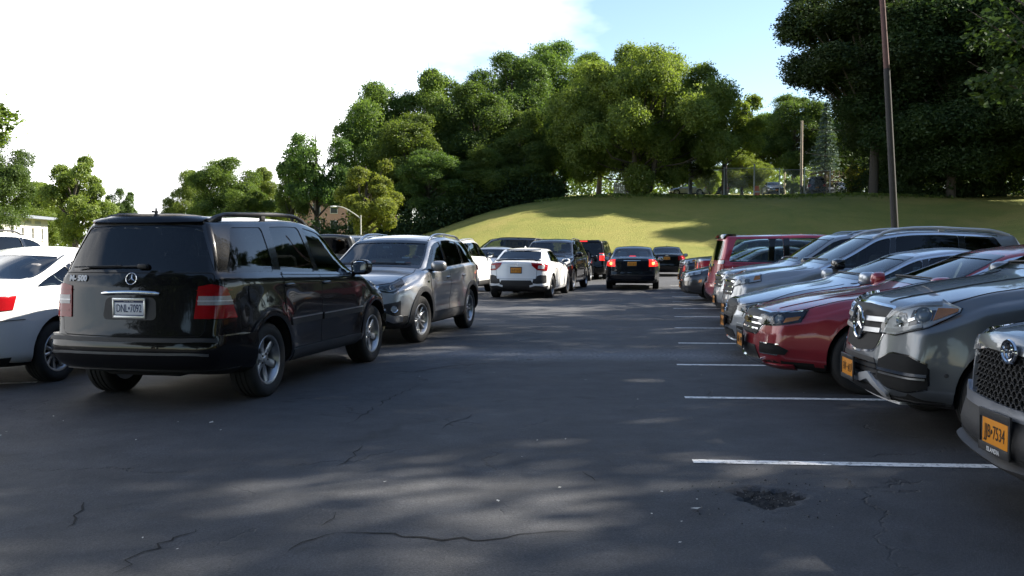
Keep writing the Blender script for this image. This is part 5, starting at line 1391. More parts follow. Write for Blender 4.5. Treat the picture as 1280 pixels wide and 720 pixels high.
def ground_mats():
    m = bpy.data.materials.new('asphalt'); m.use_nodes = True; nt = m.node_tree; b = nt.nodes['Principled BSDF']; L = nt.links
    tc = nt.nodes.new('ShaderNodeTexCoord')
    def noise(sc, det=6, rough=.6, dist=0, vec=None):
        n = nt.nodes.new('ShaderNodeTexNoise'); n.inputs['Scale'].default_value = sc; n.inputs['Detail'].default_value = det; n.inputs['Roughness'].default_value = rough; n.inputs['Distortion'].default_value = dist
        L.new(vec or tc.outputs['Object'], n.inputs['Vector']); return n
    def ramp(src, stops):
        r = nt.nodes.new('ShaderNodeValToRGB'); e = r.color_ramp.elements
        e[0].position, e[0].color = stops[0][0], (*stops[0][1], 1); e[1].position, e[1].color = stops[-1][0], (*stops[-1][1], 1)
        for p, c in stops[1:-1]: q = e.new(p); q.color = (*c, 1)
        L.new(src, r.inputs[0]); return r
    def mixc(f, a, bb, mode='MIX'):
        x = nt.nodes.new('ShaderNodeMix'); x.data_type = 'RGBA'; x.blend_type = mode
        for s, k in ((f, 'Factor'), (a, 'A'), (bb, 'B')):
            if isinstance(s, (int, float)): x.inputs[k].default_value = s
            elif isinstance(s, tuple): x.inputs[k].default_value = (*s, 1)
            else: L.new(s, x.inputs[k])
        return x.outputs['Result']
    g = lambda v: (v * .985, v * 1.0, v * 1.035)
    base = ramp(noise(.35, 8, .62, .4).outputs['Fac'], [(.30, g(.028)), (.5, g(.040)), (.72, g(.054))])
    mid = ramp(noise(2.6, 8, .7).outputs['Fac'], [(.25, g(.60)), (.52, g(1.0)), (.78, g(1.6))])
    fine = ramp(noise(70, 4, .8).outputs['Fac'], [(.30, g(.30)), (.50, g(.9)), (.66, g(1.7)), (.76, g(3.2))])
    col = mixc(1.0, base.outputs[0], mid.outputs[0], 'MULTIPLY'); col = mixc(1.0, col, fine.outputs[0], 'MULTIPLY')
    # pale worn aggregate along the old paving joint that crosses the aisle
    sep = nt.nodes.new('ShaderNodeSeparateXYZ'); L.new(tc.outputs['Object'], sep.inputs[0])
    def math_(op, a, bb=None, c=None):
        n = nt.nodes.new('ShaderNodeMath'); n.operation = op
        for k, s in enumerate((a, bb, c)):
            if s is None: continue
            if isinstance(s, (int, float)): n.inputs[k].default_value = s
            else: L.new(s, n.inputs[k])
        return n.outputs[0]
    wob = noise(.8, 4).outputs['Fac']
    yy = math_('ADD', sep.outputs['Y'], math_('MULTIPLY', wob, 1.2))
    yy = math_('ADD', yy, math_('MULTIPLY', sep.outputs['X'], .05))
    dist = math_('ABSOLUTE', math_('SUBTRACT', yy, 13.25))
    band = math_('SUBTRACT', 1.0, math_('MULTIPLY', dist, 1.15))
    spk = ramp(noise(26, 5, .75).outputs['Fac'], [(.40, (0, 0, 0)), (.58, (1, 1, 1))])
    bm = nt.nodes.new('ShaderNodeMath'); bm.operation = 'MULTIPLY'; bm.use_clamp = True
    L.new(band, bm.inputs[0]); L.new(spk.outputs[0], bm.inputs[1])
    xin = nt.nodes.new('ShaderNodeMapRange'); xin.inputs[1].default_value = -2.2; xin.inputs[2].default_value = -.8; L.new(sep.outputs['X'], xin.inputs[0])
    col = mixc(math_('MULTIPLY', math_('MULTIPLY', bm.outputs[0], xin.outputs[0]), .85), col, (.20, .215, .24))
    # worn stones showing through, dusty patches
    sp2 = ramp(noise(140, 2, .6).outputs['Fac'], [(.66, (0, 0, 0)), (.74, (1, 1, 1))]); pat = ramp(noise(.9, 5, .6, .5).outputs['Fac'], [(.5, (0, 0, 0)), (.7, (1, 1, 1))])
    col = mixc(math_('MULTIPLY', math_('MULTIPLY', sp2.outputs[0], pat.outputs[0]), .6), col, (.15, .145, .14))
    col = mixc(math_('MULTIPLY', ramp(noise(.55, 7, .68, .8).outputs['Fac'], [(.55, (0, 0, 0)), (.75, (1, 1, 1))]).outputs[0], .35), col, (.085, .083, .08))
    # oil drips and old sealer
    col = mixc(math_('MULTIPLY', ramp(noise(1.3, 6, .6, 1.2).outputs['Fac'], [(.60, (0, 0, 0)), (.70, (1, 1, 1))]).outputs[0], .75), col, (.013, .013, .014))
    # hairline cracks
    mp = nt.nodes.new('ShaderNodeMapping'); L.new(tc.outputs['Object'], mp.inputs['Vector'])
    wn_ = noise(1.7, 5, .6); vadd = nt.nodes.new('ShaderNodeMix'); vadd.data_type = 'RGBA'; vadd.blend_type = 'LINEAR_LIGHT'; vadd.inputs['Factor'].default_value = .35
    L.new(mp.outputs[0], vadd.inputs['A']); L.new(wn_.outputs['Color'], vadd.inputs['B'])
    vor = nt.nodes.new('ShaderNodeTexVoronoi'); vor.feature = 'DISTANCE_TO_EDGE'; vor.inputs['Scale'].default_value = .42; L.new(vadd.outputs['Result'], vor.inputs['Vector'])
    ck = ramp(vor.outputs['Distance'], [(.0, (1, 1, 1)), (.0055, (0, 0, 0))]); ckm = ramp(noise(.6, 3).outputs['Fac'], [(.50, (0, 0, 0)), (.60, (1, 1, 1))])
    ckf = math_('MULTIPLY', ck.outputs[0], ckm.outputs[0])
    col = mixc(math_('MULTIPLY', ckf, .6), col, (.008, .008, .008))
    L.new(col, b.inputs['Base Color'])
    rr = nt.nodes.new('ShaderNodeMapRange'); rr.inputs[3].default_value = .62; rr.inputs[4].default_value = .9; L.new(noise(1.1, 6).outputs['Fac'], rr.inputs[0]); L.new(rr.outputs[0], b.inputs['Roughness'])
    h = math_('SUBTRACT', math_('ADD', math_('MULTIPLY', noise(110, 3, .7).outputs['Fac'], .5), noise(7, 6).outputs['Fac']), math_('MULTIPLY', ckf, 1.2))
    bp = nt.nodes.new('ShaderNodeBump'); bp.inputs['Strength'].default_value = .8; bp.inputs['Distance'].default_value = .016; L.new(h, bp.inputs['Height']); L.new(bp.outputs[0], b.inputs['Normal'])
    MATS['asphalt'] = m
    # grass
    m = bpy.data.materials.new('mown grass'); m.use_nodes = True; nt = m.node_tree; b = nt.nodes['Principled BSDF']; L = nt.links
    tc = nt.nodes.new('ShaderNodeTexCoord')
    a = ramp(noise(.16, 7, .65, .6).outputs['Fac'], [(.24, (.115, .150, .032)), (.5, (.205, .205, .050)), (.76, (.285, .245, .075))])
    f = ramp(noise(14, 5, .8).outputs['Fac'], [(.25, g(.55)), (.5, g(1.0)), (.78, g(1.45))])
    col = mixc(1.0, a.outputs[0], f.outputs[0], 'MULTIPLY')
    col = mixc(math_('MULTIPLY', ramp(noise(.5, 6, .7, 1).outputs['Fac'], [(.62, (0, 0, 0)), (.74, (1, 1, 1))]).outputs[0], .55), col, (.17, .105, .05))
    L.new(col, b.inputs['Base Color']); b.inputs['Roughness'].default_value = .9; b.inputs['Specular IOR Level'].default_value = .15
    bp = nt.nodes.new('ShaderNodeBump'); bp.inputs['Strength'].default_value = .9; bp.inputs['Distance'].default_value = .12; L.new(noise(22, 4, .8).outputs['Fac'], bp.inputs['Height']); L.new(bp.outputs[0], b.inputs['Normal'])
    MATS['grass'] = m
def ground():
    ground_mats()
    xs = np.concatenate([[-900, -500, -300, -200, -150], np.arange(-120, 140, 1.5), [150, 200, 300, 500, 900]])
    ys = np.concatenate([[-300, -150, -80], np.arange(-50, 190, 1.5), [200, 230, 270, 330, 450, 700, 1200, 2000]])
    X, Y = np.meshgrid(xs, ys); Z = hill_z(X, Y)
    nx = len(xs); vs = np.stack([X, Y, Z], -1).reshape(-1, 3)
    fs = [(j * nx + i, j * nx + i + 1, (j + 1) * nx + i + 1, (j + 1) * nx + i) for j in range(len(ys) - 1) for i in range(nx - 1)]
    tag(mesh_obj('grass_ground', vs, fs, MATS['grass'], smooth=True), kind='structure')
    # asphalt sheet with the pothole sunk into it
    P = G(960, 621)
    xs = np.unique(np.round(np.concatenate([np.arange(-46, 0, 2.0), np.arange(-6, 10, .5), np.linspace(P.x - .6, P.x + .6, 49)]), 4))
    ys = np.unique(np.round(np.concatenate([np.arange(-40, LOT_BACK + .1, 1.5), np.linspace(P.y - .6, P.y + .6, 49), [LOT_BACK]]), 4))
    rnd = random.Random(5)
    xs = np.concatenate([xs, [1e3]]); nx = len(xs); vs = []; pit = []
    for y in ys:
        for x in xs:
            xx = min(x, lot_right(y)) if x > 8.5 else x
            z = 0.0
            if abs(x - P.x) < .62 and abs(y - P.y) < .62:
                a = math.atan2(y - P.y, x - P.x); r = math.hypot((x - P.x) / .205, (y - P.y) / .235)
                e = 1 + .12 * math.sin(3 * a + .9) + .10 * math.sin(7 * a + 2) + .05 * math.sin(13 * a)
                q = min(1, max(0, (e - r) / .22)); q = q * q * (3 - 2 * q)
                z = -.022 * q + (rnd.uniform(-.006, .006) if q > .6 else 0) + (.003 if -.25 < e - r < 0 else 0)
                pit.append(q)
            else: pit.append(0)
            vs.append((xx, y, z))
    fs, mi = [], []
    for j in range(len(ys) - 1):
        for i in range(nx - 1):
            q = (j * nx + i, j * nx + i + 1, (j + 1) * nx + i + 1, (j + 1) * nx + i)
            if vs[q[1]][0] - vs[q[0]][0] < 1e-6: continue
            fs.append(q); mi.append(1 if sum(pit[k] for k in q) > 2.6 else 0)
    pm = mat('pothole rubble', (.012, .012, .012), rough=.95, var=.7, vscale=60, bump=1.0, bscale=120)
    o = mesh_obj('parking_lot', vs, fs, [MATS['asphalt'], pm], smooth=True, idx=mi); tag(o, kind='structure')
    # kerb round the lot
    mb = MB(); k = []
    for y in np.arange(-40, LOT_BACK, 3.0): k.append((lot_right(y), y))
    k.append((lot_right(LOT_BACK), LOT_BACK))
    for x in np.arange(14, -47, -3.0): k.append((x, LOT_BACK))
    for (a, b2) in zip(k[:-1], k[1:]):
        a, b2 = Vector((*a, 0)), Vector((*b2, 0)); d = (b2 - a); n = Vector((d.y, -d.x, 0)).normalized()
        if n.dot(Vector((1, 1, 0))) < 0: n = -n
        o = .01
        c0 = (a + b2) / 2 + n * .08; rot = Matrix.Rotation(math.atan2(d.y, d.x), 3, 'Z')
        mb.box(c0 + Vector((0, 0, .05)), (d.length - .012, .15, .18), rot=rot, bev=.015)
    kerb = mb.build('kerb', mat('kerb concrete', (.26, .25, .24), rough=.85, var=.3, vscale=3, bump=.3), smooth=False); tag(kerb, kind='structure')
    # road and path far left, beyond the lot
    rd = MB(); rd.add([(-300, 76, .0), (-13, 70, .0), (-13, 78, .0), (-300, 86, .0)], [(0, 1, 2, 3)]); tag(rd.build('road', MATS['asphalt'], smooth=False), kind='structure')
    # stall lines
    pl = bpy.data.materials.new('worn line paint'); pl.use_nodes = True; nt = pl.node_tree; b = nt.nodes['Principled BSDF']
    tc = nt.nodes.new('ShaderNodeTexCoord'); n = nt.nodes.new('ShaderNodeTexNoise'); n.inputs['Scale'].default_value = 17; n.inputs['Detail'].default_value = 10; n.inputs['Roughness'].default_value = .8
    r = nt.nodes.new('ShaderNodeValToRGB'); r.color_ramp.elements[0].position = .39; r.color_ramp.elements[0].color = (.12, .12, .12, 1); r.color_ramp.elements[1].position = .50; r.color_ramp.elements[1].color = (.78, .77, .74, 1)
    nt.links.new(tc.outputs['Object'], n.inputs['Vector']); nt.links.new(n.outputs['Fac'], r.inputs[0]); nt.links.new(r.outputs[0], b.inputs['Base Color']); b.inputs['Roughness'].default_value = .7
    def line(x, y, ang, L, w=.105, j=0):
        d = Vector((math.cos(ang), math.sin(ang), 0)); q = Vector((-d.y, d.x, 0)) * w / 2; p = Vector((x, y, .004)); rn = random.Random(j)
        lo, hi = [], []
        K = 26
        for k in range(K + 1):
            t = L * k / K; e = rn.uniform(-.004, .004)
            lo.append(p + d * t - q + q.normalized() * e); hi.append(p + d * t + q + q.normalized() * rn.uniform(-.004, .004))
        mb = MB(); mb.add(lo + hi, [(k, k + 1, K + 2 + k, K + 1 + k) for k in range(K)])
        tag(mb.build('parking_line', pl, smooth=False), kind='structure')
    ends = [(866, 577), (856, 497), (846, 456), (848, 429), (843, 410), (843, 396)]
    pts = [G(*e) for e in ends]
    dv = (pts[-1] - pts[1]) / 4
    for k, p in enumerate(pts): line(p.x, p.y, R_(-4.4), 5.6, j=k)
    for k in range(1, 7): q = pts[-1] + dv * k; line(q.x, q.y, R_(-4.4), 5.6, j=10 + k)
    q = pts[0] - dv * 1.02; line(q.x - .1, q.y, R_(-4.4), 5.6, j=30)
    for k in range(-1, 4):
        q = G(46, 478); line(q.x - .55 * k * 0 + k * .6, q.y + k * 2.7, R_(180 + 17), 5.0, j=40 + k)
    # long cracks, each a dark open joint in the asphalt
    ckm = mat('dark crack', (.006, .006, .006), rough=1)
    rn = random.Random(11)
    def crack(px, w=.013, jag=.035):
        P = [G(*p) for p in px]; Q = []
        for a, b2 in zip(P[:-1], P[1:]):
            n = max(3, int((b2 - a).length / .09))
            for k in range(n): Q.append(a.lerp(b2, k / n) + Vector((rn.uniform(-jag, jag), rn.uniform(-jag, jag), 0)) * (k > 0))
        Q.append(P[-1]); lo, hi = [], []
        for k, p in enumerate(Q):
            d = (Q[min(k + 1, len(Q) - 1)] - Q[max(k - 1, 0)]).normalized(); t = k / (len(Q) - 1); ww = w * (.25 + min(1, 4 * t, 4 * (1 - t))) * rn.uniform(.5, 1.3) / 2
            s = Vector((-d.y, d.x, 0)) * ww; z = Vector((0, 0, .003)); lo.append(p - s + z); hi.append(p + s + z)
        n = len(Q); mb = MB(); mb.add(lo + hi, [(k, k + 1, n + k + 1, n + k) for k in range(n - 1)])
        tag(mb.build('crack', ckm, smooth=False), kind='structure')
    crack([(425, 666), (470, 667), (530, 672), (590, 676), (650, 668), (720, 665)], .014)
    crack([(140, 718), (180, 690), (215, 676), (245, 662)], .012); crack([(425, 666), (390, 675), (360, 690)], .008)
    crack([(436, 531), (460, 514), (487, 497), (530, 480)], .009); crack([(83, 660), (92, 645), (105, 628)], .011); crack([(420, 583), (445, 570), (452, 555)], .010)
    crack([(552, 537), (565, 528), (600, 516)], .008); crack([(728, 590), (744, 601)], .014, .01); crack([(402, 658), (420, 640)], .008); crack([(490, 470), (560, 458), (640, 452)], .012)
    # crumbs of broken asphalt round the pothole
    mb = MB()
    for k in range(260):
        a = rn.uniform(0, 6.3); r = abs(rn.gauss(.25, .16)); p = Vector((P.x + math.cos(a) * r, P.y + math.sin(a) * r * 1.1, .0 if r > .27 else -.016)); q = rn.uniform(.003, .011)
        vs = [p + Vector((rn.uniform(.6, 1) * q * math.cos(t + a), rn.uniform(.6, 1) * q * math.sin(t + a), -.001)) for t in (0, 1.6, 3.1, 4.7)] + [p + Vector((0, 0, q * rn.uniform(.5, 1)))]
        mb.add(vs, [(0, 1, 4), (1, 2, 4), (2, 3, 4), (3, 0, 4)], rn.random() < .35)
    tag(mb.build('gravel', [mat('asphalt crumb', (.02, .02, .021), rough=.95, var=.5, vscale=80), mat('grey stone', (.14, .135, .13), rough=.9, var=.4, vscale=80)], smooth=False), kind='stuff')
    # scraps of paper and leaf on the ground
    mb = MB()
    for k in range(46):
        p = G(*rn.choice([(98, 538), (262, 529), (245, 531), (8, 546), (530, 460), (640, 430), (425, 452), (850, 640), (700, 560), (905, 640), (600, 620)])) if k < 24 else Vector((rn.uniform(-4, 3), rn.uniform(3.5, 16), 0))
        p += Vector((rn.gauss(0, .10 + .2 * (k >= 5)), rn.gauss(0, .10 + .3 * (k >= 5)), .012)); s = rn.uniform(.005, .012) if k > 3 else rn.uniform(.012, .03); a = rn.uniform(0, 6.3)
        vs = [p + Vector((math.cos(a + t) * s * e, math.sin(a + t) * s * e, rn.uniform(0, .006))) for t, e in ((0, 1.3), (1.5, .6), (3.1, 1.2), (4.6, .7))]
        mb.add(vs, [(0, 1, 2, 3)])
    tag(mb.build('litter', mat('paper scrap', (.55, .53, .48), rough=.8, var=.4, vscale=5), smooth=False), kind='stuff')
# ------------------------------------------------------------------ trees
def leaf_mat(name, dark, light, trans=0.5, gloss=.022):
    m = bpy.data.materials.new(name); m.use_nodes = True; nt = m.node_tree; nt.nodes.clear(); L = nt.links
    out = nt.nodes.new('ShaderNodeOutputMaterial'); at = nt.nodes.new('ShaderNodeAttribute'); at.attribute_name = 'tint'
    oi = nt.nodes.new('ShaderNodeObjectInfo')
    mx = nt.nodes.new('ShaderNodeMix'); mx.data_type = 'RGBA'; mx.inputs['A'].default_value = (*dark, 1); mx.inputs['B'].default_value = (*light, 1)
    L.new(at.outputs['Fac'], mx.inputs['Factor'])
    hs = nt.nodes.new('ShaderNodeHueSaturation')
    mr = nt.nodes.new('ShaderNodeMapRange'); mr.inputs[3].default_value = .488; mr.inputs[4].default_value = .512; L.new(oi.outputs['Random'], mr.inputs[0]); L.new(mr.outputs[0], hs.inputs['Hue'])
    mv = nt.nodes.new('ShaderNodeMapRange'); mv.inputs[3].default_value = .85; mv.inputs[4].default_value = 1.15; L.new(oi.outputs['Random'], mv.inputs[0]); L.new(mv.outputs[0], hs.inputs['Value'])
    L.new(mx.outputs['Result'], hs.inputs['Color'])
    df = nt.nodes.new('ShaderNodeBsdfDiffuse'); tr = nt.nodes.new('ShaderNodeBsdfTranslucent'); gl = nt.nodes.new('ShaderNodeBsdfGlossy'); gl.inputs['Roughness'].default_value = .5; gl.inputs[0].default_value = (.6, .65, .6, 1)
    br = nt.nodes.new('ShaderNodeMix'); br.data_type = 'RGBA'; br.blend_type = 'MULTIPLY'; br.inputs['Factor'].default_value = 1; br.inputs['B'].default_value = (1.25, 1.30, .55, 1)
    L.new(hs.outputs['Color'], df.inputs[0]); L.new(hs.outputs['Color'], br.inputs['A']); L.new(br.outputs['Result'], tr.inputs[0])
    m1 = nt.nodes.new('ShaderNodeMixShader'); m1.inputs[0].default_value = trans; L.new(df.outputs[0], m1.inputs[1]); L.new(tr.outputs[0], m1.inputs[2])
    m2 = nt.nodes.new('ShaderNodeMixShader'); m2.inputs[0].default_value = gloss; L.new(m1.outputs[0], m2.inputs[1]); L.new(gl.outputs[0], m2.inputs[2])
    L.new(m2.outputs[0], out.inputs[0]); return m
LEAF = {
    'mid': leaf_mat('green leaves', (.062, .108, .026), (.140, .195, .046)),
    'deep': leaf_mat('deep green leaves', (.046, .086, .026), (.105, .158, .042)),
    'yellow': leaf_mat('yellow green leaves', (.085, .110, .022), (.175, .180, .040)),
    'olive': leaf_mat('olive leaves', (.095, .145, .034), (.190, .235, .056)),
    'shade': leaf_mat('shade darkened leaves', (.020, .037, .014), (.042, .066, .021), .28),  # leaf green darkened to stand in for shaded, backlit foliage
    'grass': leaf_mat('grass blades', (.09, .125, .028), (.17, .175, .045), .2, .008),
    'spruce': leaf_mat('blue spruce needles', (.060, .105, .095), (.150, .205, .190), .2),
    'dead': leaf_mat('dead needles', (.10, .070, .055), (.17, .125, .10), .1),
}
M_BARK = mat('bark', (.075, .062, .050), rough=.95, var=.45, vscale=9, bump=.8, bscale=18)
M_BARKP = mat('pale bark', (.30, .27, .24), rough=.9, var=.4, vscale=9, bump=.5, bscale=18)
def leaf_cloud(C, N, spread, per, size, rng, flat=.35, nj=.75, drop=.0):
    """C, N: clump centres and outward directions; every clump gets `per` leaves"""
    K = len(C); n = K * per
    c = np.repeat(C, per, 0); nn = np.repeat(N, per, 0); sp = np.repeat(spread, per)
    g = rng.normal(size=(n, 3)); al = (g * nn).sum(1)[:, None] * nn
    p = c + (g - al) * sp[:, None] * .62 + al * sp[:, None] * flat
    p[:, 2] -= drop * ((p - c) ** 2).sum(1)
    ln = nn + rng.normal(size=(n, 3)) * nj; ln /= np.linalg.norm(ln, axis=1)[:, None]
    t = rng.normal(size=(n, 3)); t -= (t * ln).sum(1)[:, None] * ln; t /= np.linalg.norm(t, axis=1)[:, None]
    b = np.cross(ln, t); s = size * rng.uniform(.65, 1.35, n)[:, None]
    V = np.stack([p - t * s * .62, p + b * s * .34 - ln * s * .08, p + t * s * .62, p - b * s * .34 - ln * s * .08], 1).reshape(-1, 3)
    tint = np.clip(np.repeat(rng.uniform(0, 1, K), per) * .7 + rng.uniform(0, .45, n), 0, 1)
    return V, np.repeat(tint, 4)
def cloud_mesh(name, parts, m):
    V = np.vstack([p[0] for p in parts]); T = np.concatenate([p[1] for p in parts]); n = len(V) // 4
    me = bpy.data.meshes.new(name)
    me.vertices.add(len(V)); me.vertices.foreach_set('co', V.astype(np.float32).ravel())
    me.loops.add(n * 4); me.loops.foreach_set('vertex_index', np.arange(n * 4, dtype=np.int32))
    me.polygons.add(n); me.polygons.foreach_set('loop_start', np.arange(0, n * 4, 4, dtype=np.int32)); me.polygons.foreach_set('loop_total', np.full(n, 4, dtype=np.int32))
    me.update(calc_edges=True)
    a = me.attributes.new('tint', 'FLOAT', 'POINT'); a.data.foreach_set('value', T.astype(np.float32))
    me.materials.append(m); return me
def unit(v): return v / np.maximum(np.linalg.norm(v, axis=-1, keepdims=True), 1e-9)
def tree_proto(kind, seed, W, H, z0, nl, cl, per, leaf, m, lobe=(.26, .40), trunk=.30, stems=1, shape=0.0, up=.45, bark=None, fill=.5, clsp=.30, zmin=-.75):
    """meshes of one tree: tapered trunk with limbs, crown of lobes made of leaf clumps"""
    rng = np.random.default_rng(seed)
    rz = (H - z0) / 2; zc = z0 + rz; rx = W / 2
    lob = []
    tries = 0
    while len(lob) < nl and tries < 6000:
        tries += 1
        d = unit(rng.normal(size=3)); r = rng.uniform(.35, .80)
        lr = rng.uniform(*lobe) * (rx * rx * rz) ** (1 / 3)
        p = d * r
        if p[2] < zmin: continue
        k = 1 - shape * max(0, p[2])                                # narrower towards the top
        c = np.array([p[0] * (rx - lr * .55) / .80 * k, p[1] * (rx - lr * .55) / .80 * k, zc + p[2] * (rz - lr * .6) / .80])
        if any(np.linalg.norm(c - q[0]) < .62 * (lr + q[1]) * .8 for q in lob): continue
        lob.append((c, lr))
    C, N, S = [], [], []
    ctr = np.array([0, 0, zc - rz * .2])
    for c, lr in lob:
        d = unit(rng.normal(size=(cl, 3)) + unit(c - ctr) * .55 + np.array([0, 0, up]))
        rr = lr * rng.uniform(.62, 1.06, (cl, 1))
        C.append(c + d * rr * np.array([1, 1, .82])); N.append(unit(d + np.array([0, 0, .35]))); S.append(np.full(cl, lr * clsp) * rng.uniform(.7, 1.3, cl))
        nf = int(cl * fill * .5); d = unit(rng.normal(size=(nf, 3)))
        C.append(c + d * lr * rng.uniform(.1, .6, (nf, 1))); N.append(unit(d + np.array([0, 0, .3]))); S.append(np.full(nf, lr * clsp * 1.3))
    # stray twigs that break the outline
    k = max(6, nl); ii = rng.integers(0, len(lob), k)
    d = unit(rng.normal(size=(k, 3)) + np.array([0, 0, .6])); C.append(np.array([lob[i][0] + d[q] * lob[i][1] * 1.18 for q, i in enumerate(ii)])); N.append(d); S.append(np.full(k, np.mean([l[1] for l in lob]) * .22))
    V = leaf_cloud(np.vstack(C), np.vstack(N), np.concatenate(S), per, leaf, rng)
    crown = cloud_mesh('crown', [V], m)
    mb = MB(); rn = random.Random(seed)
    for s in range(stems):
        a = 2 * math.pi * s / max(1, stems); bx = Vector((math.cos(a), math.sin(a), 0)) * (.0 if stems == 1 else trunk * 1.4)
        lean = Vector((math.cos(a), math.sin(a), 0)) * (0 if stems == 1 else W * .10)
        P = [bx + Vector((0, 0, -.3)), bx + Vector((0, 0, .25)), bx * 1.1 + lean * .3 + Vector((rn.uniform(-.1, .1), rn.uniform(-.1, .1), z0 * .6 + .4)), bx + lean + Vector((rn.uniform(-.2, .2), rn.uniform(-.2, .2), zc)), bx + lean * 1.2 + Vector((0, 0, H * .88))]
        mb.tube(P, [trunk * 1.35, trunk, trunk * .85, trunk * .5, trunk * .12], 9)
    for c, lr in lob:
        c = Vector(c); zb = max(z0 * .55, min(c.z - .8, c.z * .62)); b0 = Vector((0, 0, zb)) if stems == 1 else Vector((c.x * .22, c.y * .22, zb))
        mid = b0.lerp(c, .5) + Vector((rn.uniform(-.3, .3), rn.uniform(-.3, .3), -.12 * (c - b0).length + .2))
        mb.tube([b0, mid, c, c + (c - mid) * .6], [trunk * .34, trunk * .22, trunk * .12, trunk * .03], 6)
    to = mb.build('trunk', bark or M_BARK, None, sharp=60); tm = to.data; bpy.data.objects.remove(to)
    return dict(trunk=tm, crown=crown, W=W, H=H, name=kind)
def spruce_proto(seed, H=9.0, W=4.6):
    rng = np.random.default_rng(seed); C, N, S = [], [], []; C2, N2, S2 = [], [], []
    mb = MB(); mb.tube([(0, 0, -.2), (0, 0, H * .5), (0, 0, H)], [.20, .12, .02], 8)
    lv = 20
    for k in range(lv):
        t = k / (lv - 1); z = .7 + (H - 1.0) * t; L = W / 2 * (1 - t) ** .85 + .12; nb = int(14 - 7 * t)
        for j in range(nb):
            a = 2 * math.pi * (j + rng.uniform(-.3, .3)) / nb + k * .7; l = L * rng.uniform(.8, 1.12); d = np.array([math.cos(a), math.sin(a), 0])
            mb.tube([(0, 0, z), tuple(d * l * .6 + np.array([0, 0, z - .10 * l])), tuple(d * l + np.array([0, 0, z - .14 * l]))], [.035, .02, .006], 4)
            for q in np.linspace(.35, 1.0, 4):
                tgt = (C2, N2, S2) if t < .24 else (C, N, S)
                tgt[0].append(d * l * q + np.array([0, 0, z - .14 * l * q])); tgt[1].append(unit(d * .4 + np.array([0, 0, 1.0]))); tgt[2].append(.18 + .12 * (1 - t))
    cr = cloud_mesh('crown', [leaf_cloud(np.array(C), np.array(N), np.array(S), 14, .17, rng, .25, .6)], LEAF['spruce'])
    dd = cloud_mesh('dead_branches', [leaf_cloud(np.array(C2), np.array(N2), np.array(S2), 12, .15, rng, .25, .6)], LEAF['dead'])
    to = mb.build('trunk', M_BARK, None); tm = to.data; bpy.data.objects.remove(to)
    return dict(trunk=tm, crown=cr, dead_branches=dd, W=W, H=H, name='spruce_tree')
def plant_at(pr, X, Y, w, h, label, rz=0.0, group=None, cat='tree', leaf=None, name=None, sink=.1):
    e = empty(name or pr['name'], (X, Y, hill_z(X, Y) - sink), rz); tag(e, label, cat, group)
    e.scale = (w / pr['W'], w / pr['W'], h / pr['H'])
    for k in ('trunk', 'crown', 'dead_branches'):
        if k in pr:
            me = pr[k]
            o = bpy.data.objects.new(k, me); link(o); o.parent = e
            if k == 'crown' and leaf:
                o.material_slots[0].link = 'OBJECT'; o.material_slots[0].material = LEAF[leaf]
    return e
def seen(pr, u, wpx, vtop, Y, label, **k):
    """a tree as wide and as high as the photograph shows it, at distance Y"""
    X = (u - 640) / FPX * Y; z = CAM_H + (HORIZON - vtop) / FPX * Y
    return plant_at(pr, X, Y, wpx / FPX * Y, z - hill_z(X, Y) + .1, label, **k)
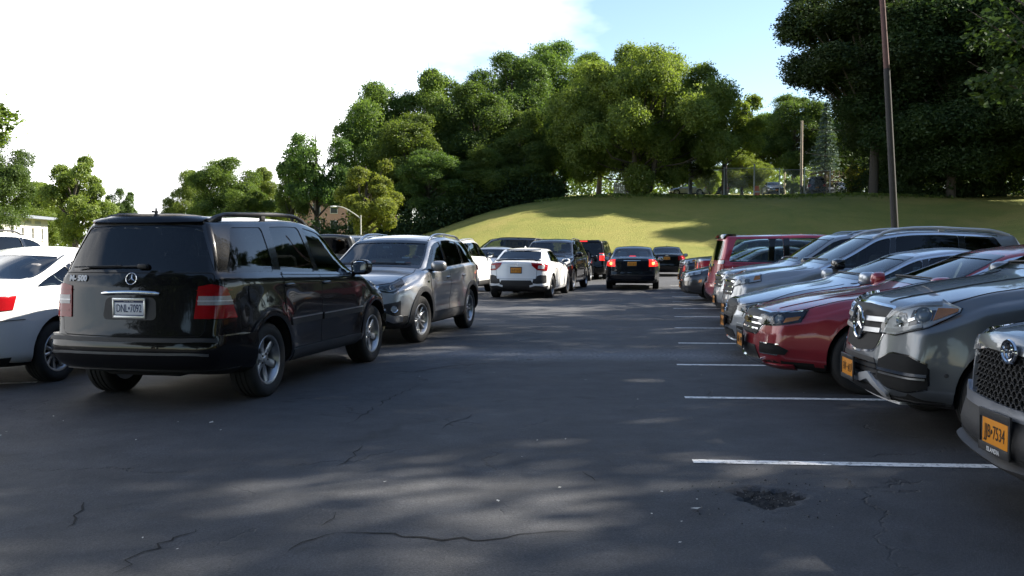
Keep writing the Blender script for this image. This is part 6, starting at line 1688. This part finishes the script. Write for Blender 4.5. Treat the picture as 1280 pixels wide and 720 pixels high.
def trees():
    A = tree_proto('broadleaf_tree', 3, 10, 16, 2.0, 30, 84, 30, .165, LEAF['mid'])
    B = tree_proto('broadleaf_tree', 8, 9, 17, 2.0, 32, 78, 30, .165, LEAF['deep'], lobe=(.22, .36))
    D = tree_proto('broadleaf_tree', 21, 11, 15, 1.0, 34, 78, 30, .175, LEAF['mid'], lobe=(.20, .34), shape=.25)
    E = tree_proto('slender_tree', 5, 7, 12, 2.6, 18, 64, 26, .155, LEAF['mid'], lobe=(.24, .36), fill=.2, clsp=.26)
    Y1 = tree_proto('young_tree', 13, 6, 8, 1.0, 22, 78, 26, .115, LEAF['yellow'], lobe=(.20, .32), fill=.3, clsp=.24)
    MP = tree_proto('spreading_tree', 31, 20, 13.5, .2, 70, 96, 32, .165, LEAF['olive'], lobe=(.15, .25), trunk=.30, stems=5, shape=.35, fill=.55, clsp=.28, zmin=-1)
    SH = tree_proto('large_tree', 44, 14, 23, 2.6, 46, 120, 30, .20, LEAF['shade'], lobe=(.20, .32), trunk=.38, fill=.6)
    SH2 = tree_proto('large_tree', 47, 14, 22, 1.0, 48, 120, 30, .20, LEAF['shade'], lobe=(.19, .31), trunk=.36, fill=.6)
    SH3 = tree_proto('large_tree', 58, 15, 23, 9.0, 46, 110, 30, .20, LEAF['shade'], lobe=(.20, .32), trunk=.38, fill=.55)
    LO = tree_proto('large_tree', 52, 14, 22, 3.0, 66, 40, 5, .28, LEAF['shade'], lobe=(.14, .21), trunk=.36, fill=.1, clsp=.34)
    BU = tree_proto('bush', 61, 3, 2.2, .1, 12, 40, 11, .13, LEAF['yellow'], lobe=(.26, .42), trunk=.04, stems=4)
    SP = spruce_proto(71)
    g = 'trees of the wood behind the grass bank'
    W = [(A, 474, 118, 98, 97, 'mid', 'leftmost tall tree of the wood behind the grass bank'),
         (B, 512, 112, 128, 90, 'mid', 'rounded mid green tree in front at the left end of the wood'),
         (D, 552, 132, 80, 100, 'mid', 'broad tree on the wood skyline left of the middle'),
         (B, 596, 118, 92, 94, 'deep', 'deep green tree in the middle of the wood'),
         (A, 640, 124, 62, 104, 'deep', 'tall deep green tree on the wood skyline beside the highest trees'),
         (D, 650, 104, 132, 92, 'mid', 'leafy tree in front in the middle of the wood with clumped bright boughs'),
         (A, 692, 112, 47, 110, 'mid', 'highest tree on the skyline of the wood'),
         (B, 748, 112, 54, 114, 'mid', 'tall tree just behind the left shoulder of the broad spreading tree'),
         (A, 806, 104, 74, 118, 'deep', 'tall tree peeping over the top of the broad spreading tree'),
         (D, 602, 98, 180, 87, 'mid', 'low bushy tree at the foot of the wood with branches down to the grass'),
         (D, 655, 84, 190, 89, 'mid', 'low bright tree at the right foot of the wood'),
         (B, 536, 92, 178, 85, 'deep', 'low dark tree at the left foot of the wood'),
         (A, 704, 92, 120, 98, 'deep', 'dark tree in the gap between the wood and the broad spreading tree')]
    for i, (p, u, w, v, Y, lf, lb) in enumerate(W): seen(p, u, w, v, Y, lb, rz=i * 1.37, group=g, leaf=lf)
    seen(E, 396, 92, 146, 86, 'slender airy tree with bare lower trunk left of the wood', rz=.6, leaf='deep')
    seen(E, 366, 50, 176, 92, 'thin small tree at the left edge of the slender airy tree', rz=2.2, leaf='mid')
    seen(Y1, 458, 100, 194, 71, 'small yellow green tree behind the curved street lamp', rz=.3)
    seen(MP, 800, 268, 62, 88.5, 'broad spreading olive green tree with many stems at the top of the bank', rz=.5, cat='tree')
    seen(E, 905, 92, 94, 96, 'loose leafy tree at the right shoulder of the broad spreading tree', rz=1.0, leaf='olive')
    seen(D, 862, 96, 132, 94, 'rounded green tree behind the right side of the broad spreading tree', rz=4.0, leaf='mid')
    gb = 'trees behind the hilltop car park'
    for i, (p, u, w, v, Y, lf, lb) in enumerate([
            (A, 952, 90, 140, 128, 'mid', 'green tree in the gap behind the chain link fence'),
            (B, 990, 92, 108, 122, 'deep', 'dark tree just left of the blue spruce'),
            (A, 1062, 110, 118, 126, 'mid', 'green tree right behind the blue spruce'),
            (D, 1110, 110, 128, 116, 'deep', 'dark tree behind the leaning wooden pole'),
            (D, 926, 80, 184, 112, 'olive', 'low leafy tree behind the tall fence posts')]):
        seen(p, u, w, v, Y, lb, rz=i * 2.1 + .4, group=gb, leaf=lf)
    seen(SP, 1030, 46, 128, 108, 'blue grey spruce with dead brown lower branches beside the black van', rz=.3)
    gd = 'big dark trees on the right of the bank'
    for i, (p, u, w, v, Y, lb) in enumerate([
            (SH3, 1090, 236, -30, 88, 'leftmost big dark tree, its crown edge against the blue sky'),
            (SH2, 1186, 250, -25, 86, 'big dark tree right of the leaning pole'),
            (SH, 1290, 270, -60, 84, 'big dark tree at the right frame edge'),
            (SH2, 1250, 230, -40, 93, 'dark tree farther back between the big dark trees'),
            (SH2, 1142, 200, -20, 94, 'dark tree behind the leaning pole closing the gap under the crowns'),
            (SH, 1215, 230, -50, 94, 'big dark tree whose crown fills the upper right of the sky')]):
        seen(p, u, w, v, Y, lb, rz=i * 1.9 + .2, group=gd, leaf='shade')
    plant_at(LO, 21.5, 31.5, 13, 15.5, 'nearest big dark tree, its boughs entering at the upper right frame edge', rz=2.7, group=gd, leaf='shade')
    # shade trees on the bank beyond the frame: their shadows lie on the car park
    gs = 'shade trees on the bank beside the car park'
    for i, (X, Y, w, h, lb) in enumerate([(21.5, 23.5, 11.5, 21, 'shade tree on the bank behind the red sedan, out of view'),
            (17.5, 14.5, 11, 19, 'shade tree on the bank behind the graphite SUV, out of view'), (25.5, 17, 13, 22, 'shade tree second row behind the graphite SUV, out of view'),
            (16, 5, 11, 18, 'shade tree on the bank level with the camera, out of view'), 
            (23, 7, 12, 21, 'shade tree second row level with the camera, out of view'), (46, 76, 15, 23, 'big dark tree whose boughs reach in at the right frame edge'), (41, 61, 13, 18, 'big tree on the bank just beyond the right frame edge, out of view'), (47, 66, 14, 18, 'big tree on the bank beyond the right frame edge, out of view'), (57, 76, 16, 22, 'big tree high on the bank beyond the right frame edge, out of view'), (50, 55, 15, 20, 'big tree on the bank far right, out of view'), (16, -5, 12, 19, 'shade tree on the bank just behind the camera, out of view'), (24, -9, 13, 21, 'shade tree second row behind the camera, out of view'), (18, -15, 12, 19, 'shade tree on the bank well behind the camera, out of view')]):
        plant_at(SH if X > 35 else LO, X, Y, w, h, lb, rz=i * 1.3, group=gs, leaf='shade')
    gk = 'trees behind the photographer'  # unseen trees that darken reflections; the last one added for that alone
    for i, (X, Y, w, h, lb) in enumerate([(13, -8, 12, 18, 'tree behind the photographer on the right'), (1, -15, 12, 17, 'tree straight behind the photographer'), (-11, -18, 13, 17, 'tree behind the photographer on the left'), (-26, -22, 12, 16, 'tree far behind on the left'), (10, -20, 13, 20, 'tall tree behind the photographer'), (-5, -38, 14, 22, 'tall tree far behind the photographer'), (24, -16, 14, 21, 'tree far behind on the right'), (-21, -14, 14, 19, 'unseen tree added behind the photographer, left of the parked cars')]):
        plant_at((A, D, B, A, D, A, D, B)[i], X, Y, w, h, lb, rz=i * 1.1, group=gk, leaf='shade')
    # left side
    plant_at(A, -22.9, 30, 12, 11.5, 'tall tree at the left frame edge whose leafy bough hangs into the sky', rz=.8, leaf='mid')
    seen(A, -8, 104, 160, 82, 'dense green tree at the left edge behind the white building', rz=1.9, leaf='deep')
    seen(Y1, 96, 96, 186, 74, 'yellow green tree standing in front of the white building end', rz=1.2, leaf='olive')
    seen(D, 46, 96, 222, 118, 'low green tree behind the roof of the white building', rz=.2, leaf='olive')
    seen(E, 152, 40, 222, 112, 'narrow tree with ragged top right of the yellow green tree', rz=2.0, leaf='deep')
    gl = 'group of trees beyond the road'
    for i, (p, u, w, v, Y, lf, lb) in enumerate([(D, 236, 66, 206, 112, 'olive', 'left tree of the group beyond the road with the traffic signal'), (A, 284, 90, 192, 106, 'mid', 'middle and tallest tree of the group beyond the road'), (D, 332, 72, 204, 110, 'olive', 'right tree of the group beyond the road'), (D, 310, 80, 232, 98, 'mid', 'low leafy tree in front of the group beyond the road')]):
        seen(p, u, w, v, Y, lb, rz=i * 1.7, group=gl, leaf=lf)
    for i, (u, w, v, Y, lf, lb) in enumerate([(1068, 42, 206, 100, 'yellow', 'yellow green bush right of the blue spruce'), (1100, 40, 212, 98, 'yellow', 'yellow green bush beside the leaning pole'), (1128, 46, 216, 96, 'shade', 'dark bush at the top of the bank right of the leaning pole'), (886, 36, 214, 102, 'olive', 'bush beside the pale hatchback on the hilltop'), (990, 22, 222, 103, 'mid', 'small bush between the parked cars on the hilltop')]):
        seen(BU, u, w, v, Y, lb, rz=i * 1.3, group='bushes at the top of the bank', cat='bush', leaf=lf)
    # undergrowth at the foot of the wood and under the big trees: one mass
    rng = np.random.default_rng(5); C = []
    for k in range(2600):
        x = rng.uniform(-19, 5); y = 82 + .5 * max(0, x + 6) + abs(rng.normal(0, 4)); C.append((x, y, hill_z(x, y) + abs(rng.normal(0, 1.1))))
    for k in range(4200):
        x = rng.uniform(35, 64); y = rng.uniform(85, 104); C.append((x, y, hill_z(x, y) + abs(rng.normal(0, 2.4))))
    C = np.array(C); N = unit(rng.normal(size=C.shape) * .5 + np.array([0, -.4, .8]))
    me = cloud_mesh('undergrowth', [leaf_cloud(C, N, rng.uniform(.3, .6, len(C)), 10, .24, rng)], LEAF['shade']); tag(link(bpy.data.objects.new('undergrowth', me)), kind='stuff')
    # the far side of the valley: one distant mass of woodland
    C = []
    for k in range(5200):
        x = rng.uniform(-150, 130); y = 205 + rng.uniform(0, 40); hh = 7 + 3.2 * math.sin(x * .09) + 2 * math.sin(x * .23 + 1) + (5 if x > -20 else 0) + (y - 205) * .06
        C.append((x, y, hill_z(x, y) + hh * rng.uniform(.02, 1.0) ** .8))
    C = np.array(C); N = unit(rng.normal(size=C.shape) * .5 + np.array([0, -.5, .7]))
    me = cloud_mesh('far_wood', [leaf_cloud(C, N, rng.uniform(.9, 1.9, len(C)), 12, .75, rng)], LEAF['mid']); tag(link(bpy.data.objects.new('far_wood', me)), kind='stuff')
    # rough grass along the crest and the foot of the bank
    C = []
    for k in range(2600):
        x = rng.uniform(2, 40); y = 86.5 + rng.normal(0, 1.3); C.append((x, y, hill_z(x, y)))
    C = np.array(C); n = len(C); h = rng.uniform(.08, .24, n); a = rng.uniform(0, 6.28, n); w = .05
    V = np.stack([C + np.stack([np.cos(a) * w, np.sin(a) * w, 0 * a], 1), C - np.stack([np.cos(a) * w, np.sin(a) * w, 0 * a], 1), C + np.stack([rng.normal(0, .08, n), rng.normal(0, .08, n), h], 1), C + np.stack([rng.normal(0, .1, n), rng.normal(0, .08, n), h * .9], 1)], 1).reshape(-1, 3)
    me = cloud_mesh('rough_grass', [(V, np.repeat(rng.uniform(0, 1, n), 4))], LEAF['olive']); tag(link(bpy.data.objects.new('rough_grass', me)), kind='stuff')

# ------------------------------------------------------------------ things on the skyline
def W_(u, v, Y): return Vector(((u - 640) / FPX * Y, Y, CAM_H + (HORIZON - v) / FPX * Y))
def street_things():
    M_POLE = mat('galvanised pole', (.42, .43, .43), rough=.5, metal=.3, var=.15, vscale=6)
    M_WOOD = mat('weathered pole wood', (.20, .15, .115), rough=.9, var=.4, vscale=5, bump=.5, bscale=30)
    M_WOODP = mat('pale pole wood', (.50, .42, .33), rough=.9, var=.3, vscale=5, bump=.4, bscale=30)
    M_TAR = mat('tarred pole base', (.035, .033, .034), rough=.85, var=.4, vscale=6, bump=.4, bscale=30)
    # leaning wooden pole
    t = W_(1122, 272, 36.5); b = Vector((t.x + .03, 36.5, hill_z(t.x, 36.5) - .3)); top = W_(1093.5, -40, 36.5)
    e = empty('wooden_pole', b); tag(e, 'tall leaning wooden pole, dark below and reddish above, behind the parked cars', 'pole')
    q = W_(1104, 88, 36.5); m_ = MB(); m_.tube([(0, 0, 0), (q - b) * .5, q - b], [.145, .130, .118], 14); m_.build('lower_shaft', M_TAR, e)
    m_ = MB(); m_.tube([q - b, top - b], [.112, .09], 14); m_.build('upper_shaft', mat('reddish pole wood', (.125, .070, .064), rough=.9, var=.35, vscale=5, bump=.5, bscale=30), e)
    # utility poles on the hilltop
    def pole(u, vt, Y, r, label, m, arm=None):
        b = W_(u, 300, Y); b.z = hill_z(b.x, Y) - .2; t = W_(u, vt, Y); e = empty('utility_pole', b); tag(e, label, 'pole', 'utility poles on the hilltop')
        m_ = MB(); m_.tube([(0, 0, 0), t - b], [r, r * .72], 10); m_.build('shaft', m, e)
        if arm:
            a = W_(*arm, Y) - b; s = Vector((0, 0, a.z - .3))
            m_ = MB(); m_.tube([s, s.lerp(a, .5) + Vector((0, 0, .25)), a], .05, 6); m_.build('lamp_arm', M_POLE, e)
            m_ = MB(); m_.ell(a, (.42, .18, .11), 12, 6); m_.build('lamp_head', mat('lamp head', (.75, .75, .72), rough=.4), e)
        return e
    pole(1000, 152, 102, .16, 'pale utility pole standing left of the black van', M_WOODP)
    pole(979.5, 182, 136, .15, 'distant thin utility pole with a lamp arm', M_WOODP, (967, 185))
    pole(1099, 143, 108, .17, 'weathered utility pole with a lamp head among the trees', M_WOOD, (1058, 163))
    for k, (p, q) in enumerate((((1000, 160, 102), (1099, 152, 108)), ((1000, 190, 102), (1099, 187, 108)), ((1000, 168, 102), (979.5, 190, 136)))):
        p, q = W_(*p), W_(*q); m_ = MB(); m_.tube([p.lerp(q, t) - Vector((0, 0, .7 * 4 * t * (1 - t))) for t in np.linspace(0, 1, 9)], .013, 5)
        tag(m_.build('overhead_wire', M_WELL), ('overhead wire near the pole tops above the black van', 'lower overhead wire passing the blue spruce', 'overhead wire running back to the distant pole')[k], 'wire', 'overhead wires')
    # chain link fence on the crest
    e = empty('chain_link_fence', (20, 93, hill_z(20, 93))); tag(e, 'tall chain link fence with grey posts along the hilltop', 'fence')
    P = []
    for u, vt in ((860, 212), (904, 210), (941.5, 206), (973, 211), (1004, 212), (1036, 213)):
        t = W_(u, vt, 93); b = Vector((t.x, 93, hill_z(t.x, 93) - .2)); P.append((b, t)); m_ = MB(); m_.tube([b - e.location, t - e.location], .055 if u != 941.5 else .075, 8); m_.ell(t - e.location, (.08, .08, .06), 8, 5); m_.build('post', M_POLE, e)
    for (b, t), (b2, t2) in zip(P[:-1], P[1:]):
        m_ = MB(); z = min(t.z, t2.z) - .06
        m_.tube([Vector((b.x, 93, z)) - e.location, Vector((b2.x, 93, z)) - e.location], .03, 6); m_.build('top_rail', M_POLE, e)
        m_ = MB(); n = 34; zz0 = max(b.z, b2.z) + .3
        for k in range(n):
            for s in (1, -1):
                x0 = b.x + (b2.x - b.x) * k / n; hgt = z - zz0; x1 = x0 + s * hgt * .55
                x1c = min(max(x1, b.x), b2.x); f = (x1c - x0) / (x1 - x0) if abs(x1 - x0) > 1e-6 else 1
                a, c = Vector((x0, 93, zz0)) - e.location, Vector((x1c, 93, zz0 + hgt * f)) - e.location; w = Vector((.004, 0, .002))
                m_.add([a - w, a + w, c + w, c - w], [(0, 1, 2, 3)])
        o = m_.build('wire_mesh', M_POLE, e, smooth=False, fix=False); o['kind'] = 'stuff'
    # pale board fence under the broad tree
    a = W_(768, 243, 90); e = empty('board_fence', (a.x, 90, hill_z(a.x, 90))); tag(e, 'short pale board fence in the shade below the broad spreading tree', 'fence')
    for k in range(8):
        m_ = MB(); h = 1.25 + .05 * math.sin(k * 2.1); m_.box((k * .19, 0, h / 2 - .1), (.165, .03, h + .2), bev=.006); m_.build('board', mat('grey boards', (.42, .38, .33), rough=.85, var=.3, vscale=4), e)
    m_ = MB(); m_.box((.66, .04, .85), (1.5, .05, .09)); m_.build('rail', MATS['grey boards'], e)
    # orange drum
    a = W_(945, 243, 96); e = empty('traffic_drum', (a.x, 96, hill_z(a.x, 96))); tag(e, 'small orange drum beside the fence post on the hilltop', 'drum')
    m_ = MB(); m_.lathe([(.0, .95), (.22, .95), (.26, .8), (.26, .55), (.30, .5), (.30, 0.05), (.36, .04), (.36, 0)], 16, axis='z'); m_.build('drum_body', mat('orange plastic', (.75, .16, .05), rough=.5), e)
    m_ = MB(); m_.lathe([(.305, .42), (.305, .28)], 16, axis='z'); m_.build('drum_band', mat('white band', (.7, .7, .68), rough=.4), e)
    # curved street lamps and the signal mast
    def lamp(u, vb, ua, va, Y, label, r=.07):
        b = W_(u, 300, Y); b.z = hill_z(b.x, Y) - .1; t = W_(u, vb, Y); a = W_(ua, va, Y); e = empty('street_lamp', b); tag(e, label, 'street lamp')
        m_ = MB(); m_.tube([(0, 0, 0), t - b], [r * 1.1, r * .8], 10); m_.build('pole', mat('pale lamp pole', (.46, .45, .40), rough=.5, var=.1), e)
        A = t - b - Vector((0, 0, .25)); Bq = a - b; m_ = MB(); K = []
        for q in np.linspace(0, 1, 10): K.append(Vector((A.x + (Bq.x - A.x) * q, 0, A.z + (Bq.z - A.z) * math.sin(q * math.pi / 2))))
        m_.tube(K, [r * .7] * 8 + [r * .6, r * .6], 8); m_.build('curved_arm', MATS['pale lamp pole'], e)
        m_ = MB(); m_.ell(Bq - Vector((.12 if ua < u else -.12, 0, .03)), (.24, .10, .06), 12, 6); m_.build('lamp_head', mat('lamp head', (.75, .75, .72), rough=.4), e)
    lamp(451.5, 269, 420, 258, 66, 'pale street lamp with curved arm in front of the yellow green tree', .052)
    lamp(258, 262, 246, 254, 118, 'distant street lamp with curved arm above the black SUV roof', .08)
    lamp(31, 262, 28, 250, 125, 'distant thin street lamp behind the white building roof', .08)
    b = W_(247, 300, 112); b.z = hill_z(b.x, 112); e = empty('traffic_signal', b); tag(e, 'orange traffic signal hanging from a mast arm above the black SUV roof', 'traffic light')
    t = W_(247, 259, 112) - b; a = W_(227, 258, 112) - b
    m_ = MB(); m_.tube([(0, 0, 0), t], .09, 8); m_.build('mast', M_POLE, e); m_ = MB(); m_.tube([t - Vector((0, 0, .1)), a], .05, 6); m_.build('mast_arm', M_POLE, e)
    m_ = MB(); m_.box(a - Vector((0, 0, .40)), (.55, .36, .85), bev=.05); h = m_.build('signal_housing', mat('signal housing', (.75, .24, .03), rough=.5), e)
    for k in range(3):
        m_ = MB(); m_.lathe([(0, 0), (.09, -.01), (.12, -.06), (.12, .0)], 12, axis='y', c=a + Vector((0, -.19, -.15 - .25 * k))); m_.build('signal_lens', mat('dark lens', (.06, .05, .04), rough=.3), h)
    # white building at the left edge
    A, Bc = Vector((-43.0, 62, 0)), Vector((-49.8, 101, 0)); d = (Bc - A).normalized(); n = Vector((d.y, -d.x, 0)); L = (Bc - A).length
    e = empty('white_building', A, math.atan2(d.y, d.x)); tag(e, 'long low white building with flat dark edged roof and narrow windows', 'building')
    wall = mat('white render', (.74, .73, .70), rough=.85, var=.06, vscale=1.5, bump=.1)
    H = 4.25
    nwin = 13; xs = [1.8 + k * (L - 3.6) / (nwin - 1) for k in range(nwin)]
    m_ = MB(); x0 = 0.0                                                # the wall in bays, so that every window sits in a real opening
    for k, x in enumerate(xs + [L + .4]):
        m_.box(((x0 + x - .4) / 2, .15, H / 2), (x - .4 - x0, .3, H)); x0 = x + .4
    for x in xs: m_.box((x, .16, 1.05), (.8, .28, 2.1)); m_.box((x, .16, (3.35 + H) / 2), (.8, .28, H - 3.35))
    m_.box((.15, 6.3, H / 2), (.3, 12, H)); m_.box((L - .15, 6.3, H / 2), (.3, 12, H)); m_.box((L / 2, 12.15, H / 2), (L - .6, .3, H))
    m_.build('wall', wall, e, smooth=False)
    m_ = MB(); m_.box((L / 2, 6, H + .14), (L + 1.4, 14, .28)); m_.build('roof', mat('roof edge', (.17, .19, .23), rough=.6, var=.2), e, smooth=False)
    for k in range(nwin):
        m_ = MB(); x = xs[k]
        for (cx, cz, sx, sz) in ((x - .365, 2.72, .07, 1.25), (x + .365, 2.72, .07, 1.25), (x, 3.31, .66, .07), (x, 2.135, .66, .07), (x, 2.75, .66, .04)): m_.box((cx, .12, cz), (sx, .08, sz))
        f = m_.build('window', mat('window frame', (.30, .29, .27), rough=.6), e, smooth=False)
        m_ = MB(); m_.box((x, .14, 2.72), (.68, .02, 1.2)); m_.build('pane', mat('dull pane', (.10, .11, .11), rough=.1), f, smooth=False)
        m_ = MB(); m_.box((x, -.06, 2.05), (1.0, .14, .08)); m_.build('sill', wall, f, smooth=False)
    for k in range(12):
        m_ = MB(); m_.box((1.8 + (k + .5) * (L - 3.6) / 12, -.04, H - .35), (1.7, .06, .28)); m_.build('eaves_panel', mat('eaves panel', (.36, .40, .47), rough=.6), e, smooth=False)
    # brick building glimpsed through the trees
    e = empty('brick_building', (-34, 150, 0), .12); tag(e, 'pinkish brick building glimpsed behind the slender airy tree', 'building')
    br = mat('pink brick', (.42, .25, .19), rough=.9, var=.25, vscale=6)
    m_ = MB(); m_.box((7, 4, 4.6), (17, 9, 9.2)); m_.build('wall', br, e, smooth=False)
    m_ = MB(); m_.box((7, 4, 9.4), (17.8, 9.8, .4)); m_.build('roof', mat('pale parapet', (.62, .60, .56), rough=.8), e, smooth=False)
    for r in range(3):
        for k in range(6):
            m_ = MB(); m_.box((.2 + k * 2.7, -.53, 1.9 + r * 2.8), (1.2, .10, 1.7)); f = m_.build('window', mat('pale frame', (.5, .48, .45), rough=.6), e, smooth=False)
            m_ = MB(); m_.box((.2 + k * 2.7, -.59, 1.9 + r * 2.8), (1.0, .03, 1.5)); m_.build('pane', mat('dark pane', (.05, .055, .06), rough=.1), f, smooth=False)
def bake_all():
    for c in CARS: c.finish()
    bpy.context.view_layer.update()
    dg = bpy.context.evaluated_depsgraph_get()
    for c in CARS: c.bake(dg)
ground()
all_cars()
bake_all()
trees()
street_things()
